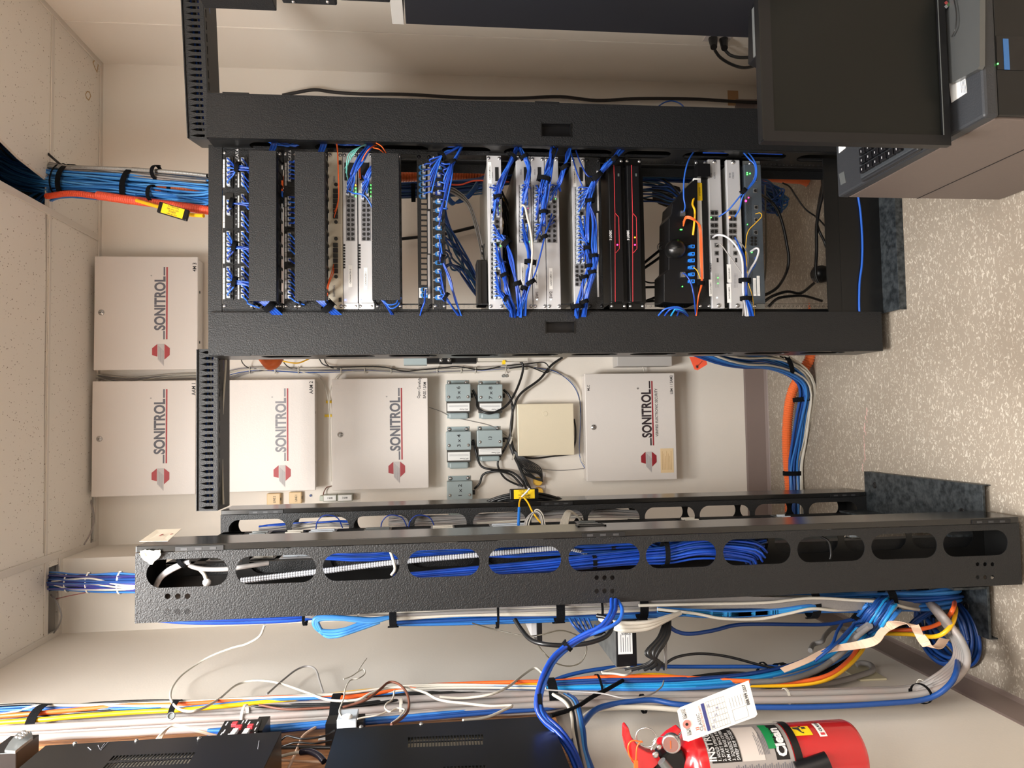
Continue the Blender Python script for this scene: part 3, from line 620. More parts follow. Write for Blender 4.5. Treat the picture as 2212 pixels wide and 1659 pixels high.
for t, px in ((tA, 1062), (tB, 1124), (tC, 1154), (tE, 1244)):
    text('CISCO', .0062, P(px+.5, 372 if t is not tA else 378, FY-.0032)-V((0,0,.003)), GRYINK, t, align='CENTER')
    a, b_ = P(px+7, 362, FY), P(px+15, 392, FY); G().box((b_.x, FY-.0035, b_.z), (a.x, FY-.002, a.z)).build('uplink_module', BLD, t)
for t, px, s in ((tC, 1158, 'SW1'), (tD, 1188, 'SW2')):
    text(s, .0125, P(px+2, 637, FY-.0032)-V((0,0,.004)), DKINK, t, align='CENTER', sx=.9)
for t, px in ((tA, 1068), (tC, 1160), (tD, 1190)): led(t, px, 647, LW_)
for (t, px, y) in ((tA, 1079, 444), (tA, 1079, 455), (tA, 1081, 531), (tB, 1143, 522), (tD, 1200, 430), (tD, 1200, 447)): led(t, px, y, LG, .0012)
led(tB, 1140, 450, LR, .0015)
L1 = "blue cord, CAONVAMS02-2 right end"
fan([(1064, y) for y in yA[:6]]+[(1075, y) for y in yA[:5]], [(1078, 400, 2.2), (1090, 372, 2.195), (1107, 341, 2.2), (1117, 316, 2.235)], L1, 'upper cords of switch CAONVAMS02-2')
fan([(1064, y) for y in yA[5:8]]+[(1075, y) for y in yA[5:7]], [(1073, 432, 2.215), (1076, 424, 2.21), (1086, 392, 2.2), (1108, 340, 2.2), (1119, 314, 2.235)], "blue cord, CAONVAMS02-2 right middle", 'middle cords of switch CAONVAMS02-2')
fan([(1064, y) for y in yA[8:]]+[(1075, y) for y in yA[9:]], [(1083, 510, 2.215), (1093, 525, 2.205), (1104, 558, 2.2), (1117, 612, 2.2), (1121, 650, 2.22), (1119, 680, 2.26)], "blue cord sweeping left from CAONVAMS02-2", 'sweeping cords of switch CAONVAMS02-2')
fan([(1068, y) for y in ysA2[:6]]+[(1077, y) for y in ysA2[1:6]], [(1084, 570, 2.215), (1089, 595, 2.205), (1095, 625, 2.2), (1106, 655, 2.22), (1112, 682, 2.26)], "blue cord, CAONVAMS02-2 left half", 'left cords of switch CAONVAMS02-2')
fan([(1068, y) for y in ysA2[6:]]+[(1077, y) for y in ysA2[7:]], [(1084, 636, 2.215), (1091, 646, 2.205), (1100, 662, 2.22), (1106, 682, 2.26)], "blue cord, CAONVAMS02-2 left end", 'leftmost cords of switch CAONVAMS02-2')
vstrap(1108, 339, 2.2, .014, .013, (.5,0,-.5), 'on the cords rising from the uppermost large switch')
vstrap(1076, 425, 2.21, .011, .01, (1,0,.1), 'beside the right-hand ports of the uppermost large switch')
vstrap(1093, 524, 2.205, .013, .012, (-.6,0,-.6), 'on the cords sweeping left below the uppermost large switch, right end', .016)
vstrap(1117, 613, 2.2, .011, .011, (-.9,0,-.3), 'on the sweeping cords near the white labels', .013)
vstrap(1089, 594, 2.205, .011, .011, (-.8,0,-.3), 'on the cords of the left-hand ports of the uppermost large switch')
vstrap(1091, 645, 2.205, .009, .009, (-.4,0,-.9), 'at the left end of the uppermost large switch', .009)
fan([(1126, y) for y in yB[:7]]+[(1137, y) for y in yB[:5]], [(1140, 395, 2.205), (1143, 362, 2.2), (1132, 338, 2.205), (1120, 316, 2.235)], "blue cord rising from CAONVAMS02-1", 'rising cords of switch CAONVAMS02-1')
vstrap(1133, 338, 2.205, .012, .011, (.8,0,.5), 'on the cords rising from the first stacked switch')
fan([(1126, y) for y in yB[7:]]+[(1137, y) for y in yB[8:]], [(1140, 530, 2.21), (1144, 563, 2.2), (1141, 590, 2.2), (1134, 625, 2.21), (1128, 655, 2.22), (1124, 682, 2.26)], "blue cord falling across CAONVAMS02-1", 'falling cords of switch CAONVAMS02-1')
vstrap(1145, 566, 2.2, .016, .011, (-1,0,.1), 'on the blue and white cords in front of the label CAONVAMS02-1', .013)
vstrap(1132, 623, 2.21, .009, .01, (-.9,0,.3), 'lower left of the label CAONVAMS02-1', .012)
cable('network_cable', 'thick white cable curving down over the stacked switches', 'cable', [P(1126, 446, 2.25), P(1129, 443, 2.215), P(1135, 449, 2.2), (P(1139, 468, 2.195)), P(1145, 492, 2.192), P(1149, 520, 2.19), P(1150, 545, 2.19), P(1148, 570, 2.19), P(1145, 592, 2.195), P(1143, 606, 2.2)], .0036, WHC)
fan([(1156, y) for y in yC[:8]]+[(1167, y) for y in yC[:8]], [(1172, 415, 2.2), (1178, 388, 2.195), (1186, 360, 2.195), (1194, 332, 2.2), (1200, 316, 2.235)], "blue cord rising from switch SW1", 'rising cords of switch SW1', jd=.01)
vstrap(1194, 333, 2.2, .017, .014, (.3,0,.9), 'topmost on the thick blue bundle above switch SW2', .013)
vstrap(1176, 387, 2.195, .02, .014, (.9,0,-.2), 'across the thick blue bundle beside switch SW1', .014)
fan([(1156, y) for y in yC[8:]]+[(1167, y) for y in yC[8:11]], [(1173, 480, 2.205), (1175, 458, 2.2), (1182, 410, 2.195), (1190, 360, 2.195), (1197, 316, 2.235)], "blue cord, left ports of switch SW1", 'long rising cords of switch SW1', jd=.006)
vstrap(1175, 458, 2.2, .012, .011, (1,0,0), 'small, half way along the ports of switch SW1')
fan([(1187, y) for y in yD[:4]]+[(1198, y) for y in yD[:3]], [(1208, 395, 2.205), (1219, 361, 2.2), (1227, 335, 2.21), (1236, 312, 2.24)], "blue cord rising from switch SW2", 'rising cords of switch SW2')
vstrap(1220, 361, 2.2, .012, .012, (.9,0,.5), 'on the cords rising from switch SW2', .013)
for i in range(4):
    cable('patch_cable', 'blue cord running diagonally over the three stacked switches to the left manager', 'cable', [P(1192+(i%2)*5, 462+i*6, 2.245), P(1184, 490, 2.205), P(1177, 510, 2.2), P(1168, 548, 2.195), P(1158, 585, 2.195), P(1147, 611, 2.195), P(1138, 640, 2.21), P(1130+i*2, 682, 2.26)], .0024, BLUE[i%3], 'diagonal cords over the stacked switches', 6)
vstrap(1176, 511, 2.2, .009, .009, (.9,0,.4), 'small, at the top of the diagonal blue cords')
vstrap(1146, 610, 2.195, .013, .012, (-.8,0,-.5), 'at the lower end of the diagonal blue cords', .012)
fan([(1247, y) for y in yE[:6]]+[(1258, y) for y in yE[:5]], [(1281, 400, 2.205), (1290, 380, 2.2), (1308, 358, 2.2), (1326, 345, 2.205), (1342, 322, 2.23), (1368, 318, 2.25)], "blue cord rising from CAONVAMS02-3", 'rising cords of switch CAONVAMS02-3')
vstrap(1290, 381, 2.2, .018, .014, (.75,0,.6), 'largest, on the blue cords right of the lowest large switch', .016)
vstrap(1326, 344, 2.205, .014, .012, (.75,0,.6), 'highest, on the cords heading to the right manager near the red striped units', .014)
for i in range(2): cable('patch_cable', 'thin blue cord crossing the right end of the lowest large switch', 'cable', [P(1232+i*12, 325, 2.24), P(1240+i*14, 352, 2.22), P(1248+i*20, 378, 2.21), P(1258+i*22, 402+i*-20, 2.22)], .0023, BLUE[i], 'thin cords at the right end of switch CAONVAMS02-3', 6)
fan([(1247, y) for y in yE[6:]]+[(1258, y) for y in yE[6:]], [(1268, 515, 2.21), (1273, 434, 2.2), (1281, 405, 2.2), (1290, 381, 2.2), (1320, 350, 2.2), (1350, 320, 2.24)], "blue cord up beside CAONVAMS02-3", 'long cords of switch CAONVAMS02-3', jd=.006)
vstrap(1275, 434, 2.2, .012, .011, (1,0,.1), 'in the middle of the long cords beside the lowest large switch')
fan([(1247, y) for y in ysE2[:5]]+[(1258, y) for y in ysE2[:5]], [(1268, 536, 2.21), (1272, 576, 2.205), (1262, 600, 2.205), (1254, 640, 2.215), (1248, 662, 2.22), (1246, 684, 2.26)], "blue cord falling beside CAONVAMS02-3", 'falling cords of switch CAONVAMS02-3')
for i in range(10):
    cable('patch_cable', 'blue cord of the long loose bundle hanging over the panel below the lowest large switch', 'cable', [jit(P(1274, 438, 2.2), .004), jit(P(1278+i, 480, 2.2), .004), jit(P(1277+i*1.4, 530, 2.195), .004), jit(P(1280+i*1.3, 560, 2.195), .004), jit(P(1276+i, 590, 2.195), .004), jit(P(1264+i*.8, 640, 2.21), .004), P(1256+i, 684, 2.26)], .0024, BLUE[i%3], 'hanging bundle below switch CAONVAMS02-3', 6)
vstrap(1271, 536, 2.205, .012, .011, (1,0,0), 'upper of the cluster over the panel below the lowest large switch')
vstrap(1283, 553, 2.195, .011, .011, (1,0,.1), 'on the outermost hanging cords left of the grey strip')
vstrap(1273, 575, 2.2, .011, .011, (1,0,0), 'third in the cluster below the lowest large switch')
vstrap(1280, 588, 2.195, .011, .011, (1,0,.2), 'fourth in the cluster below the lowest large switch')
vstrap(1262, 599, 2.205, .012, .011, (.9,0,.2), 'nearest the left-hand ports of the lowest large switch')
vstrap(1247, 662, 2.22, .018, .012, (.9,0,.1), 'widest, at the left end of the lowest large switch', .014)
vstrap(1262, 652, 2.215, .012, .011, (.9,0,.3), 'right beside the widest wrap at the left end of the lowest large switch', .012)
t, z0, z1 = unit('patch_bay', 'black patch panel with a pale strip, behind the hanging blue cords', 'patch panel', 1266.5, 1300, BLK, mscr=BLP)
for ya, yb in ((370, 456), (461, 549), (552, 642)):
    a, b_ = P(1288, ya, FY), P(1293.5, yb, FY); G().box((b_.x, FY-.005, b_.z), (a.x, FY-.002, a.z)).build('label_strip', LSG, t)
# 9. red striped units
for pa, pb, lab, two in ((1313, 1349, 'upper', 0), (1353, 1388, 'lower', 1)):
    z1, z0 = rz(pa), rz(pb); t = thing('power_conditioner', '%s of two black units with a red stripe and the words 3 LOGIC' % lab, 'rack unit', (XC, RY, z0))
    yd = 2.225; a, b_ = P(pa, 357, yd), P(pb, 651, yd)
    G().box((b_.x, yd, b_.z+.001), (a.x, yd+.03, a.z-.001)).build('front_bezel', BLP, t, bevel=.002)
    G().box((X0, FY-.002, z0), (X1, FY+.002, z1)).box((b_.x, yd+.03, z0+.001), (a.x, FY+.4, z1-.001)).build('chassis', BLS, t); ears(t, z0, z1)
    f = (pb-pa)/36.; st = []
    cz = lambda px, py: P(px, py, yd-.0008)
    p0 = 1326 if not two else 1364
    for (x1_, y1_, x2_, y2_) in ((0, 357, 2.5, 462), (2.5, 462, 3, 651.5), (2.5, 460, 10.5, 469), (10.5, 469, 12, 537), (12, 537, 4.5, 546)):
        q1, q2 = cz(p0+x1_, y1_), cz(p0+x2_, y2_); d = (q2-q1).normalized(); st.append((q1, q2))
        G().obox((q1+q2)/2, (q2-q1).length+.001, .0012, .0016, d, V((0,1,0)), d.cross(V((0,1,0)))).build('red_line', REDL, t)
    c = cz(p0-7, 519); text('3 LOGIC', .0098, c-V((0,0,.0035)), WPR, t, bold=.0004, sx=.85)
    led(t, p0+7.5, 529, LR, .0024, yd-.001)
    if two: led(t, p0+7.5, 513, LO, .0022, yd-.001)
    c = P(p0+10, 378, yd-.001); G().box((c.x-.0045, c.y-.001, c.z-.0025), (c.x+.0045, c.y, c.z+.0025)).build('usb_port', SIL, t)
# 10. fibre termination shelf device
t = thing('fibre_demarcation_unit', 'angular black fibre device with a round black dome and blue connectors, in the lower gap', 'network device', (P(1470, 530, 2.24).x, 2.3, P(1500, 530, 2.24).z))
out = [(1507,388),(1507,655),(1460,655),(1434,652),(1434,592),(1444,582),(1445,472),(1450,462),(1452,440),(1478,412),(1500,388)]
yd = 2.235; o0 = P(1507, 655, yd); pts = [P(a, b_, yd) for a, b_ in out]
G().prism([(p.x-o0.x, p.z-o0.z) for p in pts][::-1], (o0.x, yd+.10, o0.z), (1,0,0), (0,0,1), .1).build('housing', BLP, t, bevel=.002)
c = P(1457, 540, yd); G().lathe(c+V((0,.004,0)), (0,-1,0), [(0, .031), (.016, .031), (.03, .027), (.04, .015), (.043, .004)], 26).build('dome', BLS, t)
G().obox(P(1450, 540, yd-.039), .0016, .001, .012, V((1,0,0)), V((0,1,0)), V((0,0,1))).build('white_mark', WPR, t)
SCB = mat('bright blue connector', (40, 130, 236), .35)
for i, y in enumerate((533, 549, 563, 578, 593, 608)):
    c = P(1493, y, yd-.006); q = G().box((c.x-.0052, yd-.012, c.z-.0095), (c.x+.0052, yd, c.z+.0035)).box((c.x-.0038, yd-.012, c.z+.004), (c.x+.0038, yd, c.z+.009)).build('fibre_connector', SCB, t)
    G().box((c.x-.0022, yd-.0125, c.z-.006), (c.x+.0022, yd-.0118, c.z-.001)).build('connector_mouth', JACK, q)
for (px, py) in ((1474, 462), (1474, 594)):
    c = P(px, py, yd); G().box((c.x-.008, yd-.008, c.z-.007), (c.x+.008, yd, c.z+.007)).build('ethernet_port', STEEL, t)
for px, py, m in ((1470, 496, LG), (1472.5, 496, LG), (1474, 619, LG)): led(t, px, py, m, .0018, yd-.001)
cable('patch_cable', 'blue cord hanging from the right manager to the angular fibre device', 'cable', [P(1499, 327, 2.24), P(1486, 350, 2.2), P(1478, 385, 2.19), P(1477, 425, 2.19), P(1480, 445, 2.2), P(1478, 456, 2.222)], .0024, BLUE[2])
cable('patch_cable', 'blue cord dropping from the angular fibre device to the left manager', 'cable', [P(1476, 590, 2.222), P(1482, 594, 2.2), P(1492, 610, 2.195), P(1499, 640, 2.2), P(1503, 680, 2.26)], .0024, BLUE[0])
# frame around it, strip, sticker
t, z0, z1 = unit('fibre_shelf', 'black metal shelf with a pale vertical strip beside the angular fibre device', 'shelf', 1503, 1530, BLK)
G().box((P(1508, 360, FY).x-.0, FY-.0, z0), (P(1508, 388, FY).x, FY-.03, z1)).build('side_cheek', BLP, t)
a, b_ = P(1505, 602, FY-.012), P(1514, 385, FY-.012)
G().box((a.x, FY-.012, b_.z), (b_.x, FY-.002, a.z+.0)).build('pale_strip', WHT, t)
a, b_ = P(1507, 433, FY-.014), P(1516, 395, FY-.014); q = G().box((a.x, FY-.0145, b_.z), (b_.x, FY-.012, a.z)).build('yellow_sticker', YST, t)
text('ATTENTION', .007, ((a.x+b_.x)/2, FY-.0148, (a.z+b_.z)/2-.002), DKINK, q, align='CENTER', sx=.7)
a, b_ = P(1508, 386, FY-.004), P(1515, 364, FY-.004); q = sticker(t, 'NOBEL', 1507, 386, 1516, 364, .007)
for i in range(3):
    cable('fibre_cable', 'orange fibre cord looping out of the angular device and down beside the pale strip', 'cable', [P(1476, 480+i*4, 2.225), P(1482, 468+i*2, 2.2), P(1495, 470+i*2, 2.19), P(1507+i, 482, 2.195), P(1511+i*2, 500, 2.21), P(1513+i*2, 560, 2.215), P(1515+i, 610, 2.22), P(1509, 640, 2.22), P(1504, 682, 2.26)], .0022, ORC, 'orange cords beside the pale strip', 6)
cable('fibre_cable', 'yellow fibre cord from the fourth blue connector to the orange cords', 'cable', [P(1498, 577, 2.224), P(1506, 585, 2.21), P(1513, 602, 2.215)], .0014, YEL)
cable('yellow_strap_loop', 'flat yellow loop between the angular device and its shelf', 'strap', [P(1502, 420, 2.245), P(1496, 440, 2.23), P(1501, 455, 2.225), P(1500, 480, 2.225), P(1497, 508, 2.235)], .0035, YEL)
strap(P(1514, 612, 2.218), (0,0,1) if 0 else (-1,0,0), .009, .008, .012, 'velcro wrap on the orange cords below the pale strip')
# 11. two routers and the slate appliance
for pa, pb, lab, a1, a2, ox in ((1529.5, 1558.5, 'grey appliance tagged PRIMARY, with a white cable plugged in', 'PRIMARY', 'CAONVAMI01', 0), (1568.5, 1600, 'grey appliance tagged SECONDARY, lower of the pair', 'SECONDARY', 'CAONVAMI02', 40)):
    z1, z0 = rz(pa, 510), rz(pb, 510); t = thing('network_router', lab, 'network appliance', (XC, RY, z0))
    ya = FY-.012; G().box((X0, ya, z0+.001), (X1, FY+.002, z1-.001)).build('faceplate', SWG, t, bevel=.003)
    G().box((X0+.02, FY+.002, z0+.002), (X1-.02, FY+.34, z1-.002)).build('chassis', CT, t)
    for x in (.352, .817): screw(t, x, ya-.0008, (z0+z1)/2, .0055)
    text('CISCO', .0075, P(1542.5+ox, 379, ya-.0006)-V((0,0,.004)), GRYINK, t, align='CENTER')
    for i in range(7): c = P(1536.5+ox, 374+i*1.6, ya-.0006); h = (.003, .006, .004, .0025, .004, .006, .003)[i]; G().box((c.x-.0006, ya-.0008, c.z-h/2), (c.x+.0006, ya, c.z+h/2)).build('logo_bar', GRYINK, t)
    for i, y in enumerate((460, 473, 487, 500, 513)):
        a, b_ = P(1534+ox, y-6, ya), P(1551+ox, y+5.5, ya); q = G().box((b_.x, ya-.001, b_.z), (a.x, ya+.001, a.z)).build('port_surround', mat('port rim', (150, 150, 150), .3, .6), t); port_block(q, [y], (1538.5+ox, 1547+ox), JACK, ya-.0012, sz=(.0105, .0095))
    for y in (530, 547):
        c = P(1548+ox, y, ya); q = G().box((c.x-.0075, ya-.001, c.z-.007), (c.x+.0075, ya+.001, c.z+.007)).build('port_surround', mat('port rim', (150, 150, 150), .3, .6), t); port_block(q, [y], (1548+ox,), JACK, ya-.0012)
    c = P(1550+ox, 562, ya); G().box((c.x-.007, ya-.0008, c.z-.003), (c.x+.007, ya, c.z+.003)).build('usb_port', JACK, t)
    if ox == 0:
        q = G().box((P(1531, 640, ya).x, ya-.0008, P(1539, 640, ya).z), (P(1531, 604, ya).x, ya, P(1531, 604, ya).z)).build('label_sticker', WHT, t); text(a2, .0068, P(1537, 622, ya-.001)-V((0,0,0)), INK, q, align='CENTER', sx=.9)
        text(a1, .0078, P(1537, 578, ya-.001), INK, t, align='CENTER', sx=.95)
    else:
        for s, y0_, y1_ in ((a1, 571, 610), (a2, 613, 654)):
            u0, u1 = P(1571, y1_, ya), P(1579, y0_, ya); q = G().box((u0.x, ya-.0008, u1.z), (u1.x, ya, u0.z)).build('label_sticker', WHT, t); text(s, .0068, ((u0.x+u1.x)/2, ya-.001, (u0.z+u1.z)/2-.0024), INK, q, align='CENTER', sx=.9)
    g = G()
    for i in range(12):
        for dx in (0, 3.3, 6.6): c = P(1546+ox+dx*.9, 592+i*2.6, ya); g.box((c.x-.0008, ya-.0006, c.z-.0008), (c.x+.0008, ya, c.z+.0008))
    g.build('status_dots', GRYINK, t)
    if ox == 0:
        for y in (600, 612): led(t, 1551, y, LG, .0012, ya-.0006)
        led(t, 1536, 470, LG, .002, ya-.0012); led(t, 1549, 643, LW_, .0018, ya-.0006)
    else: led(t, 1576, 470, LOR, .0034, ya-.0012)
z1, z0 = rz(1608, 510), rz(1645, 510); t = thing('firewall_appliance', 'slate grey perforated appliance, lowest unit in the middle rack', 'network appliance', (XC, RY, z0)); ya = FY-.012
G().box((X0+.016, ya, z0+.001), (X1-.014, FY+.3, z1-.001)).build('body', FWG, t, bevel=.0015)
for xa, xb in ((X0, X0+.024), (X1-.03, X1)): G().box((xa, FY-.003, z0), (xb, FY, z1)).build('ear', SIL, t)
for x in (.352, .366, .803, .817): screw(t, x, FY-.0035, (z0+z1)/2+.004, .005)
g = G()
for i in range(74):
    y = 427+i*2.6
    if 530 < y < 555: continue
    for j in range(5):
        c = P(1611.5+i*.06+j*2.6, y+(j%2)*1.3, ya); g.cyl(c+V((0,-.0004,0)), c, .00115, n=6, sm=False)
g.build('vent_perforation', JACK, t)
for py, px in ((388, 1631), (412, 1631), (502, 1632), (448, 1633), (475, 1633)):
    c = P(px, py, ya); q = G().box((c.x-.007, ya-.0012, c.z-.0065), (c.x+.007, ya, c.z+.0065)).build('port_surround', mat('port rim', (150, 150, 150), .3, .6), t); port_block(q, [py], (px,), JACK, ya-.0014)
q = G().box((P(1628, 531, ya).x, ya-.0012, P(1637, 531, ya).z), (P(1628, 510, ya).x, ya, P(1621, 510, ya).z)).build('port_surround', FWG, t); port_block(q, [514, 521, 528], (1624, 1632), JACK, ya-.0014)
for px, py, m, r in ((1614, 373, LG, .002), (1614, 377, LG, .002), (1620, 375, LG, .002), (1617, 427, LR, .002), (1611, 434, LR, .0034), (1624, 545, LG, .002), (1614.5, 485, LG, .0014)): led(t, px, py, m, r, ya-.0008)
for (a0, a1, b0, b1) in ((1626.5, 1634, 601, 639), (1634.5, 1642, 596, 639)):
    u0, u1 = P(a1, b1, ya), P(a0, b0, ya); q = G().box((u0.x, ya-.001, u0.z), (u1.x, ya, u1.z)).build('label_sticker', WHT, t)
    for dz in (.0018, -.0018): G().box((u0.x+.006, ya-.0012, (u0.z+u1.z)/2+dz-.0004), (u1.x-.006, ya-.001, (u0.z+u1.z)/2+dz+.0004)).build('print_line', GRYINK, q)
YC = 2.2
def loose(lab, pts, r, m, grp=None, name='patch_cable'): return cable(name, lab, 'cable', [P(*p) for p in pts], r, m, grp)
loose('blue cord from the right manager to the PRIMARY appliance', [(1603, 326, 2.24), (1618, 343, 2.2), (1631, 358, 2.19), (1630, 385, 2.19), (1614, 408, 2.19), (1600, 422, 2.195), (1575, 452, 2.21), (1553, 468, 2.24)], .0024, BLUE[2])
loose('blue cord from the right manager to the SECONDARY appliance', [(1613, 326, 2.24), (1626, 342, 2.2), (1634, 360, 2.185), (1632, 388, 2.185), (1613, 412, 2.185), (1603, 428, 2.19), (1598, 450, 2.21), (1588, 468, 2.24)], .0024, BLUE[2])
vstrap(1607, 412, 2.188, .008, .008, (.6,0,.8), 'small, on the two blue cords above the slate grey appliance', .012)
for (px, py, lab) in ((1541, 470, 'PRIMARY'), (1580, 470, 'SECONDARY')): pass
loose('thin yellow cord looping over the slate grey appliance', [(1632, 462, 2.24), (1642, 460, 2.21), (1645, 468, 2.205), (1632, 482, 2.21), (1616, 500, 2.215), (1611, 530, 2.22), (1613, 575, 2.22), (1617, 612, 2.22), (1624, 635, 2.22), (1628, 660, 2.25), (1630, 682, 2.262)], .0012, YEL)
WT = mat('bright white cable', (212, 212, 216), .35)
loose('white cable with a booted plug arching from the PRIMARY appliance', [(1540, 513, 2.245), (1548, 508, 2.2), (1560, 508, 2.185), (1576, 516, 2.18), (1592, 534, 2.18), (1603, 560, 2.18), (1605, 600, 2.185), (1606, 640, 2.2), (1612, 682, 2.26)], .0034, WT)
loose('white cable doubling back from the slate grey appliance', [(1622, 543, 2.24), (1634, 536, 2.205), (1639, 542, 2.2), (1633, 562, 2.2), (1621, 582, 2.2), (1612, 604, 2.2), (1610, 640, 2.205), (1616, 682, 2.26)], .0034, WT)
loose('blue cable beside the doubling white cable of the slate appliance', [(1632, 556, 2.21), (1631, 572, 2.205), (1620, 588, 2.205), (1614, 606, 2.2), (1613, 640, 2.2), (1622, 660, 2.22), (1628, 682, 2.26)], .0026, BLUE[2])
loose('grey cable from the console port of the PRIMARY appliance', [(1547, 529, 2.245), (1556, 527, 2.22), (1570, 545, 2.21), (1588, 570, 2.2), (1603, 596, 2.19), (1604, 640, 2.2), (1608, 682, 2.26)], .002, GRC)
loose('grey cable from the console port of the SECONDARY appliance', [(1587, 527, 2.245), (1597, 524, 2.22), (1609, 536, 2.21), (1616, 560, 2.2), (1610, 600, 2.19), (1608, 640, 2.2), (1604, 682, 2.26)], .002, GRC)
for i in range(3): loose('blue cable among the white cables at the slate appliance', [(1588, 513+i, 2.245), (1594, 525, 2.21), (1604+i*2, 556, 2.195), (1608+i*2, 600, 2.19), (1610+i*2, 640, 2.2), (1620+i*3, 682, 2.26)], .0024, BLUE[2-i], 'blue cables among the white ones')
vstrap(1608, 606, 2.192, .017, .012, (-1,0,0), 'upper, on the white and blue cables of the two appliances', .013)
vstrap(1611, 645, 2.2, .017, .012, (-1,0,0), 'lower, on the white and blue cables near the left manager', .013)
for i in range(4): loose('blue cable arching just above the left manager, beside the angular device', [(1420+i*14, 684, 2.268), (1436+i*10, 668+i*1.6, 2.24), (1460, 663+i*2.4, 2.235), (1475, 668+i*2, 2.24), (1488, 684, 2.268)], .0028, [BLUE[2], BLUE[0], CYAN, BLUE[1]][i], 'arching cables above the left manager')
loose('royal blue cable running along the base of the middle rack', [(1854, 425, 2.269), (1859, 460, 2.2695), (1863, 520, 2.2695), (1862, 570, 2.2695), (1857, 610, 2.2695), (1856, 660, 2.2695), (1858, 690, 2.2695)], .0036, BLUE[2])
# cords loose inside the right manager, seen through its slots
for i in range(26):
    z = random.uniform(.55, 2.02); x = ml2+.014+random.random()*.03; y = 2.24+random.random()*.04; L0 = random.uniform(.2, .42)
    cable('patch_cable', 'blue cord running up inside the right-hand vertical manager, seen through its slots', 'cable', [V((x, y, z-L0)), V((x+random.uniform(-.008, .01), y+random.uniform(-.01, .01), z-.5*L0)), V((x, y+.004, z))], .0024, BLUE[i%3], 'cords inside the right manager', 6)
for i in range(20):
    px = random.choice((635, 760, 985, 1090, 1180, 1240, 1350, 1410, 1680))+random.uniform(-25, 25); w_ = random.uniform(20, 55)
    cable('patch_cable', 'blue cord bulging out of a slot of the right-hand vertical manager', 'cable', [P(px-w_, 303, 2.27), P(px-w_*.5, 309+random.random()*5, 2.26), P(px+w_*.3, 312+random.random()*5, 2.25), P(px+w_, 303, 2.262)], .0024, BLUE[i%3], 'cords bulging from the right manager', 6)
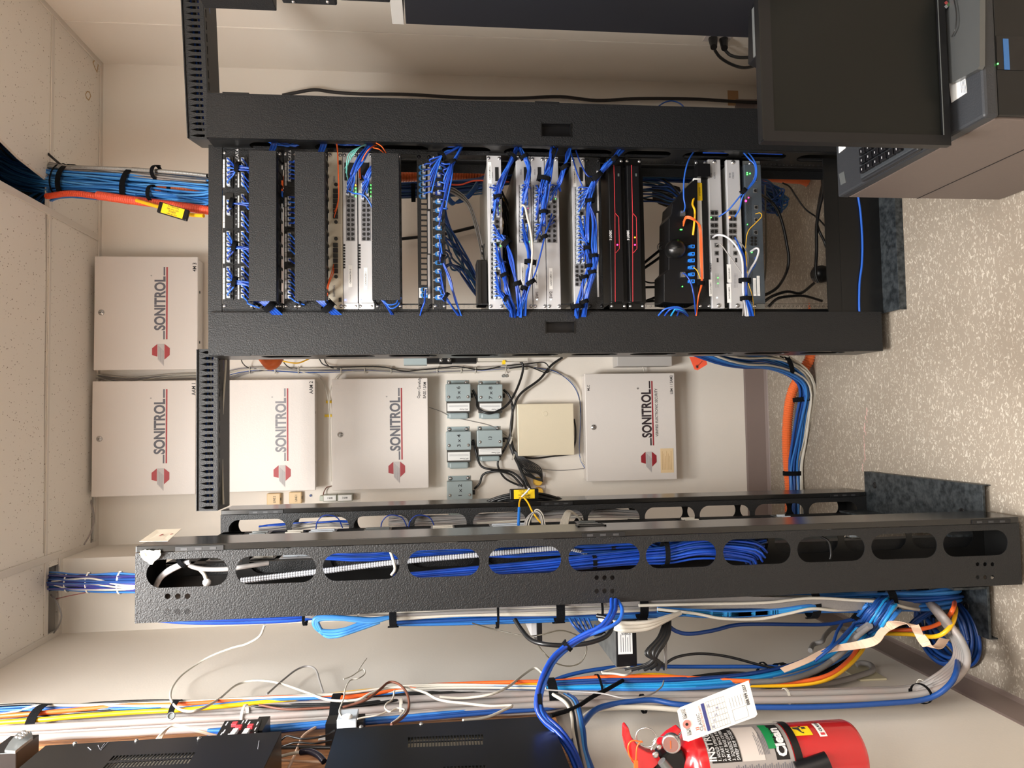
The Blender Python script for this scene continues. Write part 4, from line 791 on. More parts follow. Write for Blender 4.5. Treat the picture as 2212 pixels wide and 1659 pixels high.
# ================================================================== BACK WALL EQUIPMENT
def wrect(pa, pb, ya, yb, Y):
    a, b_ = P(pb, yb, Y), P(pa, ya, Y); c, d = P(pa, yb, Y), P(pb, ya, Y)
    return min((a.x+c.x)/2, (b_.x+d.x)/2), max((a.x+c.x)/2, (b_.x+d.x)/2), min((a.z+d.z)/2, (c.z+b_.z)/2), max((a.z+d.z)/2, (c.z+b_.z)/2)
def ins(t, s, px, py, Y, size, m, sx=.9, align='CENTER', tilt=0, **k):
    c = P(px, py, Y); ct, st = math.cos(tilt), math.sin(tilt)
    return text(s, size, c-V((0,0,size*.35)), m, t, ux=(ct,0,st), uy=(-st,0,ct), align=align, sx=sx, **k)
def alarm(label, pa, pb, ya, yb, lx, ly, red, ink, notes, dep=.095, logo=None, sub=None, stick=None, fsize=.083, sxw=.80):
    Y = BW-dep; x0, x1, z0, z1 = wrect(pa, pb, ya, yb, Y); t = thing('alarm_enclosure', label, 'metal enclosure', ((x0+x1)/2, BW-dep/2, z0))
    G().box((x0+.006, Y+.014, z0+.006), (x1-.006, BW-.001, z1-.006)).build('back_box', CREAM, t, bevel=.002)
    dr = G().box((x0, Y, z0), (x1, Y+.013, z1)).build('door', CREAM, t, bevel=.003)
    c = P(lx, ly, Y); q = G().lathe(c, (0,-1,0), [(0,.0115),(.003,.0115),(.0045,.009),(.0048,.007),(.0065,.0065),(.007,.003)], 22).build('key_lock', STEEL, dr); G().box((c.x-.0012, Y-.0075, c.z-.004), (c.x+.0012, Y-.006, c.z+.004)).build('keyway', JACK, q)
    for x in ((x0*.3+x1*.7), (x0*.75+x1*.25)): G().cyl((x, Y+.045, z0+.0058), (x, Y+.045, z0+.0048), .006, n=12).build('knockout_hole', JACK, t)
    lp, yl, yr, yo = logo   # text row px centre, left y, right y of the underline
    cz = P(lp, (yl+yr)/2, Y).z; xl, xr = P(lp, yl, Y).x, P(lp, yr, Y).x; wd = xr-xl; yf = Y-.0006
    def lb(x0_, x1_, zz, th, m, n): G().box((x0_, yf, zz-th/2), (x1_, yf+.0005, zz+th/2)).build(n, m, dr)
    zu = cz-.0175
    q = text('SONITROL', .0575, (xl+wd*.135, yf, cz-.0205), ink, dr, sx=1.0, bold=.0019)
    xs = [v.co.x for v in q.data.vertices]; w0 = max(xs)-min(xs); f = wd*.745/w0; ox = q.location.x+wloc(dr).x; lo = min(xs)+ox
    for v in q.data.vertices: v.co.x = (v.co.x+ox-lo)*f-(ox-xl-wd*.125)
    lb(xl, xl+wd*.115, zu, .006, ink, 'logo_bar'); lb(xr-wd*.115, xr, zu, .006, ink, 'logo_bar')
    lb(xl, xr, zu-.0105, .006, red, 'red_underline')
    text('®' if sub else 'o', .012, (xr-wd*.13, yf, cz+.03), ink, dr)
    # emblem: octagon halves with a striped slanted band
    e0 = P(lp, yo, Y); s = .0265; X = e0.x; Z = cz-.006
    G().prism([(-s*.72, s*.52), (-s*.5, s*1.28), (s*.55, s*1.28), (s*1.2, s*.52)][::-1], (X, yf, Z+.0), (1,0,0), (0,0,1), .0006).build('emblem_half', red, dr)
    G().prism([(-s*1.2, -s*.52), (s*1.2, -s*.52), (s*.55, -s*1.28), (-s*.5, -s*1.28)], (X, yf, Z), (1,0,0), (0,0,1), .0006).build('emblem_half', red, dr)
    g = G(); g2 = G().prism([(-s*2.2, -s*.45), (-s*1.2, s*.45), (s*1.2, s*.45), (s*1.2, -s*.45)], (X, yf+.0001, Z), (1,0,0), (0,0,1), .0004)
    g2.build('emblem_band', mat('silver ink', (196, 190, 188), .5), dr)
    for i in range(6):
        z = -s*.38+i*s*.15; g.box((X-s*(1.95-i*.16), yf-.0004, Z+z-.0004), (X+s*(.2+.15*i), yf-.0001, Z+z+.0005))
    g.build('emblem_stripes', GRYINK, dr)
    for s_, px, py, sz, tl in notes: ins(dr, s_, px, py, Y-.0006, sz, INK, sx=.85, tilt=tl)
    if sub:
        ins(dr, 'VERIFIED ELECTRONIC SECURITY', sub[0], sub[1], Y-.0006, .0165, ink, sx=.84)
    if stick:
        a0, a1, b0, b1 = wrect(*stick, Y-.001); q = G().box((a0, Y-.0012, b0), (a1, Y-.0002, b1)).build('paper_label', mat('pale orange paper', (232, 204, 160), .7), dr)
        for i in range(7): zz = b1-.008-i*.0065; G().box((a0+.012, Y-.0016, zz-.0006), (a1-.012-.01*(i%3), Y-.0012, zz+.0006)).build('print_line', mat('tan print', (190, 150, 100), .7), q)
    return t
RI2 = mat('red print dull', (168, 60, 66), .5); RI3 = mat('deep red print', (150, 32, 44), .5)
alarm('beige alarm box at top, noted 4M 3, nearest the middle rack', 203, 427, 554, 799, 219, 675, REDINK, GRYINK, [('4M 3', 420, 577, .021, 0)], logo=(345, 733, 577, 760))
alarm('beige alarm box noted AAM 1, high on the wall left of the overhead raceway', 198, 423, 822.5, 1071, 215, 948, REDINK, GRYINK, [('AAM 1', 418, 840, .021, 0)], logo=(344, 1001, 841, 1029))
alarm('beige alarm box noted AAM 2, partly behind the overhead raceway', 465, 681, 820, 1062, 481, 943, REDINK, mat('faded grey print', (146, 146, 152), .6), [('AAM 2', 672, 837, .021, 0)], logo=(606, 996, 839, 1022))
alarm('beige alarm box noted Open Carefully, noted BASE / SAM, beside the grey transformers', 717, 925, 817.5, 1057, 735, 939, RI2, GRYINK, [('Open Carefully', 905, 838, .0165, -.06), ('BASE / SAM', 917, 843, .0165, -.03)], logo=(853, 993, 838, 1014))
alarm('greyish alarm box with VERIFIED ELECTRONIC SECURITY, lowest on the wall', 1265, 1460, 806.5, 1038, 1282, 923, RI3, DKINK, [('MLC', 1271, 838, .015, 0), ('LEM 1 / SAM2', 1450, 831, .0165, 0)], logo=(1396, 962.5, 823, 992), sub=(1418, 891), stick=(1427, 1455, 968.5, 1021))
# ivory box
x0, x1, z0, z1 = wrect(1118, 1240, 872, 984, BW-.07); t = thing('junction_enclosure', 'plain ivory square box with one round knockout, left of the lowest alarm box', 'metal enclosure', ((x0+x1)/2, BW-.035, z0))
G().box((x0, BW-.07, z0), (x1, BW-.06, z1)).build('cover', IVORY, t, bevel=.003); G().box((x0+.004, BW-.06, z0+.004), (x1-.004, BW-.001, z1-.004)).build('back_box', IVORY, t)
c = P(1178, 894, BW-.07); G().lathe(c, (0,-1,0), [(0,.0105),(.0008,.0105),(.0008,.0085),(.0003,.008)], 24).build('knockout_disc', IVORY, t)
cable('black_cable', 'short black cable lying under the ivory box', 'cable', [P(1116, 984, BW-.03), P(1150, 990, BW-.02), P(1190, 986, BW-.02), P(1236, 981, BW-.03)], .0035, BKC)
cable('black_cable', 'black cable showing at the right edge of the ivory box', 'cable', [P(1240, 905, BW-.03), P(1243, 925, BW-.02), P(1243, 950, BW-.02), P(1239, 968, BW-.03)], .004, BKC)
# grey transformers
for (pa, pb, ya, yb, s, lab, short) in ((963, 1017, 820, 905, '5 x 6', 'grey transformer numbered 5 x 6, upper right of the group', 0), (1033, 1086, 821, 905, '7 x 8', 'grey transformer numbered 7 x 8, lower right of the group', 0), (964, 1018, 922, 1013, '3 x 4', 'grey transformer numbered 3 x 4, upper middle of the group', 0), (1031, 1086, 921, 997, '13', 'grey transformer numbered 13, lower middle of the group', 1), (966, 1021, 1030, 1120, '1 x 2', 'grey transformer numbered 1 x 2, half hidden by the left rack', 0)):
    Y = BW-.062; x0, x1, z0, z1 = wrect(pa, pb, ya, yb, Y); L = x1-x0
    t = thing('class_two_transformer', lab, 'transformer', ((x0+x1)/2, BW-.03, z0)); g = GREYT
    f1, f2 = (.11, .55 if not short else .58)   # flange fraction, wiring box fraction (from the right)
    G().box((x1-L*.12, BW-.005, z0+.006), (x1, BW-.001, z1-.006)).box((x0+L*.02, BW-.005, z0+.006), (x0+L*.15, BW-.001, z1-.006)).build('mounting_flange', g, t)
    G().box((x1-L*f2, Y, z0), (x1-L*f1, BW-.002, z1)).build('wiring_cover', g, t, bevel=.003)
    G().box((x0+L*.16, Y+.004, z0+.002), (x1-L*f2, BW-.002, z1-.003)).build('core_stack', LAM, t, bevel=.001)
    G().box((x0, Y+.014, z0+.012), (x0+L*.16, BW-.002, z1-.012)).build('coil_cap', g, t, bevel=.007)
    q = G().box((x0+L*.2, Y+.0028, z0+.006), (x1-L*f2-L*.05, Y+.004, z1-.006)).build('rating_label', WHT, t)
    xm = (x0+L*.2+x1-L*f2-L*.05)/2
    text('AFC-Power', .0115, (x0+L*.2+.011, Y+.0026, (z0+z1)/2+.002), DKINK, q, ux=(0,0,1), uy=(-1,0,0), sx=.9) if False else text('AFC-Power', .0095, (x0+L*.21+.0085, Y+.0026, z0+.012), DKINK, q, ux=(0,0,1), uy=(-1,0,0), sx=.8)
    for i in range(2): G().box((xm+.002+i*.005, Y+.0024, z0+.012), (xm+.003+i*.005, Y+.0029, z1-.012)).build('print_line', GRYINK, q)
    for fx in (x1-L*.06,):
        for z in (z0+.016, z1-.016): screw(t, fx, BW-.006, z, .0065)
    for z in (z0+.012, z1-.012): screw(t, (x0+x1)/2+L*.06, Y-.0005, z, .005)
    text(s, .021, ((x1-L*f2+x1-L*f1)/2, Y-.0006, (z0+z1)/2-.008), INK, t, align='CENTER', sx=.9+(.35 if len(s) > 3 else 0))
    G().cyl(((x0+x1)/2+L*.1, BW-.03, z0), ((x0+x1)/2+L*.1, BW-.03, z0-.012), .01, n=12).build('conduit_fitting', BKC, t)
W0 = BW-.02
def wc(lab, pts, r, m, grp=None, name='service_cable', off=.02):
    return cable(name, lab, 'cable', [P(p[0], p[1], BW-(p[2] if len(p) > 2 else off)) for p in pts], r, m, grp)
wc('black cord from transformer 5 x 6 passing under transformer 7 x 8', [(1021, 842), (1030, 862), (1032, 880, .06), (1050, 892, .08), (1070, 890, .08), (1095, 875, .07), (1112, 850, .06), (1126, 815, .05), (1130, 790, .05), (1122, 778, .05)], .0052, BKC)
wc('black cord from transformer 7 x 8 down beside the ivory box', [(1088, 842), (1100, 855, .03), (1107, 880, .03), (1106, 920, .03), (1100, 950, .03), (1106, 975, .03), (1122, 1010, .04), (1138, 1050, .05)], .0052, BKC)
wc('long black cord slanting from behind the middle rack to the ivory box', [(1215, 772, .03), (1190, 790, .03), (1165, 820, .04), (1125, 850, .04), (1110, 880, .04), (1104, 915, .04), (1103, 948, .04), (1108, 975, .05), (1128, 1020, .05), (1148, 1060, .05)], .0052, BKC)
wc('black cord leaving transformer 13 towards the yellow tag', [(1088, 946), (1098, 950, .03), (1090, 970, .03), (1078, 990, .03), (1076, 1008, .03), (1090, 1032, .03), (1115, 1046, .03), (1130, 1050, .04)], .0045, BKC)
wc('black cord from transformer 3 x 4 to the yellow tag', [(1022, 950), (1028, 975, .03), (1038, 1005, .03), (1060, 1014, .04), (1100, 1018, .04), (1125, 1035, .05), (1140, 1062, .05)], .0048, BKC)
wc('black cord from transformer 1 x 2 arching to the yellow tag', [(1025, 1056), (1036, 1044, .03), (1045, 1024, .03), (1075, 1018, .05), (1105, 1026, .05), (1130, 1052, .06)], .0048, BKC)
wc('thin grey wire from the beige Open Carefully box to the transformers', [(927, 880, .01), (950, 888, .006), (975, 900, .006), (1010, 908, .006), (1060, 920, .006), (1090, 938, .008), (1104, 952, .01)], .0013, GRC)
for i in range(9):
    wc('black cord hanging in the folded hank below the ivory box', [(1106, 952, .04), (1110+i*.5, 975, .05), (1117+i*2.6, 1000-i, .05+.003*i), (1140+i*3.4, 1018-i*.9, .055+.003*i), (1164+i*.9, 1022+i*1.9, .06), (1170, 1032+i*.9, .06), (1160-i*1.8, 1034-i*.4, .055), (1132-i, 1010+i, .05), (1112, 985, .04)][:7 if i % 2 else 9], .0024, BKC, 'black cords of the folded hank')
wc('grey wire sagging from the hank to the lowest alarm box', [(1114, 988, .03), (1130, 1002, .01), (1165, 1012, .008), (1210, 1016, .008), (1262, 1012, .02)], .0016, GRC)
for (px, py, lab) in ((1103, 952, 'upper'), (1109, 986, 'lower')): strap(P(px, py, BW-.045), (-.3,0,-1), .014, .013, .006, 'white cable tie round the black cords left of the ivory box, %s' % lab, m=WHC, name='cable_tie', cat='cable tie')
# outlet behind the yellow tag
a0, a1, b0, b1 = wrect(1118, 1178, 1023, 1085, BW-.004); t = thing('power_outlet', 'pale outlet plate with yellow plugs behind the yellow warning tag', 'outlet', ((a0+a1)/2, BW, b0))
G().box((a0, BW-.005, b0), (a1, BW-.0005, b1)).build('cover_plate', mat('pale plate', (206, 198, 194), .4), t, bevel=.001)
for px, py in ((1162, 1040), (1164, 1062)): c = P(px, py, BW-.02); G().cyl(c+V((0,.014,0)), c-V((0,.02,0)), .02, .016, 18).build('yellow_plug', mat('yellow plug plastic', (236, 188, 70), .45), t)
# bundle of white and blue cables running down the wall beside the middle rack
cl = [P(205, 812, BW-.02), P(235, 818, BW-.02), P(280, 822, BW-.018), P(350, 815, BW-.02), P(420, 812, BW-.02), P(470, 814, BW-.02)]
bundle('service_cable', 'cable', cl, 9, .012, .007, .0024, [WHC, GRC], '{c} cable running between the two uppermost alarm boxes', 'pale cables between the alarm boxes', seed=5, wob=.9)
cl = [P(476, 818, BW-.02), P(500, 805, BW-.02), P(560, 797, BW-.02), P(640, 800, BW-.02), P(720, 799, BW-.02), P(800, 797, BW-.02), P(900, 803, BW-.02), P(960, 801, BW-.02), P(1040, 798, BW-.02), P(1110, 794, BW-.022), P(1160, 790, BW-.022)]
bundle('service_cable', 'cable', cl, 11, .012, .007, .0024, [WHC, WHC, BLUE[2], GRC, WHC, DKB[0]], '{c} cable in the tied run down the wall behind the middle rack', 'cables of the tied wall run', seed=6, wob=.9, k=6)
for i in range(3): wc('grey cable curving from the tied run toward the AAM 2 box', [(478, 822+i*4, .02), (500, 812+i*3, .02), (540, 803+i, .02), (580, 799, .02)], .0022, GRC, 'grey cables curving to the AAM 2 box')
for px, i in ((540, 0), (595, 1), (645, 2), (737, 3), (788, 4), (845, 5), (944, 6), (996, 7), (1027, 8), (1092, 9)):
    strap(P(px, 799, BW-.02), (0,0,1), .013, .01, .004, 'white cable tie on the tied wall run, %s from the top' % ORD[i], m=WHC, name='cable_tie', cat='cable tie')
for i in range(4): wc(['blue cable', 'white cable', 'grey cable', 'second white cable'][i]+' bending from the tied run down to the lowest alarm box', [(1130, 792, .02), (1170, 797+i, .02), (1200, 803+i*1.5, .02), (1232, 825-i*2, .02), (1250, 856-i, .02), (1254-i*.6, 900, .02), (1251-i, 960, .02), (1253, 990, .02), (1264, 1012-i*3, .03)], .0025, [DKB[0], WHC, GRC, WHC][i])
wc('black cord draped along the tied wall run', [(690, 776, .03), (700, 788, .03), (730, 793, .03), (820, 792, .03), (870, 802, .035), (900, 800, .035), (960, 794, .035), (990, 792, .03), (1040, 799, .03), (1080, 792, .03)], .0026, BKC)
wc('black cord looping off the end of the tied wall run', [(1095, 790, .04), (1140, 786, .04), (1175, 783, .04), (1186, 797, .04), (1178, 805, .04), (1140, 792, .04), (1100, 796, .04)], .0026, BKC)
wc('thin white wire sagging between the AAM 2 and Open Carefully boxes', [(650, 803, .02), (690, 815, .02), (706, 850, .02), (712, 900, .02), (714, 960, .02), (716, 1040, .02)], .0018, WHC)
wc('white wire curving up beside the Open Carefully box', [(770, 801, .02), (735, 808, .02), (718, 830, .02), (711, 870, .02), (713, 905, .02)], .0022, WHC)
for px, py, i in ((712, 868, 0), (709, 898, 1)):
    c = P(px, py, BW-.003); G().obox(c, .011, .003, .03, V((1,0,0)), V((0,1,0)), V((0,0,1))).build('yellow_tape', YST, label='small yellow tape piece on the wall beside the Open Carefully box, '+['right', 'left'][i], cat='tape')
# things on the back of the middle rack seen past the left manager
a0, a1, b0, b1 = wrect(872, 1050, 774, 786, 2.9); t = thing('mounting_rail', 'grey and black rail edge peeking out left of the middle rack', 'rail', ((a0+a1)/2, 2.93, b0))
x0, x1, z0, z1 = wrect(922, 1030, 772, 784, 2.9); G().box((x0, 2.9, z0), (x1+.05, 2.96, z1)).build('black_section', BLP, t)
x0, x1, z0, z1 = wrect(872, 922, 774, 788, 2.9); G().box((x0, 2.9, z0), (x1+.05, 2.96, z1)).build('grey_section', GREYT, t)
x0, x1, z0, z1 = wrect(948, 976, 772, 787, 2.89); q = G().box((x0, 2.88, z0), (x1+.05, 2.9, z1)).build('clamp', BLP, t, bevel=.002)
for py in (953, 970): c = P(py, 778, 2.88); screw(q, c.x, 2.8795, c.z, .006)
x0, x1, z0, z1 = wrect(1032, 1140, 772, 780, 2.9); G().box((x0, 2.905, z0), (x1+.05, 2.95, z1)).build('white_section', WHC, t)
x0, x1, z0, z1 = wrect(1086, 1092, 778, 786, 2.9); G().box((x0, 2.9, z0), (x1, 2.94, z1)).build('yellow_plug', YST, t)
x0, x1, z0, z1 = wrect(1333, 1452, 771, 791, BW-.08); t = thing('junction_enclosure', 'small grey box peeking out above the lowest alarm box', 'metal enclosure', (x0, BW-.04, z0))
G().box((x0, BW-.08, z0), (x1+.12, BW-.001, z1)).build('body', mat('light grey enclosure', (188, 184, 180), .4), t, bevel=.003)
wc('short white wires between the small grey box and the lowest alarm box', [(1388, 790, .03), (1391, 800, .03), (1392, 808, .03)], .003, WHC)
# orange hazard tag
t_pts = [(1489, 771), (1523, 771), (1528, 787), (1507, 800), (1500, 798)]; Y = 2.62
pp = [P(a, b_, Y) for a, b_ in t_pts]; o_ = pp[0]
t = G().prism([(p.x-o_.x, p.z-o_.z) for p in pp], o_, (1,0,0), (0,0,1), .0012).build('hazard_tag', mat('fluorescent orange card', (250, 96, 62), .6), label='orange hazard tag with a black burst symbol hanging by the left manager', cat='tag')
c = P(1506, 792, Y-.002)
g = G()
for i in range(12): a = i*math.pi/6; g.prism([(0,-.0008),(.0085,0),(0,.0008)], (c.x, c.y, c.z), (math.cos(a),0,math.sin(a)), (-math.sin(a),0,math.cos(a)), .0004)
g.lathe(c, (0,-1,0), [(0,.0035),(.0005,.0035)], 12); g.obox(c+V((.012,0,-.012)), .022, .0005, .0012, V((.7,0,-.7)), V((0,1,0)), V((.7,0,.7))); g.build('burst_symbol', INK, t)
wc('yellow cable dipping out beside the top of the left manager', [(596, 776, .3), (620, 782, .3), (645, 784, .3), (670, 774, .3)], .0028, YEL)
G().tube([P(566, 766, 2.7), P(575, 779, 2.7), (P(584, 788, 2.68)), P(595, 782, 2.68), P(602, 768, 2.7)], .02, 12).build('conduit_loop', ORG, label='orange corrugated conduit bend peeking out near the top of the left manager', cat='conduit')
for i in range(3): wc('thin dark cord dropping from the rack to the tied wall run', [(700-i*90, 770, .2), (704-i*90, 784, .1), (716-i*90, 794, .03), (735-i*90, 797, .025)], .0022, BKC, 'dark cords joining the tied wall run')
# line jacks and main modules
for (pa, pb, ya, yb, s, lab) in ((576, 605, 1066, 1092, 'LINE 2', 'small tan wall jack marked LINE 2, the upper one'), (624, 651, 1063, 1088, 'LINE 1', 'small tan wall jack marked LINE 1, the lower one')):
    Y = BW-.028; x0, x1, z0, z1 = wrect(pa, pb, ya, yb, Y); t = thing('line_jack', lab, 'wall jack', ((x0+x1)/2, BW, z0))
    G().box((x0, Y, z0), (x1, BW-.001, z1)).build('housing', mat('tan jack plastic', (226, 196, 150), .45), t, bevel=.003); G().box(((x0+x1)/2-.006, Y+.006, z0-.0006), ((x0+x1)/2+.006, BW-.008, z0+.0006)).build('socket_opening', JACK, t)
    ins(t, s, (pa+pb)/2+2, (ya+yb)/2, Y-.0006, .0125, INK, sx=.8)
GM = mat('pale green grey plastic', (186, 192, 178), .4)
for (pa, pb, ya, yb, s) in ((698, 727, 1069, 1083, 'MAIN 1'), (729, 761, 1068, 1083, 'MAIN 2')):
    Y = BW-.05; x0, x1, z0, z1 = wrect(pa, pb, ya, yb, Y); t = thing('terminal_module', '%s of two small grey green modules, written %s' % ('upper' if pa < 700 else 'lower', s), 'module', ((x0+x1)/2, BW, z0))
    G().box((x0, Y, z0), (x1, BW-.001, z1)).build('body', mat('module grey', (150, 150, 138), .4, .3), t, bevel=.001)
    G().box((x0+.002, Y+.006, z1), (x1-.004, BW-.001, z1+.016)).build('top_terminal', GM, t, bevel=.002)
    q = G().box((x0+.003, Y-.001, z0+.003), (x1-.003, Y+.001, z1-.003)).build('paper_label', WHT, t); text(s, .011, ((x0+x1)/2+.004, Y-.0014, (z0+z1)/2), INK, q, ux=(0,0,1), uy=(-1,0,0), align='CENTER', sx=.6)
x0, x1, z0, z1 = wrect(696, 758, 1089, 1095, BW-.05); G().box((x0, BW-.06, z0), (x1, BW-.001, z1)).build('white_trunking', WHC, label='narrow white trunking below the two small modules', cat='trunking', bevel=.001)
wc('brown wire arching from under the AAM 2 gap to the modules', [(716, 1050, .02), (706, 1053, .02), (700, 1062, .02), (698, 1072, .03)], .0022, mat('brown jacket', (110, 66, 50), .5))
c = P(671, 1070.5, BW-.003); G().cyl(c+V((0,.003,0)), c-V((0,.003,0)), .005, n=12).build('push_pin', DKB[1], label='tiny blue push pin in the wall beside the LINE 1 jack', cat='pin')
for px, i in ((1087, 0), (1094, 1)): c = P(px, 812, BW-.002); G().lathe(c, (0,-1,0), [(0,.007),(.003,.007),(.003,.0035),(-.001,.003)], 14).build('screw_anchor', mat('grey anchor', (150, 150, 146), .5), label='grey plastic wall anchor above transformer 7 x 8, '+['left', 'right'][0 if i == 0 else 1].replace('left', 'upper').replace('right', 'lower'), cat='anchor')
# orange conduit behind the middle rack + dark blue bundle + loose cables in its openings
def corr(name, label, pts, r, m, n=14, k=10, cat='conduit', pitch=.0095):
    path = catmull([P(*p) if len(p) == 3 and p[0] > 5 else V(p) for p in pts], k); L = sum((path[i+1]-path[i]).length for i in range(len(path)-1))
    m_ = int(L/(pitch/2)); res = []; acc = 0; i = 0; seg = (path[1]-path[0]).length
    for q in range(m_):
        d = q*L/m_
        while acc+seg < d and i < len(path)-2: acc += seg; i += 1; seg = (path[i+1]-path[i]).length
        res.append(path[i].lerp(path[i+1], min(1, (d-acc)/max(seg, 1e-6))))
    T, N, B = frames(res); vs = []
    for q, p in enumerate(res):
        rr = r*(1.0 if q % 2 else .8)
        for j in range(n): a = 2*math.pi*j/n; vs.append(p+N[q]*(rr*math.cos(a))+B[q]*(rr*math.sin(a)))
    g = G().add(vs, [(q*n+j, q*n+(j+1)%n, (q+1)*n+(j+1)%n, (q+1)*n+j) for q in range(len(res)-1) for j in range(n)], 0, False)
    return g.build(name, m, label=label, cat=cat)
corr('orange_conduit', 'fat orange corrugated conduit running down behind the middle rack', [(380, 428, 2.62), (450, 424, 2.55), (600, 395, 2.55), (760, 388, 2.56), (900, 380, 2.56), (1000, 378, 2.56), (1080, 386, 2.56), (1250, 380, 2.56), (1400, 376, 2.56), (1600, 378, 2.6), (1700, 384, 2.7), (1745, 392, 2.78), (1764, 430, 2.8), (1762, 520, 2.8), (1758, 640, 2.8), (1752, 760, 2.78), (1738, 795, 2.8), (1712, 845, 2.86), (1702, 900, 2.9), (1700, 970, 2.92), (1706, 1060, 2.92), (1706, 1110, 2.9)], .021, ORG)
NV = [DKB[1], DKB[0], mat('slate blue jacket', (44, 82, 118), .45)]
bundle('network_cable', 'cable', [P(480, 440, 2.5), P(700, 420, 2.5), P(870, 412, 2.5), P(960, 408, 2.52), P(1040, 400, 2.5), P(1090, 380, 2.5), P(1250, 372, 2.5), P(1400, 376, 2.5), P(1560, 380, 2.5)], 26, .028, .02, .0032, NV, 'dark blue cable of the thick run down the back of the middle rack', 'blue run behind the middle rack', seed=8)
for i in range(14):
    y0_ = 400+i*4; s = i/13
    cable('network_cable', 'dark blue cable fanning down behind the numbered panel in the open gap', 'cable', [P(958, 420+i*13, 2.33), jit(P(966+s*6, 470+i*8, 2.4), .012), jit(P(988-s*6, 520+i*4.5, 2.46), .02), jit(P(1007, 570+i*2, 2.48), .016), jit(P(1030+s*8, 600+s*50, 2.5), .012), P(1060, 640+s*20, 2.45)], .0032, NV[i%3], 'blue cables fanning in the open gap', 6)
for i in range(6): cable('network_cable', 'dark blue loop hanging behind the right end of the numbered panel', 'cable', [P(960, 405+i*3, 2.33), P(975, 432+i*2, 2.4), P(990, 438-i, 2.42), P(1012, 428-i*2, 2.44), P(1032, 405-i*3, 2.48)], .0032, NV[i%3], 'blue loops behind the numbered panel', 6)
for i in range(7): cable('network_cable', 'grey cable swinging down through the open gap behind the panels', 'cable', [P(960, 402+i*1.5, 2.33), P(985, 410+i*2, 2.4), P(1012, 435+i*2, 2.42), P(1030, 480+i*4, 2.42), P(1042, 530+i*5, 2.4)], .0026, [GRC, BKC, mat('taupe jacket', (112, 104, 92), .5)][i%3], 'grey cables in the open gap', 6)
cable('red_cable', 'thin red cable crossing in front of the orange conduit in the open gap', 'cable', [P(965, 398, 2.4), P(995, 399, 2.42), P(1030, 390, 2.44), P(1100, 393, 2.42)], .0028, REDO)
for (pa, ya, pb, yb, i) in ((868, 516, 905, 512, 0), (960, 506, 1034, 488, 1)):
    a, b_ = P(pa, ya, BW-.03), P(pb, yb, BW-.03); G().cyl(a, b_, .007, n=10).build('black_rod', BLP, label='black rod behind the rack, seen through the open gap %s' % ('above the window panel' if i == 0 else 'right of the black box'), cat='rod')
strap(P(893, 416, 2.5), (0,0,-1), .03, .022, .014, 'dark wrap on the blue run seen just above the window panel')
# yellow things behind the uppermost large switch
for i, (pts) in enumerate(([(1084,432),(1100,432),(1100,458),(1092,466),(1084,462)], [(1085,470),(1098,468),(1099,482),(1090,486)], [(1085,488),(1099,486),(1099,500),(1094,505)], [(1092,540),(1100,536),(1101,553),(1086,551)], [(1095,585),(1104,584),(1104,598),(1096,598)])):
    pp = [P(a, b_, 2.62) for a, b_ in pts]; o_ = pp[0]; G().prism([(p.x-o_.x, p.z-o_.z) for p in pp][::-1], o_, (1,0,0), (0,0,1), .03).build('yellow_device', mat('yellow moulded plastic', (214, 170, 60), .5), label='yellow moulded piece behind the uppermost large switch, %s from the right' % ORD[i], cat='plastic piece')
for i in range(8): cable('power_cable', 'black cord tangled behind the uppermost large switch', 'cable', [jit(P(1088, 415+i*8, 2.5), .01), jit(P(1095, 470+i*6, 2.52), .012), jit(P(1092, 530+i*6, 2.5), .012), jit(P(1098, 600+i*4, 2.52), .01), P(1100, 655, 2.5)], .004, BKC, 'black cords behind the uppermost large switch', 6)
# lower gap tangle
for i in range(14): cable('network_cable', 'dark cable sweeping behind the angular fibre device', 'cable', [jit(P(1385, 380+i*4, 2.5), .008), jit(P(1420, 384+i*4, 2.5), .01), jit(P(1450, 400+i*3, 2.48), .01), jit(P(1478, 420+i*2, 2.44), .01), P(1495, 440, 2.4)], .0032, [BKC, NV[0], NV[2]][i%3], 'dark cables behind the angular device', 6)
q_ = [P(a, b_, BW-.002) for a, b_ in ((1408, 402), (1440, 396), (1468, 404), (1474, 420), (1462, 436), (1440, 447), (1424, 441), (1410, 430))]; o_ = q_[0]
struct(G().prism([(p.x-o_.x, p.z-o_.z) for p in q_], (o_.x, BW-.0005, o_.z), (1,0,0), (0,0,1), .0012), 'trim_%d' % k, mat('dark wall hole', (34, 28, 24), .9)); k += 1
for (pts, r, lab) in (([(1388, 571, 2.5), (1420, 545, 2.45), (1445, 525, 2.4), (1452, 512, 2.38)], .005, 'upper black cord slanting to the angular fibre device'), ([(1388, 582, 2.5), (1420, 560, 2.45), (1445, 540, 2.4)], .005, 'lower black cord slanting to the angular fibre device'), ([(1388, 606, 2.5), (1405, 611, 2.48), (1430, 609, 2.42)], .0028, 'thin black cord sagging to the angular fibre device'), ([(1388, 621, 2.5), (1432, 620, 2.4)], .0045, 'level black cord left of the thin one'), ([(1386, 654, 2.5), (1410, 645, 2.45), (1433, 636, 2.4)], .005, 'black cord rising to the left end of the angular device'), ([(1386, 652, 2.5), (1410, 651, 2.45), (1433, 648, 2.4)], .0045, 'black cord along the very left end of the lower gap')):
    cable('power_cable', lab, 'cable', [P(*p) for p in pts], r, BKC)
for i in range(3): cable('power_cable', 'thin black cord loop beside the round dome', 'cable', [P(1444, 532, 2.3), P(1432+i*3, 522+i*2, 2.3), P(1421+i*3, 530+i*2, 2.3), P(1424+i*4, 540, 2.3), P(1443, 534, 2.3)], .0014, BKC, 'thin cord loops beside the dome', 6)
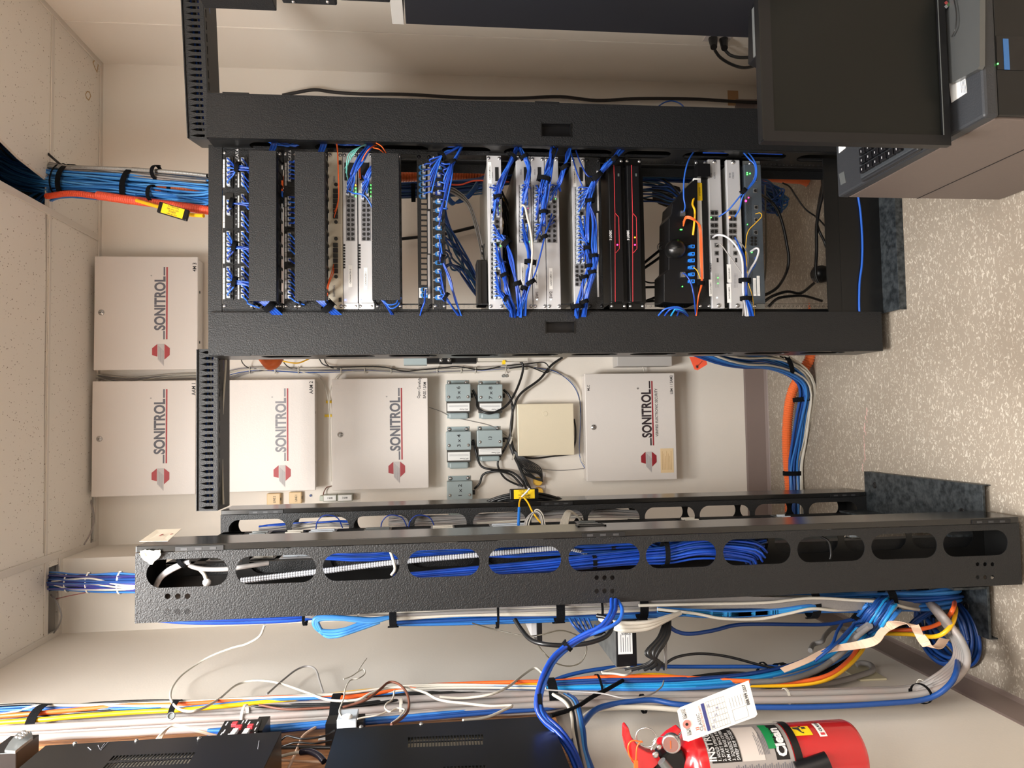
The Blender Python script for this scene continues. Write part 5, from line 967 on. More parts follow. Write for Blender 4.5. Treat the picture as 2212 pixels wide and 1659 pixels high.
for i in range(18): cable('network_cable', 'slate blue cable loop hanging below the slate grey appliance', 'cable', [P(1640, 385+i*2.5, 2.6), P(1662+i*1.5, 392+i*3, 2.55), P(1684+random.uniform(-10, 22), 415+random.uniform(-6, 30), 2.52), P(1680+random.uniform(-12, 12), 440+random.uniform(-14, 30), 2.52), P(1662+random.uniform(-6, 8), 425+i*2, 2.55), P(1646, 400+i*3, 2.6)], .003, [NV[2], NV[0], NV[1]][i%3], 'slate loops in the bottom opening', 6)
for pts, r, lab in (([(1642, 420, 2.5), (1662, 432, 2.45), (1680, 455, 2.45), (1692, 490, 2.45), (1700, 530, 2.45), (1704, 560, 2.45), (1698, 590, 2.45), (1680, 620, 2.4), (1655, 636, 2.38), (1646, 637, 2.36)], .0052, 'thick black cord sweeping through the bottom opening of the middle rack'), ([(1690, 395, 2.6), (1706, 404, 2.6), (1720, 425, 2.6), (1740, 452, 2.6), (1765, 470, 2.6), (1782, 488, 2.6)], .0032, 'thin black cord crossing the bottom opening diagonally'), ([(1776, 385, 2.55), (1778, 415, 2.5), (1770, 450, 2.5), (1764, 490, 2.5), (1764, 540, 2.5), (1762, 590, 2.5), (1768, 610, 2.5)], .006, 'black cord running low along the bottom opening'), ([(1764, 480, 2.52), (1770, 500, 2.5), (1780, 520, 2.5), (1785, 535, 2.5)], .005, 'short black cord branching to the lower beam'), ([(1646, 655, 2.4), (1668, 640, 2.4), (1700, 630, 2.42), (1730, 633, 2.45), (1758, 612, 2.5)], .0052, 'black cord at the left of the bottom opening, upper'), ([(1660, 662, 2.4), (1680, 645, 2.4), (1710, 640, 2.42), (1740, 640, 2.45), (1775, 650, 2.5)], .005, 'black cord at the left of the bottom opening, lower'), ([(1776, 400, 2.6), (1770, 430, 2.55), (1764, 470, 2.52)], .0045, 'black cord joining the low one near the right')):
    cable('power_cable', lab, 'cable', [P(*p) for p in pts], r, BKC)
cable('network_cable', 'thin taupe cable dropping straight beside the slate grey appliance', 'cable', [P(1653, 400, 2.5), P(1654, 480, 2.45), P(1655, 560, 2.42), P(1652, 600, 2.4), P(1646, 610, 2.36)], .003, mat('taupe jacket', (112, 104, 92), .5))
c = PZ(1768, 592, .03); G().lathe((c.x, c.y, .0), (0,0,1), [(0,.03),(.02,.034),(.045,.03),(.055,.016)], 18).build('round_plug', BLP, label='round black ribbed plug on the floor in the bottom opening', cat='plug')
# conduit-like orange loop on the floor handled by orange_conduit; floor bundle leaving the middle rack
fb = [(1500, 738, 2.5), (1560, 760, 2.54), (1610, 771, 2.6), (1655, 775, 2.66), (1700, 790, 2.72), (1735, 815, 2.76), (1746, 850, 2.78), (1744, 900, 2.82), (1738, 950, 2.86), (1728, 1000, 2.9), (1722, 1050, 2.9), (1722, 1100, 2.88), (1724, 1130, 2.86)]
fbp = [P(*p) for p in fb]; fbp = [V((p.x, p.y, max(p.z, .024))) for p in fbp]
bundle('network_cable', 'cable', fbp, 32, .042, .022, .0044, [PLEN[0], WHC, DKB[0], PLEN[1], PLEN[1], PLEN[0], WHC, DKB[0]], '{c} cable of the floor bundle between the middle and left racks', 'cables of the floor bundle', up=(0,1,.4), seed=9, wob=.5, sides=7)
for (px, py, Y, d_, lab) in ((1700, 787, 2.72, (.3,0,-.7), 'at the top of its bend'), (1734, 862, 2.8, (-1,0,-.1), 'in the middle'), (1712, 1022, 2.9, (-1,0,0), 'beside the left rack')): strap(P(px, py, Y), d_, .042, .028, .018, 'wide black wrap on the floor bundle, '+lab, up=(0,1,.3))
# ================================================================== CEILING BUNDLES
cb = [(-10, 335, 2.95), (30, 365, 2.9), (70, 382, 2.85), (120, 391, 2.78), (200, 397, 2.72), (290, 405, 2.64), (370, 412, 2.56), (450, 420, 2.5), (480, 424, 2.46)]
bundle('network_cable', 'cable', [P(*p) for p in cb], 72, .05, .035, .0034, PLEN, '{c} cable of the big bundle dropping from the open ceiling to the middle rack', 'cables of the big ceiling bundle', seed=12, wob=.3, tight=lambda s: 1.5-1.7*s if s < .35 else .92+.25*(s-.35))
bundle('network_cable', 'cable', [P(-10, 300, 2.95), P(60, 345, 2.85), P(130, 364, 2.76), P(250, 378, 2.66), P(350, 386, 2.56), P(450, 396, 2.5)], 10, .016, .012, .0036, [GRC, PEARL, PLEN[2]], '{c} cable on the right side of the big ceiling bundle', 'grey cables beside the ceiling bundle', seed=13)
bundle('network_cable', 'cable', [P(60, 460, 2.9), P(90, 430, 2.84), P(130, 412, 2.76), P(240, 412, 2.66), P(300, 418, 2.6)], 14, .03, .015, .0034, PLEN, 'azure cable splaying left as the big bundle enters the ceiling', 'splayed cables at the ceiling', seed=14, tight=lambda s: 1.6-.9*s)
corr('flexible_steel_conduit', 'silver spiral steel conduit along the right edge of the ceiling bundle', [(40, 345, 2.88), (100, 359, 2.78), (180, 362, 2.7), (280, 366, 2.62), (370, 372, 2.54), (450, 380, 2.48)], .0075, mat('spiral steel', (150, 150, 148), .3, .8), n=10, pitch=.005)
corr('orange_conduit', 'slim orange corrugated conduit along the left edge of the ceiling bundle', [(100, 424, 2.78), (160, 418, 2.7), (250, 430, 2.64), (330, 436, 2.58), (400, 446, 2.52), (455, 452, 2.48)], .011, REDO, n=12)
corr('orange_conduit', 'fatter red orange corrugated conduit meeting the rack top behind the yellow tag', [(210, 422, 2.66), (280, 432, 2.6), (360, 442, 2.54), (420, 450, 2.49), (475, 458, 2.45)], .015, REDO, n=12)
corr('orange_conduit', 'pale orange corrugated conduit between the blue strands above the rack top', [(340, 410, 2.58), (390, 408, 2.54), (450, 416, 2.5), (480, 420, 2.48)], .017, ORG, n=12)
G().tube([P(295, 433, 2.56), P(340, 446, 2.52), P(400, 462, 2.47), P(440, 466, 2.44)], .0062, 10).build('yellow_wrapped_cable', YEL, label='yellow wrapped cable holding the yellow warning tag near the ceiling bundle', cat='cable')
def tagbox(label, c, ux, uy, L, H, lines, name='cable_warning_tag'):
    ux, uy = V(ux).normalized(), V(uy).normalized(); n = ux.cross(uy); t = thing(name, label, 'cable tag', c)
    G().obox(c, L, H, .012, ux, uy, n).build('clip_body', BLP, t, bevel=.003)
    s = G().obox(c+n*.0066, L*.72, H*.86, .0012, ux, uy, n).build('yellow_sticker', YST, t)
    for i, (tx, sz) in enumerate(lines): text(tx, sz, c+n*.0075+uy*(H*.43-(i+.8)*H*.22), DKINK, s, ux=ux, uy=uy, align='CENTER', sx=.75)
    return t
a, b_ = P(345, 448, 2.43), P(405, 466, 2.42)
tagbox('yellow warning tag lettered ATTENTION on the ceiling bundle above the middle rack', (a+b_)/2+V((0,0,-.0)), b_-a, V((.97, 0, -.25)), .1, .036, [('ATTENTION', .0085), ('FIBER OPTIC CABLE', .006), ('ROGERS', .0085), ('1 800 265-9151', .0075)])
for (px, py, Y, ra, rb, wd, lab) in ((147, 391, 2.755, .058, .04, .024, 'uppermost wide'), (286, 402, 2.64, .062, .042, .024, 'lower wide')): strap(P(px, py, Y), P(300, 402, 2.62)-P(100, 388, 2.8), ra, rb, wd, 'black velcro band round the big ceiling bundle, '+lab)
strap(P(130, 389, 2.77), P(300, 402, 2.62)-P(100, 388, 2.8), .058, .04, .006, 'thin black tie round the ceiling bundle, right above the uppermost wide band', name='cable_tie', cat='cable tie')
for (px, py, ra, lab) in ((338, 373, .022, 'right strands'), (329, 418, .026, 'left strands'), (374, 410, .018, 'pale orange conduit'), (426, 400, .035, 'strands close to the rack top')): strap(P(px, py, 2.56), (-.1,-.3,-1), ra, .024, .014, 'small black wrap on the %s of the ceiling bundle' % lab)
cable('hanger_wire', 'dark hanger strip tying the ceiling bundle to the ceiling grid', 'strip', [P(100, 329, 2.78), P(115, 342, 2.77), P(131, 356, 2.75)], .0045, BLP)
# second bundle to the left rack
bundle('network_cable', 'cable', [P(92, 1262, 2.9), P(110, 1258, 2.83), P(150, 1258, 2.7), P(200, 1259, 2.5), P(250, 1260, 2.3), P(310, 1262, 2.1)], 34, .028, .017, .0032, [PLEN[1], INDIGO[0], PLEN[0], INDIGO[1], PLEN[1], INDIGO[0], DKB[0], BKC], '{c} cable of the bundle dropping into the left rack', 'cables of the bundle above the left rack', seed=15, wob=.2, tight=lambda s: 1.25-.35*s)
for i in range(3): cable('network_cable', 'white cable snaking along the bundle above the left rack', 'cable', [P(112, 1256+i*3, 2.78), P(150, 1252+i*10, 2.65), P(200, 1250+i*12, 2.45), P(250, 1262+i*6, 2.25), P(292, 1266+i*3, 2.12)], .003, WHC, 'white cables on the bundle above the left rack')
for px, i in ((146, 0), (192, 1), (260, 2)): strap(P(px, 1259, [2.71, 2.53, 2.27][i]), (0,-.1,-1), .031, .02, .005, 'white cable tie on the bundle above the left rack, %s from the ceiling' % ORD[i], m=WHC, name='cable_tie', cat='cable tie')
cable('network_cable', 'loose grey cable looping at the ceiling opening by the left corner', 'cable', [P(110, 1285, 2.84), P(122, 1300, 2.8), P(132, 1325, 2.78), P(130, 1345, 2.8), P(118, 1365, 2.84), P(105, 1378, 2.9)], .0028, GRC)
cable('network_cable', 'pale cable curving along the ceiling edge to the back wall', 'cable', [P(196, 1080, 3.14), P(203, 1120, 3.1), P(196, 1150, 3.06), P(182, 1176, 3.0)], .0032, PEARL)
cable('red_cable', 'thin pinkish wire from the ceiling opening to the bundle above the left rack', 'cable', [P(120, 1294, 2.84), P(150, 1287, 2.7), P(200, 1277, 2.5)], .0018, mat('dusty pink jacket', (150, 90, 88), .5))
# ================================================================== LEFT RACK (turned a quarter, doors face right)
XL, XR_ = -.437, -.283; ZT, ZB = 2.162, .026
t = thing('equipment_rack', 'tall black rack turned sideways on the left, its slotted side facing the camera', 'rack', (-.38, 2.1, 0))
pxs = [(316,493),(509,683),(697,863),(880,1036),(1055,1212),(1228,1382),(1395,1547),(1562,1708),(1722,1868),(1882,2024),(2037,2177)]
SZ = [(P(b_, 1228-(b_-316)*.034, 1.745).z, P(a, 1228-(a-316)*.034, 1.745).z) for a, b_ in pxs]
xs0, xs1 = P(400, 1268, 1.745).x, P(400, 1207, 1.745).x
def mgr(yn, yf, label):
    m_ = thing('vertical_cable_manager', label, 'cable manager', ((XL+XR_)/2, (yn+yf)/2, ZB))
    hs = [slot(xs0, xs1, z0+.0, z1) for z0, z1 in SZ]
    dots = [circ(P(px, py, 1.745).x, P(px, py, 1.745).z, .0062) for px in (362, 384, 405) for py in (1288, 1321)] + [circ(P(px, py, 1.745).x, P(px, py, 1.745).z, .0056) for px in (1289, 1306, 1323) for py in (1248, 1277)] + [circ(P(px, py, 1.745).x, P(px, py, 1.745).z, .0052) for px in (2112, 2128, 2144) for py in (1219, 1247)]
    plate('slotted_side', rect(XL, XR_, ZB, ZT), hs+dots, .002, (0, yn+.001, 0), (1,0,0), (0,0,1), BLK, m_)
    plate('slotted_side', rect(XL, XR_, ZB, ZT), hs, .002, (0, yf-.001, 0), (1,0,0), (0,0,1), BLS, m_)
    G().box((XL, yn+.003, ZT-.004), (XR_, yf-.003, ZT-.001)).build('end_plate', BLS, m_); G().box((XL, yn+.003, ZB), (XR_, yf-.003, ZB+.003)).build('end_plate', BLS, m_)
    d = G().box((XR_+.001, yn-.003, ZB+.004), (XR_+.016, yf+.002, ZT-.002)).build('door', mat('smooth glossy black door', (22, 21, 20), .2, spec=.7), m_, bevel=.0015)
    zc = P(1292, 1135, 1.75).z
    q = G().box((XR_+.0155, yf-.05, zc-.036), (XR_+.019, yf-.018, zc-.031)).box((XR_+.0155, yf-.05, zc+.031), (XR_+.019, yf-.018, zc+.036)).box((XR_+.0155, yf-.05, zc-.036), (XR_+.018, yf-.047, zc+.036)).box((XR_+.0155, yf-.021, zc-.036), (XR_+.018, yf-.018, zc+.036)).build('pull_frame', BLS, d)
    G().box((XR_+.0145, yf-.047, zc-.031), (XR_+.0165, yf-.021, zc+.031)).build('pull_recess', BLD, d)
    for zc_, hh in ((P(434, 1183, 1.75).z, .052), (P(1302, 1154, 1.75).z, .052), (P(2135, 1128, 1.75).z, .052)):
        h_ = G().box((XR_+.002, yn-.006, zc_-hh), (XR_+.012, yn-.003, zc_+hh)).build('hinge', BLD, m_)
        for i in range(3): G().box((XR_+.004, yn-.0066, zc_-hh*.7+i*hh*.6), (XR_+.009, yn-.006, zc_-hh*.7+i*hh*.6+.014)).build('hinge_slot', mat('worn hinge edge', (60, 60, 62), .4), h_)
    return m_
mgr(1.745, 1.868, 'near slotted black cable manager of the left rack, biggest black shape at the left')
mgr(2.412, 2.535, 'far slotted black cable manager of the left rack, in front of the back wall')
# posts, beams, base plates
for y0_, y1_ in ((1.878, 1.884), (2.402, 2.408)):
    G().box((-.47, y0_, .03), (-.335, y1_, ZT-.01)).build('post_web', BLK, t)
    yy = (y1_, y1_+.03) if y0_ < 2 else (y0_-.03, y0_)
    G().box((-.338, yy[0], .03), (-.335, yy[1], ZT-.01)).box((-.47, yy[0], .03), (-.467, yy[1], ZT-.01)).build('post_flange', BLK, t)
G().box((-.47, 1.884, ZT-.08), (-.335, 2.402, ZT-.01)).build('top_beam', BLK, t)
for xa, xb in ((-.335, -.198), (-.61, -.47)): G().box((xa, 1.868, .018), (xb, 2.42, .026)).build('base_angle', GAL, t, bevel=.001)
G().box((-.335, 1.868, .026), (-.329, 2.42, .12)).box((-.476, 1.868, .026), (-.47, 2.42, .12)).box((-.2, 1.868, 0), (-.198, 2.42, .02)).box((-.61, 1.868, 0), (-.607, 2.42, .02)).build('angle_upright', GAL, t)
for x, y in ((-.28, 1.95), (-.24, 2.36), (-.54, 1.95), (-.54, 2.36)): G().lathe((x, y, .026), (0,0,1), [(0,.011),(.001,.011),(.001,.006),(.0002,.0055)], 14).build('anchor_hole', BLD, t)
c = P(422, 1258, 1.87); G().lathe(c+V((0,.005,0)), (0,-1,0), [(0,.0105),(.002,.0105),(.002,.0075),(.008,.007)], 6).build('hex_bolt', STEEL, t)
c = P(2055, 1200, 1.87); G().lathe(c+V((0,.005,0)), (0,-1,0), [(0,.0085),(.003,.008),(.006,.004)], 14).build('hex_bolt', STEEL, t)
c = P(1824, 1158, 1.87); G().lathe(c+V((0,.005,0)), (0,-1,0), [(0,.006),(.003,.006),(.005,.003)], 12).build('hex_bolt', STEEL, t)
# units inside the left rack, seen edge on through the slots
for i, (pa, pb, m, lab) in enumerate(((470, 520, SWG, 'pale grey punch block strip'), (560, 610, BLP, 'black unit'), (620, 690, SWG, 'pale grey panel with rows of clips'), (760, 830, GRC, 'grey unit'), (930, 990, SWG, 'silver edged unit'), (1080, 1180, SWG, 'grey switch with small sockets'), (1300, 1350, SWG, 'pale topped unit'), (1560, 1600, BLP, 'low black unit'), (1800, 1826, SIL, 'dusty shelf'))):
    za, zb = P(pb, 1200, 2.0).z, P(pa, 1200, 2.0).z
    u = thing('rack_unit', '%s inside the left rack, number %d from the top' % (lab, i+1) if False else '%s inside the left rack, %s from the top' % (lab, ORD[i]), 'rack unit', (-.45, 2.14, za))
    G().box((-.462, 1.9, za), (-.338, 2.386, zb)).build('chassis', BLS if i != 8 else SIL, u)
    G().box((-.3345, 1.9, za), (-.3325, 2.386, zb)).build('front_panel', m, u)
    g = G().box((-.3327, 1.91, (za+zb)/2-.001), (-.331, 2.36, (za+zb)/2+.001))
    for j in range(12): g.box((-.3325, 1.915+j*.039, za+.006), (-.3265, 1.925+j*.039, zb-.006))
    g.build('socket_row', [SIL, WHC, PLUG][i%3], u)
def lr(lab, pts, r, m, grp=None, name='rack_cable', k=6, n=7): return cable(name, lab, 'cable', [P(*p) for p in pts], r, m, grp, n, k)
for i in range(2): lr('thick white cable arching out of the first slot of the left rack', [(335, 1268-i*-4, 1.80), (345+i*3, 1248, 1.79), (365+i*3, 1230+i*3, 1.78), (390, 1219+i*3, 1.78), (410, 1214, 1.78)], .0055, WT, 'thick white cables in the first slot')
lr('grey cable running from the strap across the first two slots', [(400, 1212, 1.79), (412, 1222, 1.785), (440, 1229, 1.78), (490, 1229, 1.775), (540, 1222, 1.775), (580, 1216, 1.79)], .0055, GRC)
strap(P(395, 1216, 1.785), (1,0,-1), .012, .012, .01, 'black wrap holding the white cables in the first slot of the left rack')
lr('frayed cable end with loose wires in the first slot', [(432, 1230, 1.79), (441, 1240, 1.79), (445, 1250, 1.79)], .0045, WHC)
G().lathe(P(447, 1258, 1.79), (0,-1,.3), [(-.007,.004),(-.003,.009),(.004,.009),(.008,.003)], 10).build('tape_knot', WHT, label='lumpy white tape knot at the bottom of the first slot', cat='tape')
for j in range(2):
    corr('spiral_wrapped_cable', 'grey spiral wrapped cable slanting down behind the slots of the left rack, %s' % ['front', 'back'][j], [(520, 1252+j*5, 1.80), (700, 1231+j*5, 1.80), (860, 1212+j*4, 1.80), (1040, 1196+j*4, 1.80), (1210, 1181+j*5, 1.80), (1270, 1196, 1.82)][:5+j], .0045, mat('light spiral wrap', (170, 172, 178), .35, .3), n=8, k=8, cat='cable', pitch=.006)
bundle('rack_cable', 'cable', [P(690, 1198, 1.83), P(800, 1200, 1.83), P(950, 1186, 1.83), P(1100, 1192, 1.83), P(1200, 1186, 1.83), P(1300, 1180, 1.83), P(1380, 1176, 1.83), P(1430, 1190, 1.83), P(1500, 1176, 1.82), P(1600, 1168, 1.82), P(1640, 1160, 1.83)], 26, .018, .02, .0028, [BLUE[1], DKB[1], BLUE[0]], '{c} cord hanging inside the near manager of the left rack', 'blue cords inside the left rack', seed=21, tight=lambda s: .5+1.1*s, k=6)
bundle('rack_cable', 'cable', [P(850, 1248, 1.80), P(1000, 1237, 1.80), P(1150, 1226, 1.80), P(1270, 1214, 1.80), P(1380, 1203, 1.80), P(1440, 1198, 1.79), P(1500, 1185, 1.78), P(1560, 1184, 1.78), P(1620, 1192, 1.78), P(1635, 1206, 1.79)], 34, .022, .018, .0028, [BLUE[1], BLUE[0], DKB[1]], '{c} cord of the thick swag across the middle slots of the left rack', 'swag of blue cords in the left rack', seed=22, tight=lambda s: .35+1.1*s, k=7)
strap(P(1437, 1193, 1.785), (0,0,1), .03, .022, .012, 'black wrap round the thick blue swag in the left rack'); strap(P(1283, 1214, 1.80), (0,0,1), .016, .014, .01, 'black wrap on the lower blue strand, sixth slot'); strap(P(1322, 1184, 1.83), (0,0,1), .02, .016, .01, 'black wrap on the upper blue strand, sixth slot')
lr('white cable standing in the third slot of the left rack', [(843, 1190, 1.80), (850, 1212, 1.79), (853, 1230, 1.79), (845, 1243, 1.79)], .0035, WHC)
lr('black loop hanging in the ninth slot of the left rack', [(1772, 1158, 1.8), (1790, 1170, 1.79), (1795, 1195, 1.79), (1793, 1208, 1.79)], .003, BKC)
# cables inside the far manager
bundle('rack_cable', 'cable', [P(840, 1128, 2.46), P(900, 1126, 2.46), P(1000, 1122, 2.47), P(1100, 1116, 2.47), P(1200, 1110, 2.47), P(1290, 1108, 2.47), P(1380, 1112, 2.47)], 18, .016, .018, .0034, [WHC, GRC, PEARL, WHC, GRC], '{c} cable lying inside the far manager of the left rack', 'pale cables inside the far manager', seed=23, wob=.8)
bundle('rack_cable', 'cable', [P(560, 1142, 2.46), P(640, 1136, 2.46), P(700, 1130, 2.46), P(760, 1132, 2.46)], 8, .01, .014, .003, [BLUE[0], GRC, WHC], 'blue, {c} cord crossing the second slot of the far manager', 'cords in the far manager top', seed=24, wob=.8)
for (px, i) in ((690, 0), (830, 1), (890, 2)): lr('thin blue cord arching in the far manager, %s from the top' % ORD[i], [(px-8, 1148, 2.4), (px-4, 1126, 2.39), (px+12, 1113, 2.39), (px+38, 1118, 2.4), (px+50, 1140, 2.41)], .0018, BLUE[1])
for i in range(4): lr('white looped cord between the two managers, beside the yellow cord', [(1133+i*2, 1142, 2.2), (1137+i*3, 1122-i, 2.2), (1153+i*2, 1107-i*2, 2.2), (1166+i*2, 1112, 2.2), (1172+i*2, 1140, 2.2)], .003, [GRC, WHC, BKC, WHC][i], 'looped cords beside the yellow cord')
for i in range(6): lr('white cable folded over the far manager near the middle', [(1208+i*3, 1142, 2.25), (1216+i*3, 1118-i, 2.3), (1225+i*2, 1104+i, 2.34), (1240+i*2, 1108+i*2, 2.36), (1258, 1128+i, 2.4)], .0032, WHC, 'white cables folded over the far manager')
lr('yellow cord falling from the yellow tag into the left rack', [(1128, 1071, 2.38), (1140, 1085, 2.36), (1150, 1105, 2.33), (1163, 1123, 2.3), (1176, 1136, 2.25)], .0028, YEL)
lr('yellow and blue cord dropping from the yellow tag', [(1127, 1071, 2.38), (1122, 1085, 2.36), (1121.5, 1098, 2.34)], .0028, YEL)
c1, c2 = P(1121.5, 1097, 2.34), P(1120, 1134, 2.28); G().cyl(c1, c2, .0045, n=10).build('blue_connector_boot', SCB, label='bright blue connector boot hanging above the near manager door', cat='connector')
lr('white tie poking up from the yellow tag', [(1127, 1073, 2.37), (1138, 1062, 2.36), (1144, 1055, 2.36)], .003, WT)
bundle('power_cable', 'cable', [P(1036, 1100, 2.48), P(1070, 1082, 2.46), P(1110, 1073, 2.44), P(1160, 1074, 2.44), P(1195, 1080, 2.46), P(1228, 1090, 2.48)], 10, .014, .014, .0042, BKC, 'black cable passing through the yellow warning tag', 'black cables through the yellow tag', seed=25)
c = P(1132, 1067, 2.40); tagbox('yellow warning tag clipped on black cables, leaning on the far manager door', c, (0,0,1), (-1,0,0), .094, .034, [('ATTENTION', .0085), ('FIBER OPTIC CABLE', .006), ('ROGERS', .0085), ('1 800 265-9151', .0075)])
# paper tag taped on top of the near manager
pts = [P(a, b_, y) for a, b_, y in ((301, 1188, 1.742), (338, 1161, 1.86), (392, 1159, 1.86), (362, 1187, 1.75))]
t2 = G().add([tuple(p+V((.018, 0, .0))) for p in pts]+[tuple(p+V((.0188, 0, .0))) for p in pts], [(0,1,2,3), (7,6,5,4), (0,4,5,1), (1,5,6,2), (2,6,7,3), (3,7,4,0)]).build('paper_tag', mat('cream card', (240, 228, 208), .7), label='cream paper tag taped on the top corner of the near manager door', cat='tag')
mid = sum(pts, V())/4+V((.0194, 0, 0)); G().obox(mid, .0004, .03, .003, V((1,0,0)), V((0,1,0)), V((0,0,1))).obox(mid+V((0,.01,-.02)), .0004, .02, .0025, V((1,0,0)), V((0,1,0)), V((0,0,1))).build('red_writing', REDINK, t2)
g = G(); rr_ = random.Random(3); N_ = 9; vs = []
for i in range(N_):
    for j in range(5):
        u, v = i/(N_-1), j/4; a = P(302+u*46, 1188+v*(8+22*math.sin(u*3.1)), 1.741-.004); vs.append(a+V((rr_.uniform(-.002,.002), rr_.uniform(-.005,0), rr_.uniform(-.002,.002))))
g.add(vs, [(i*5+j, i*5+j+1, (i+1)*5+j+1, (i+1)*5+j) for i in range(N_-1) for j in range(4)], 0, False)
o_ = g.build('plastic_tape', mat('crinkled clear tape', (226, 218, 202), .15, spec=.9), label='crinkled clear tape holding the cream tag at the rack corner', cat='tape'); md = o_.modifiers.new('s', 'SOLIDIFY'); md.thickness = .0006
# ================================================================== LEFT WALL: BOARD, AMPLIFIERS, CABLE RUNS
LX = LW
p0 = PX(1226, 1610, LX+.018); p1 = PX(700, 1556, LX+.018)
G().box((LX+.001, .8, p0.z), (LX+.018, p1.y, 2.75)).build('backboard', WOOD, label='oak veneer backboard fixed to the left wall behind the black boxes', cat='board', bevel=.001)
def amp(label, pf0, pf1, X, vents, screws_):
    a, b_ = PX(pf0[0], pf0[1], X), PX(pf1[0], pf1[1], X); Y1 = (a.y+b_.y)/2; z1, z0 = a.z, b_.z
    t = thing('amplifier_chassis', label, 'amplifier', ((X+LX)/2, Y1-.2, z0)); hs = []
    for (pa, ya, pb, yb, n, dz) in vents:
        for i in range(n):
            s = i/(n-1); q = PX(pa+(pb-pa)*s, ya+(yb-ya)*s, X); hs.append(rect(-(q.y)-.002, -(q.y)+.02, q.z-.0021, q.z+.0021))
    plate('vented_cover', rect(-Y1, -(Y1-.42), z0, z1), hs, .0018, (X, 0, 0), (0,-1,0), (0,0,1), BLS, t)
    G().box((LX+.02, Y1-.42, z0), (X-.002, Y1, z0+.002)).box((LX+.02, Y1-.42, z1-.002), (X-.002, Y1, z1)).box((LX+.02, Y1-.002, z0), (X-.002, Y1, z1)).build('side_panels', BLS, t)
    G().box((LX+.06, Y1-.41, z0+.01), (X-.009, Y1-.01, z1-.01)).build('inner_frame', mat('pale inner plate', (190, 184, 170), .6), t)
    for px, py in screws_: q = PX(px, py, X); screw(t, X+.001, q.y, q.z, .0035, ax=(1,0,0))
    return t, Y1, z0, z1
amp('upper black vented amplifier box on the left wall, with scratches', (104, 1607), (606, 1585), -.645, [(247, 1634, 419, 1627, 24, 0), (234, 1650, 411, 1640, 24, 0)], [(162, 1607), (295, 1601), (430, 1596)])
amp('lower black vented amplifier box on the left wall, left of the extinguisher', (728, 1573), (1188, 1549), -.645, [(884, 1594, 1041, 1588, 25, 0), (884, 1606, 1040, 1600, 25, 0), (960, 1658, 1046, 1655, 12, 0)], [(910, 1565), (780, 1571)])
g = G()
for pts in ([(190, 1614), (197, 1620)], [(212, 1610), (216, 1620), (226, 1606)], [(218, 1620), (234, 1603)], [(560, 1600), (557, 1618)]):
    q = [PX(a, b_, -.6435) for a, b_ in pts]; g.tube(q, .0007, 5, 0, 1)
g.build('scratch_marks', mat('pale scratch', (120, 120, 126), .6), label='pale scratch marks on the face of the upper amplifier box', cat='scratches', kind='stuff')
# terminal block upper left
def onwall(px, py, d): return PX(px, py, LX+d)
t = thing('terminal_bracket', 'silver terminal bracket with six contacts at the top left corner', 'bracket', onwall(38, 1600, .05))
pp = [onwall(a, b_, .085) for a, b_ in ((68, 1579), (71, 1592), (45, 1612), (33, 1622), (10, 1620), (20, 1603), (38, 1583))]; o_ = pp[0]
G().prism([(-(p.y-o_.y), p.z-o_.z) for p in pp], o_, (0,-1,0), (0,0,1), .006).build('plate', SIL, t)
for px, py in ((58, 1584), (52, 1589), (46, 1594), (51, 1582), (44, 1587), (38, 1592)): q = onwall(px, py, .092); G().lathe(q, (1,0,0), [(0,.0055),(.003,.0045)], 8).build('contact', STEEL, t)
q = onwall(48, 1622, .05); G().box((LX+.02, q.y-.08, q.z-.03), (LX+.08, q.y+.01, q.z+.03)).build('black_base', BLP, t, bevel=.002)
# red switch module
t = thing('dip_switch_module', 'black module with red and grey switches and white lettering behind the upper amplifier', 'module', onwall(520, 1575, .06))
pp = [onwall(a, b_, .08) for a, b_ in ((486, 1557), (565, 1553), (552, 1592), (466, 1592))]; o_ = pp[0]
G().prism([(-(p.y-o_.y), p.z-o_.z) for p in pp][::-1], (o_.x, o_.y, o_.z), (0,-1,0), (0,0,1), .004).build('face', BLP, t)
q = onwall(575, 1572, .06); G().box((LX+.02, q.y-.06, q.z-.005), (LX+.078, q.y+.02, q.z+.02)).build('side_block', BLP, t)
for px, py, m in ((507, 1565, REDL), (516, 1572, REDL), (541, 1570, REDL), (508, 1580, LSG), (533, 1580, LSG), (503, 1587, LSG), (528, 1588, LSG)):
    q = onwall(px, py, .086); G().box((q.x-.003, q.y-.008, q.z-.006), (q.x+.004, q.y+.008, q.z+.006)).build('switch_key', m, t, bevel=.001)
for px, py in ((490, 1563), (484, 1580), (478, 1586), (524, 1560), (532, 1558), (538, 1562), (556, 1563), (552, 1574), (492, 1589), (549, 1586)):
    q = onwall(px, py, .0845); G().box((q.x-.0005, q.y-.009, q.z-.0012), (q.x+.0005, q.y+.009, q.z+.0012)).build('white_marking', WPR, t)
t = thing('terminal_module', 'clear plastic terminal block with a white coil at the corner of the lower amplifier', 'module', onwall(752, 1560, .07))
q = onwall(752, 1552, .07); G().box((q.x-.03, q.y-.03, q.z-.022), (q.x+.01, q.y+.03, q.z+.022)).build('clear_block', PLUG, t, bevel=.002)
G().lathe(onwall(750, 1550, .084), (1,0,0), [(0,.012),(.004,.012),(.006,.008)], 16).build('white_coil', WHT, t)
q = onwall(745, 1570, .05); G().box((q.x-.03, q.y-.03, q.z-.045), (q.x+.02, q.y+.02, q.z+.04)).build('black_connector', BLP, t)
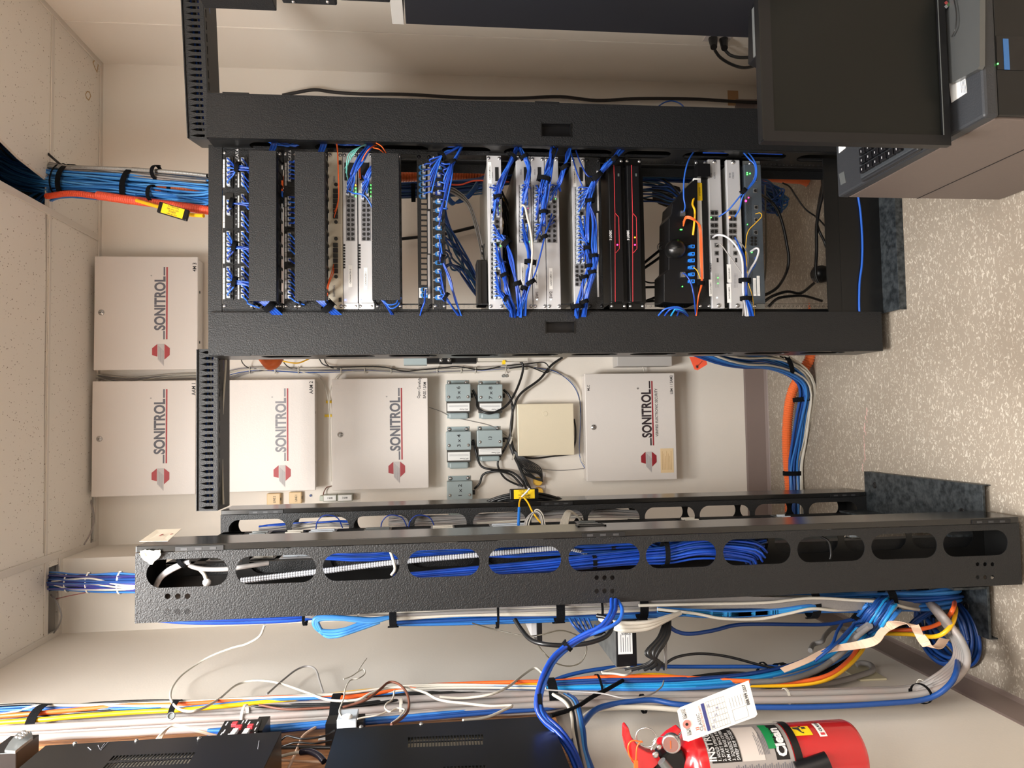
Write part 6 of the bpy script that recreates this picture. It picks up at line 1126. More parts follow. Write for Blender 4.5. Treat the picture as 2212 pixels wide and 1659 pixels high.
# big pale cables
def wall(lab, pts, r, m, grp=None, name='service_cable', d=.03, n=8, k=7):
    return cable(name, lab, 'cable', [p if isinstance(p, Vector) else onwall(p[0], p[1], p[2] if len(p) > 2 else d) for p in pts], r, m, grp, n, k)
base = [(-20, 1572), (100, 1566), (250, 1558), (380, 1551), (600, 1541), (760, 1532), (950, 1519), (1180, 1508), (1350, 1507), (1550, 1505), (1700, 1504), (1850, 1500), (1970, 1494), (2030, 1474), (2070, 1440), (2078, 1410), (2066, 1376), (2044, 1345), (2020, 1315)]
for i in range(6):
    s = (i-2.5); pts = []
    for j, (px, py) in enumerate(base):
        f = 1.0 if px < 700 else max(.30, 1-(px-700)/1100.)
        if j < 13: pts.append(onwall(px, py+s*10.5*f, .028+.012*(i % 2)+.01*(1-f)*abs(s)))
        else:
            q = onwall(px+s*4.6, py+s*3.4, .05+.03*(j-12)); q.z = max(q.z, .014); pts.append(q)
    for (px, py, Y) in ((1998, 1288, 2.02), (1986, 1262, 2.05), (1980, 1245, 2.07)): pts.append(P(px+s*4.6, py+s*3, Y))
    for q in pts[-6:]: q.z = max(q.z, .014)
    cable('service_cable', 'thick pale cable of the wall run, %s from the corner' % ORD[i], 'cable', pts, .0088, PEARL, 'thick pale cables of the wall run', 9, 6)
wall('thick blue cable along the near edge of the pale wall cables', [(1240, 1600, .05), (1262, 1560, .055), (1300, 1527, .06), (1400, 1512, .062), (1470, 1522, .06), (1600, 1527, .05), (1760, 1527, .05), (1900, 1520, .05), (2000, 1510, .055), (2050, 1480, .09), (2068, 1440, .12), PZ(2062, 1405, .1), PZ(2034, 1376, .1), PZ(2008, 1346, .09), P(1985, 1312, 2.08), P(1972, 1275, 2.1), P(1968, 1250, 2.1)], .0068, DKB[0])
wall('white cable splitting below the pale wall cables near the extinguisher', [(1250, 1560, .05), (1290, 1533, .052), (1380, 1528, .052), (1460, 1533, .05), (1540, 1542, .04), (1600, 1545, .03)], .0062, WHC)
def ropes(col, name, pts, r, m): return wall(col, pts, r, m)
wall('yellow cable running the length of the left wall', [(-20, 1562, .05), (100, 1554, .052), (160, 1548, .052), (300, 1538, .05), (400, 1533, .05), (550, 1519, .05), (700, 1503, .05), (830, 1489, .05), (1000, 1478, .05), (1180, 1480, .055), (1280, 1472, .06), (1400, 1458, .06), (1470, 1464, .06), (1580, 1478, .06), (1700, 1480, .06), (1780, 1470, .065), (1830, 1440, .08), (1862, 1405, .1), (1880, 1372, .12), (1960, 1370, .14), (2020, 1375, .17), (2052, 1355, .2), (2064, 1325, .22), P(2062, 1300, 2.04), P(2054, 1265, 2.06), P(2050, 1248, 2.08)], .0058, YEL)
wall('orange cable running the length of the left wall', [(-20, 1549, .055), (80, 1541, .058), (160, 1534, .056), (280, 1524, .055), (400, 1521, .055), (600, 1507, .055), (760, 1505, .052), (900, 1483, .055), (1100, 1474, .06), (1200, 1472, .06), (1300, 1463, .068), (1450, 1463, .07), (1600, 1471, .07), (1720, 1472, .07), (1790, 1458, .075), (1835, 1425, .09), (1858, 1392, .11), (1880, 1370, .125), (1940, 1362, .14), (2000, 1357, .16), (2040, 1340, .2), (2060, 1312, .24), P(2060, 1288, 2.04), P(2052, 1262, 2.06), P(2046, 1245, 2.08)], .0058, ORC)
for i in range(5): wall('black cable twisting with the orange and yellow wall cables, %s' % ['first', 'second', 'third', 'fourth', 'fifth'][i], [(-20, 1556-i*2, .048), (90, 1548-i*3, .048), (200, 1544-i*6, .05), (380, 1530-i*4, .046), (600, 1516+i*3, .044), (760, 1510+i*4, .042), (950, 1488+i*3, .045), (1180, 1486+i*2, .045), (1350, 1478+i*2, .05), (1560, 1478-i*6, .05), (1700, 1473-i*3, .05), (1780, 1462-i*4, .055), (1840, 1410-i*3, .08), (1876, 1372-i*2, .1), (1990, 1360-i*3, .15)], .0038, BKC)
wp = [(-20, 1538), (60, 1532), (100, 1532), (250, 1530), (380, 1524), (560, 1512), (730, 1504), (900, 1487), (1180, 1492)]
bundle('service_cable', 'cable', [onwall(a, b_, .05) for a, b_ in wp], 16, .014, .01, .0034, [DKB[0], WHC, PLEN[1], GRC, BKC, WHC], '{c} cable in the mixed run along the upper left wall', 'mixed cables of the upper left wall', up=(1,0,0), seed=31, wob=1.0, tight=lambda s: 1.6-1.2*s if s < .3 else 1.1)
bundle('service_cable', 'cable', [onwall(a, b_, .04) for a, b_ in ((450, 1584), (560, 1578), (700, 1566), (900, 1552), (1060, 1540), (1180, 1532), (1230, 1518))], 9, .01, .008, .0048, [DKB[0], GRC, PLEN[1]], '{c} cable along the lower edge of the wall run, above the lower amplifier', 'lower edge wall cables', up=(1,0,0), seed=32, wob=.8)
w2 = [(1180, 1486, .05), (1300, 1482, .055), (1420, 1482, .06), (1540, 1478, .06), (1640, 1468, .06), (1720, 1450, .065), (1780, 1425, .08), (1835, 1390, .11), (1872, 1350, .16), (1900, 1322, .24), P(1930, 1292, 2.0), P(1958, 1262, 2.04), P(1972, 1245, 2.06)]
bundle('service_cable', 'cable', [a if isinstance(a, Vector) else onwall(*a) for a in w2], 46, .02, .036, .0048, [PLEN[1], DKB[0], PLEN[1], PLEN[0], DKB[1], GRC, PLEN[1], CYAN], '{c} cable of the thick lower wall run sweeping to the floor corner', 'thick lower wall run', up=(0,-1,0), seed=33, wob=.5, tight=lambda s: .65+.45*s if s < .6 else 1.1-.5*(s-.6), sides=7)
wall('dark blue cable lifting off the top of the lower wall run', [(1190, 1472, .05), (1230, 1458, .06), (1290, 1446, .065), (1370, 1438, .065), (1450, 1440, .06), (1600, 1440, .06), (1680, 1440, .06)], .0055, DKB[0])
for i in range(2): wall('grey ribbed flat cable of the lower wall run, %s' % ['inner', 'outer'][i], [(1620, 1474, .07), (1700, 1468, .08), (1760, 1450, .09), (1800, 1425, .11), (1830, 1398, .13), (1850, 1376-i*8, .15), (1880, 1352-i*6, .2)], .0075, GRS)
cable_pts = [(1690, 1448, .09), (1740, 1428, .11), (1790, 1404, .13), (1850, 1394, .15), (1890, 1384, .17), (1905, 1366, .19), (1925, 1350, .21), (1950, 1345, .23), (1975, 1352, .25), (1985, 1370, .22), (2005, 1395, .2), (2025, 1398, .19), (2040, 1380, .2)]
G().ribbon([onwall(*p) for p in cable_pts], .022, .0015, (0,1,.6)).build('flat_strip', TAN, label='tan flat strip twisting over the cables near the floor corner', cat='strip')
for i in range(2): wall('dark blue cable end standing clear near the floor corner, %s' % ['upper', 'lower'][i], [(1760, 1420+i*8, .11), (1795, 1395+i*5, .14), (1808+i*25, 1365, .16), (1818+i*28, 1348, .17)], .004, DKB[0])
wall('thick grey cable looping on the left wall low down', [(1750, 1405, .03), (1757, 1392, .02), (1775, 1386, .03), (1783, 1372, .03), (1800, 1357, .025), (1830, 1358, .02), (1850, 1366, .03)], .0075, GRC)
wall('thick pale cable curling out below the lower wall run', [(1650, 1488, .03), (1720, 1482, .03), (1800, 1474, .025), (1860, 1458, .02), (1885, 1448, .02), (1880, 1436, .02), (1862, 1432, .02), (1850, 1436, .015)], .0078, GRC)
q = onwall(1845, 1448, .004); G().box((LX+.0005, q.y-.08, q.z-.05), (LX+.006, q.y+.08, q.z+.03)).build('blank_plate', mat('aged wall plate', (204, 196, 166), .5), label='aged blank wall plate low on the left wall behind the cables', cat='wall plate', bevel=.001)
# straps on the wall run
def wstrap(px, py, ra, rb, wd, lab, d=.04, m=None, name='velcro_strap', cat='strap', ax=None): strap(onwall(px, py, d), ax or (0,0,1), ra, rb, wd, lab, m=m, name=name, cat=cat, up=(1,0,0))
wstrap(88, 1554, .052, .03, .022, 'black strap round the wall run at the upper left corner')
wstrap(380, 1541, .042, .028, .014, 'narrow black strap round the wall run beside the upper amplifier')
wstrap(727, 1530, .052, .03, .022, 'widest black strap round the wall run, beside the corner of the lower amplifier')
wstrap(1190, 1499, .052, .036, .024, 'black strap round the wall run where the blue hose crosses')
wstrap(1293, 1492, .052, .038, .006, 'thin black tie round both parts of the wall run')
wstrap(1652, 1460, .04, .034, .006, 'thin black tie on the blue run, left of the wide strap low down')
wstrap(1692, 1464, .045, .036, .02, 'wide black strap on the blue run low on the wall', ax=(0,-.15,1))
wstrap(1389, 1520, .026, .02, .007, 'black tie on the white cables left of the extinguisher tag', d=.045)
wstrap(1990, 1498, .026, .022, .008, 'black tie on the pale cables just before they curve down to the floor', d=.06, ax=(0,-.4,1))
for px, i in ((528, 0), (866, 1), (1698, 2), (1993, 3)): wstrap(px, [1543, 1528, 1506, 1486][i], .032 if i < 2 else .02, .02, .006, 'white cable tie on the thick pale wall cables, %s from the top' % ORD[i], m=WHC, name='cable_tie', cat='cable tie')
strap(P(1872, 1352, 2.0), (.5,0,-.5), .045, .034, .026, 'black wrap gathering the blue cables near the floor corner')
# loose wires on the upper wall
wall('long white wire looping from the back corner down to the wall run', [(572, 1350, .25), (560, 1375, .2), (530, 1392, .14), (500, 1400, .1), (450, 1420, .05), (400, 1452, .03), (375, 1480, .03), (368, 1505, .05), (378, 1525, .07), (400, 1536, .08), (430, 1533, .08), (470, 1512, .06), (510, 1480, .03), (550, 1470, .03), (600, 1475, .03), (660, 1495, .05), (710, 1512, .07), (770, 1512, .075), (800, 1498, .08), (830, 1488, .08), (870, 1485, .08), (915, 1495, .08), (950, 1512, .08), (1010, 1520, .08), (1060, 1525, .08), (1105, 1524, .08), (1090, 1533, .08), (1050, 1550, .08), (1000, 1556, .09)], .0032, WHC, k=7)
wall('grey wire arching above the wall run', [(576, 1500, .05), (610, 1470, .03), (640, 1447, .03), (665, 1439, .03), (682, 1447, .03), (690, 1470, .03), (698, 1496, .05)], .0028, GRC)
wall('brown wire hooping over the wall run and the lower amplifier', [(740, 1528, .07), (790, 1512, .08), (820, 1490, .085), (840, 1474, .085), (862, 1478, .085), (880, 1500, .085), (883, 1530, .085), (870, 1550, .085), (845, 1565, .09)], .0032, mat('brown jacket', (110, 66, 50), .5))
wall('brown wire threading along the thick pale cables', [(560, 1523, .055), (620, 1532, .055), (720, 1528, .055)], .003, mat('brown jacket', (110, 66, 50), .5))
wall('white wire with a raised kink above the blue hose', [(950, 1505, .06), (1000, 1508, .06), (1060, 1500, .07), (1100, 1482, .07), (1130, 1458, .06), (1155, 1443, .06), (1172, 1455, .06), (1182, 1468, .06)], .0034, WHC)
wall('twisted pair with bare copper ends waving above the clear block', [(738, 1550, .08), (733, 1535, .08), (742, 1510, .08), (746, 1488, .08), (756, 1470, .07), (775, 1465, .07), (788, 1455, .07), (786, 1446, .07), (775, 1450, .07), (760, 1460, .07), (742, 1467, .07)], .0018, WHC)
wall('copper end of the twisted pair pointing up', [(773, 1450, .07), (782, 1436, .07), (792, 1422, .07)], .0014, WHC)
wall('curled twisted pair beside the white cable tie', [(852, 1492, .09), (848, 1510, .09), (835, 1520, .09), (832, 1530, .09), (842, 1537, .09), (858, 1530, .09), (874, 1534, .09), (862, 1550, .09), (846, 1562, .09)], .002, WHC)
wall('twisted pair running from the clear block to the curled pair', [(772, 1553, .085), (790, 1549, .085), (815, 1545, .085), (838, 1536, .085)], .002, [WHC][0])
for i in range(4): wall('cream wire fanning from the strap into the upper amplifier, %s' % ORD[i], [(334+i*4, 1602, .07), (345+i*3, 1588-i, .08), (362+i*2, 1572-i, .09), (380+i, 1568-i, .09), (410+i*4, 1576, .09), (462+i*4, 1590, .07)], .0018, [WHC, TAN][i % 2])
q = onwall(370, 1547, .09); G().lathe(q, (.6,-.8,0), [(0,.009),(.003,.009),(.003,.0065),(-.001,.006)], 16).build('mounting_ring', SIL, label='grey ring of a cable mount on the narrow strap', cat='ring')
for i, pts in enumerate(([(606, 1600, .05), (620, 1590, .06), (640, 1594, .06), (660, 1596, .06), (700, 1590, .06), (722, 1578, .06)], [(612, 1612, .05), (640, 1604, .06), (680, 1606, .06), (716, 1600, .05)], [(608, 1614, .04), (714, 1615, .04)])): wall('black cord between the two amplifier boxes, %s from the top' % ORD[i], pts, [.0022, .0022, .0045][i], BKC)
wall('white cord with black taped section between the amplifier boxes', [(606, 1634, .05), (630, 1628, .06), (652, 1624, .07)], .0035, WHC); wall('black taped section of cord at the lower amplifier corner', [(650, 1625, .07), (670, 1624, .075), (688, 1632, .075), (700, 1645, .07)], .0065, mat('shiny electrical tape', (30, 26, 32), .18))
wall('beige wire crossing the board between the amplifier boxes', [(712, 1558, .04), (680, 1572, .04), (655, 1590, .04), (645, 1610, .04), (635, 1635, .04), (622, 1662, .04)], .0032, TAN)
wall('beige wire low on the board between the amplifier boxes', [(606, 1642, .04), (650, 1645, .04), (700, 1646, .04)], .0028, TAN)
q = onwall(700, 1594, .0185); G().box((LX+.0185, q.y-.012, q.z-.012), (LX+.0195, q.y+.012, q.z+.012)).build('paper_square', WHT, label='small white paper square on the board between the amplifier boxes', cat='paper')
# blue hose bundle from left rack down to the board
hp = [V(P(1325, 1298, 1.74)), V(P(1322, 1325, 1.7)), P(1300, 1355, 1.68), P(1265, 1372, 1.68), P(1228, 1395, 1.68), P(1195, 1425, 1.66), P(1175, 1465, 1.62), P(1165, 1500, 1.6), P(1164, 1530, 1.58), P(1178, 1555, 1.56), P(1205, 1580, 1.54), P(1232, 1620, 1.5), P(1250, 1665, 1.46)]
bundle('network_cable', 'cable', hp, 5, .008, .008, .0045, [BLUE[1], BLUE[2], BLUE[0], BLUE[1], BLUE[1]], 'royal blue cable of the tied strand curving from the left rack to the wall run', 'blue strand from rack to wall', seed=41, wob=.6, sides=8)
for px, py, Y, i in ((1293, 1365, 1.68, 0), (1226, 1396, 1.68, 1), (1165, 1512, 1.59, 2)): strap(P(px, py, Y), [(-.9,0,-.3), (.3,0,-.3), (0,0,1)][i], .011, .011, .009, 'black tie on the curved royal blue strand, %s from the rack' % ORD[i], name='cable_tie', cat='cable tie')
cable('network_cable', 'bright blue cable bowing out from the strand beside the left rack', 'cable', [P(1335, 1298, 1.74), P(1344, 1318, 1.7), P(1336, 1342, 1.68), P(1305, 1360, 1.67), P(1262, 1375, 1.675)], .0045, BLUE[2])
for i in range(5): wall(['white cable', 'black cable', 'pale cable', 'azure cable', 'blue cable'][i]+' dropping from the wall run beside the lower amplifier', [(1195+i*8, 1500, .07), (1222+i*6, 1518-i, .08), (1235+i*5, 1545, .08), (1238+i*6, 1580, .07), (1246+i*5, 1620, .06), (1250+i*8, 1665, .06)], .0042, [WHC, BKC, PEARL, PLEN[0], DKB[0]][i])
wall('black strap end slanting across the pale wall cables', [(1190, 1546, .085), (1240, 1530, .085), (1275, 1508, .085), (1293, 1498, .085), (1310, 1490, .08), (1345, 1470, .075)], .005, RUB)
wall('grey wire sagging over the blue run near the extinguisher tag', [(1180, 1490, .09), (1240, 1494, .09), (1300, 1498, .095), (1350, 1508, .095), (1400, 1502, .095), (1428, 1485, .09), (1434, 1470, .085)], .0018, GRC)
wall('folded white strip on the top of the lower wall run', [(1300, 1452, .09), (1330, 1444, .09), (1355, 1440, .09), (1366, 1448, .09), (1352, 1458, .09), (1325, 1455, .09), (1300, 1454, .09)], .003, WHC)
# devices hanging between left rack and wall
def slab(px, py, Y): return P(px, py, Y)
t = thing('equipment_chassis', 'grey chassis with black end and white rating label, low behind the left rack', 'network device', P(1345, 1380, 2.0))
x0, x1, z0, z1 = wrect(1331, 1375, 1300, 1440, 1.95); G().box((x0, 1.95, z0), (x1, 2.1, z1)).build('black_end', BLP, t, bevel=.002)
a, b_ = P(1295, 1300, 2.3), P(1340, 1440, 2.3); g = G().box((x0+.0, 1.951, z1), (x1, 2.36, z1+.002)).box((x0, 2.1, z0), (x1, 2.36, z1)); g.build('galvanised_top', mat('galvanised sheet', (140, 144, 146), .4, .7, var=(30, (118, 122, 124))), t)
x0b, x1b, z0b, z1b = wrect(1335, 1366, 1357, 1413, 1.949); q = G().box((x0b, 1.949, z0b), (x1b, 1.9505, z1b)).build('rating_label', WHT, t, bevel=.0)
text('SONOS', .009, (x1b-.004, 1.9486, z1b-.012), DKINK, q, ux=(0,0,-1), uy=(1,0,0), sx=.9) if False else text('SONOS', .0085, (x1b-.0115, 1.9486, z0b+.004), DKINK, q, ux=(0,0,1), uy=(-1,0,0), sx=.9)
for i in range(5):
    G().box((x0b+.006, 1.9486, z0b+.006+i*.0062), (x1b-.016-(i%2)*.008, 1.949, z0b+.0072+i*.0062)).build('print_line', GRYINK, q)
t = thing('equipment_chassis', 'narrow black and white box edge hanging behind the left rack, mid height', 'network device', P(1155, 1360, 1.95))
x0, x1, z0, z1 = wrect(1160, 1171, 1330, 1392, 1.95); G().box((x0, 1.95, z0), (x1, 2.1, z1)).build('black_side', BLP, t)
x0, x1, z0, z1 = wrect(1148, 1159, 1330, 1376, 1.96); G().box((x0, 1.96, z0), (x1, 2.1, z1)).build('white_side', LSG, t)
def mid(lab, pts, r, m, grp=None): return cable('loose_cable', lab, 'cable', [P(*p) for p in pts], r, m, grp)
mid('thin dark wire looping in front of the wall between rack and wall run', [(1020, 1346, 1.9), (1070, 1360, 1.9), (1130, 1373, 1.85), (1165, 1372, 1.8), (1210, 1362, 1.8), (1245, 1372, 1.8), (1262, 1385, 1.8), (1267, 1405, 1.8), (1255, 1430, 1.8), (1230, 1439, 1.8), (1200, 1432, 1.8), (1175, 1410, 1.8), (1158, 1388, 1.85)], .0016, mat('olive wire', (84, 78, 66), .4))
mid('thick black cable looping below the left rack bundle', [(1112, 1338, 1.85), (1128, 1362, 1.82), (1148, 1383, 1.78), (1180, 1392, 1.75), (1230, 1394, 1.75), (1275, 1388, 1.75), (1310, 1374, 1.76), (1322, 1352, 1.78), (1312, 1335, 1.8), (1290, 1330, 1.82)], .0055, BKC)
for i in range(3): mid('thick white cable arcing out of the left rack bundle', [(1295, 1330+i*3, 1.84), (1320, 1342+i*6, 1.82), (1350, 1346+i*8, 1.8), (1400, 1344+i*7, 1.8), (1440, 1333+i*3, 1.82), (1470, 1324, 1.84)], .0054, WHC, 'thick white arcs below the left rack bundle')
for i in range(7): mid('black cable hanging from the left rack bundle to the wall run', [(1448-i*2, 1338, 1.85), (1446-i*4, 1370+i, 1.82), (1430-i*6, 1400+i*2, 1.8), (1400-i*4+i*9, 1432, 1.8), (1350+i*14, 1446, 1.82)], .0055 if i % 2 else .003, BKC, 'hanging black cables')
for i in range(3): mid('thin grey wire hanging among the black cables', [(1436+i*3, 1350, 1.84), (1434+i*3, 1390, 1.82), (1436+i*2, 1420, 1.82), (1438+i, 1448, 1.84)], .0014, GRC, 'thin hanging grey wires')
for i in range(5): mid('dark blue cable end drooping above the grey chassis', [(1230+i*10, 1336, 1.86), (1240+i*10, 1352+i*2, 1.84), (1256+i*7, 1366, 1.84), (1250+i*9, 1350, 1.85)], .0032, DKB[i%2], 'drooping dark blue ends')
mid('navy cable swinging from the left rack bundle to the floor corner', [(1440, 1348, 1.85), (1460, 1363, 1.85), (1490, 1369, 1.85), (1540, 1362, 1.88), (1590, 1350, 1.92), (1650, 1348, 1.95), (1720, 1349, 1.98), (1790, 1348, 2.0), (1850, 1336, 2.0)], .0052, DKB[1])
mid('black cable bowing above the lower wall run', [(1430, 1440, 1.85), (1460, 1420, 1.86), (1510, 1412, 1.88), (1570, 1418, 1.9), (1640, 1436, 1.92), (1680, 1444, 1.92)], .0035, BKC)
# the long run along the back of the left rack
L_RUN = [(340, 1336), (420, 1341), (540, 1340), (660, 1333), (850, 1324), (1000, 1319), (1207, 1313), (1380, 1308), (1560, 1302), (1753, 1300), (1917, 1296), (1990, 1294)]
def lrun(dy, Y=1.9, a=0, b=99, tail=()): return [P(px, py+dy, Y) for px, py in L_RUN[a:b]]+[P(*q) for q in tail]
for i in range(4): cable('rack_cable', 'royal blue cable at the upper end of the run along the left rack', 'cable', lrun(-2+i*2.4, 1.9, 0, 4)+[P(760, 1312+i, 1.95)], .0036, BLUE[i%3], 'royal blue cables of the rack run')
for i in range(9): cable('rack_cable', '%s cable of the long run along the left rack' % ('white' if i % 3 else 'grey'), 'cable', [jit(p, .003) for p in lrun(-14+i*3.1, 1.9+.004*(i%3), 3 if i < 6 else 4, 10 if i % 2 else 9)], .0045, WHC if i % 3 else GRC, 'pale cables of the rack run', 7, 6)
bundle('rack_cable', 'cable', lrun(2, 1.93, 4, 12)+[P(2040, 1290, 1.93), P(2062, 1284, 1.96), P(2050, 1276, 2.05)], 30, .028, .02, .0046, [PLEN[1], DKB[0], PLEN[0], PLEN[1]], '{c} cable of the long run along the left rack', 'blue cables of the rack run', seed=51, wob=.4, sides=7, k=5)
for i in range(7): cable('rack_cable', 'cyan cable low in the run along the left rack', 'cable', [P(1420, 1314+i, 1.87), P(1500, 1318+i*2, 1.87), P(1580, 1322+i*1.6, 1.87), P(1680, 1317+i*1.4, 1.87), P(1753, 1308+i*1.5, 1.87), P(1820, 1314+i, 1.9), P(1900, 1316+i, 1.95)], .0042, CYAN if i % 3 else PLEN[1], 'cyan cables of the rack run', 7)
for i in range(4): G().ribbon([P(900, 1305+i*3, 1.885), P(1100, 1300+i*2, 1.88), P(1300, 1296+i*3, 1.88), P(1500, 1291+i*5, 1.875), P(1753, 1295+i*6, 1.87), P(1917, 1298+i*5, 1.88), P(1990, 1308+i*2, 1.92)], .009, .003, (0,-.3,1) if 0 else (1,0,0)).build('flat_cable', GRS, label='flat grey ribbed cable of the run along the left rack, %s' % ORD[i], cat='cable')
cable('rack_cable', 'cream cable threading over the grey ribbed cables', 'cable', [P(1380, 1308, 1.86), P(1500, 1305, 1.86), P(1650, 1302, 1.86), P(1753, 1292, 1.86), P(1850, 1297, 1.86), P(1910, 1301, 1.86), P(1960, 1313, 1.87), P(1985, 1317, 1.9)], .004, WHC)
cable('rack_cable', 'white cable sagging lowest under the run of the left rack', 'cable', [P(1420, 1316, 1.86), P(1500, 1325, 1.855), P(1560, 1336, 1.855), P(1640, 1337, 1.86), P(1700, 1326, 1.86), P(1753, 1315, 1.86), P(1800, 1318, 1.87), P(1850, 1317, 1.9)], .004, WHC)
for (px, py, ra, wd, lab) in ((660, 1332, .018, .007, 'first narrow'), (850, 1326, .03, .018, 'wide upper'), (1074, 1325, .034, .006, 'second narrow'), (1207, 1314, .034, .022, 'wide middle'), (1296, 1312, .03, .006, 'third narrow'), (1385, 1306, .036, .022, 'wide lower middle'), (1753, 1302, .038, .022, 'wide low'), (1917, 1300, .04, .022, 'lowest wide')): strap(P(px, py, 1.9), (0,0,1), ra, .03, wd, '%s black strap on the cable run along the left rack' % lab)
for px, py in ((775, 1336),): strap(P(px, py+2, 1.89), (0,0,1), .022, .014, .005, 'white cable tie at the top of the azure coil', m=WHC, name='cable_tie', cat='cable tie')
for i in range(6): cable('rack_cable', 'azure cable of the folded coil under the run of the left rack', 'cable', [P(840, 1334, 1.88), P(800, 1338+i, 1.87), P(740, 1334+i*.5, 1.86), P(690, 1333+i, 1.86), P(678+i*2, 1344+i*1.5, 1.86), P(688+i*3, 1360+i*2.4, 1.86), P(715+i*2, 1364+i*2, 1.86), P(745, 1360+i*1.8, 1.86), P(778, 1348+i*2, 1.87), P(820, 1338+i, 1.88)], .0055, PLEN[i%3], 'azure folded coil', 8)
# floor corner: coil, tails
for i in range(12):
    c = P(1950+(i%3)*4, 1378, 1.98); rr = .078+.006*(i%4); z = .012+.0095*(i//2); pts = [V((c.x+rr*1.0*math.cos(a*.5236+i)+.004*(i%3), 2.02+rr*1.15*math.sin(a*.5236+i), z+.004*math.sin(a+i))) for a in range(13)]
    cable('floor_cable', 'dark blue cable turn of the coil on the floor in the corner', 'cable', pts, .0052, DKB[i%2], 'coil on the floor', 7)
bundle('floor_cable', 'cable', [P(1870, 1352, 2.0), P(1892, 1330, 2.05), P(1910, 1312, 2.04), P(1930, 1290, 2.04), P(1940, 1262, 2.05), P(1945, 1245, 2.05)], 16, .032, .02, .0046, [PLEN[1], DKB[0], WHC, GRC, CYAN, DKB[1]], '{c} cable rising from the corner wrap behind the left rack', 'cables above the corner wrap', seed=61, tight=lambda s: .8+.5*s)
for i in range(4): cable('floor_cable', 'blue loop hanging from the rack run to the floor coil', 'cable', [P(2030+i*4, 1296, 1.96), P(2036-i*6, 1312, 1.97), P(2000-i*8, 1330+i*3, 2.0), P(1975-i*6, 1350+i*4, 2.0)], .0052, DKB[i%2], 'loops to the floor coil')
cable('floor_cable', 'short black cable end sticking out by the floor coil', 'cable', [PZ(2002, 1378, .05), PZ(2012, 1396, .03), PZ(2022, 1410, .02)], .005, BKC)
# ================================================================== FIRE EXTINGUISHER
RED = mat('fire engine red enamel', (206, 30, 36), .22, spec=.6, coat=.4)
R_ = .064; Q = PX(1750, 1557, -.6); d = V((Q.x, Q.y, 0)).normalized(); XC_, YC_ = Q.x-d.y*R_, Q.y+d.x*R_
def ez(px, py=1625): return P(px, py, YC_-.03).z
zb_, zs, zn = ez(1862), ez(1512), ez(1468)
t = thing('fire_extinguisher', 'red clean agent fire extinguisher hanging on the left wall at the bottom edge', 'fire extinguisher', (XC_, YC_, zb_))
def cylmap(c, a0, off=.0006, z0=0):  # curve lettering round the bottle: a0 = angle of the text origin
    a = a0+c.x/R_; return V((XC_+(R_+off)*math.cos(a), YC_+(R_+off)*math.sin(a), z0+c.y))
prof = [(0, R_*.86), (.004, R_*.95), (.012, R_), (zs-zb_, R_)]+[(zs-zb_+(zn-zs)*i/8., R_*math.cos(math.pi/2*i/8*.82)) for i in range(1, 9)]+[(zn-zb_+.012, .02)]
G().lathe((XC_, YC_, zb_), (0,0,1), prof, 48).build('cylinder', RED, t)
va = math.atan2(-YC_, -XC_)      # angle facing the camera
def band(name, za, zc, a0, a1, m, off, par, n=26):
    vs = []
    for i in range(n+1):
        a = a0+(a1-a0)*i/n
        for z in (za, zc): vs.append((XC_+(R_+off)*math.cos(a), YC_+(R_+off)*math.sin(a), z))
    g = G().add(vs, [(2*i, 2*i+2, 2*i+3, 2*i+1) for i in range(n)], 0, True); o = g.build(name, m, par); return o
lab = band('silver_label', ez(1701), ez(1521), va-1.25, va+1.5, mat('silver label', (168, 162, 160), .4, .3), .0004, t)
lt = band('black_panel', ez(1590), ez(1527), va+.02, va+1.15, mat('label black', (26, 24, 24), .4), .0008, lab)
text('INSTRUCTIONS', .019, (0,0,0), WPR, lt, fn=lambda c: cylmap(V((c.x*.9, c.y, 0)), va+.06, .0012, ez(1537)), bold=.0004)
for j, s in enumerate(('1. HOLD UPRIGHT PULL PIN', '2. START BACK 8 FEET', 'AIM AT BASE OF FIRE', '3. SQUEEZE LEVER', 'SWEEP SIDE TO SIDE')): text(s, .0088, (0,0,0), WPR, lt, fn=lambda c, j=j: cylmap(V((c.x*.75, c.y, 0)), va+.06, .0012, ez(1547+j*10)))
band('pictogram_panel', ez(1640), ez(1592), va+.02, va+1.15, mat('label pale', (206, 196, 190), .5), .0008, lab)
for i in range(8): band('print_line', ez(1652-0)+.0+i*.0028, ez(1652)+.001+i*.0028, va+.16, va+.85-.1*(i%3), GRYINK, .001, lab, 8)
g0 = band('black_panel', ez(1692), ez(1664), va+.0, va+1.2, mat('label black', (26, 24, 24), .4), .0008, lab)
band('green_stripe', ez(1664)-.004, ez(1652), va+.3, va+1.2, mat('label green', (16, 130, 70), .4), .0014, lab)
text('Clean', .026, (0,0,0), WPR, g0, fn=lambda c: cylmap(V((c.x*.95, c.y, 0)), va+.08, .0014, ez(1688)), bold=.0012)
text('Agent', .012, (0,0,0), mat('label green', (16, 130, 70), .4), g0, fn=lambda c: cylmap(V((c.x, c.y, 0)), va+.55, .0016, ez(1671)), bold=.0003)
for i in range(26):
    for (a0_, a1_) in ((va-1.1, va-.75), (va-.7, va-.38), (va-.34, va-.06)): band('fine_print', ez(1694)+i*.0042, ez(1694)+i*.0042+.0018, a0_, a1_-.03*(i%3), GRYINK, .001, lab, 5)
st_ = band('hanger_band', ez(1718), ez(1702), va-1.5, va+1.7, BLP, .0025, t)
for s in (-1, 1): band('band_fork', ez(1722 if s < 0 else 1742), ez(1716 if s < 0 else 1734), va-.8, va-.1, BLP, .003, st_, 10)
yl = band('yellow_sticker', ez(1757), ez(1716), va+.62, va+.98, YST, .0008, t, 8)
text('4', .034, (0,0,0), INK, yl, fn=lambda c: cylmap(V((c.x*1.1, c.y, 0)), va+.7, .0012, ez(1748)), bold=.0008)
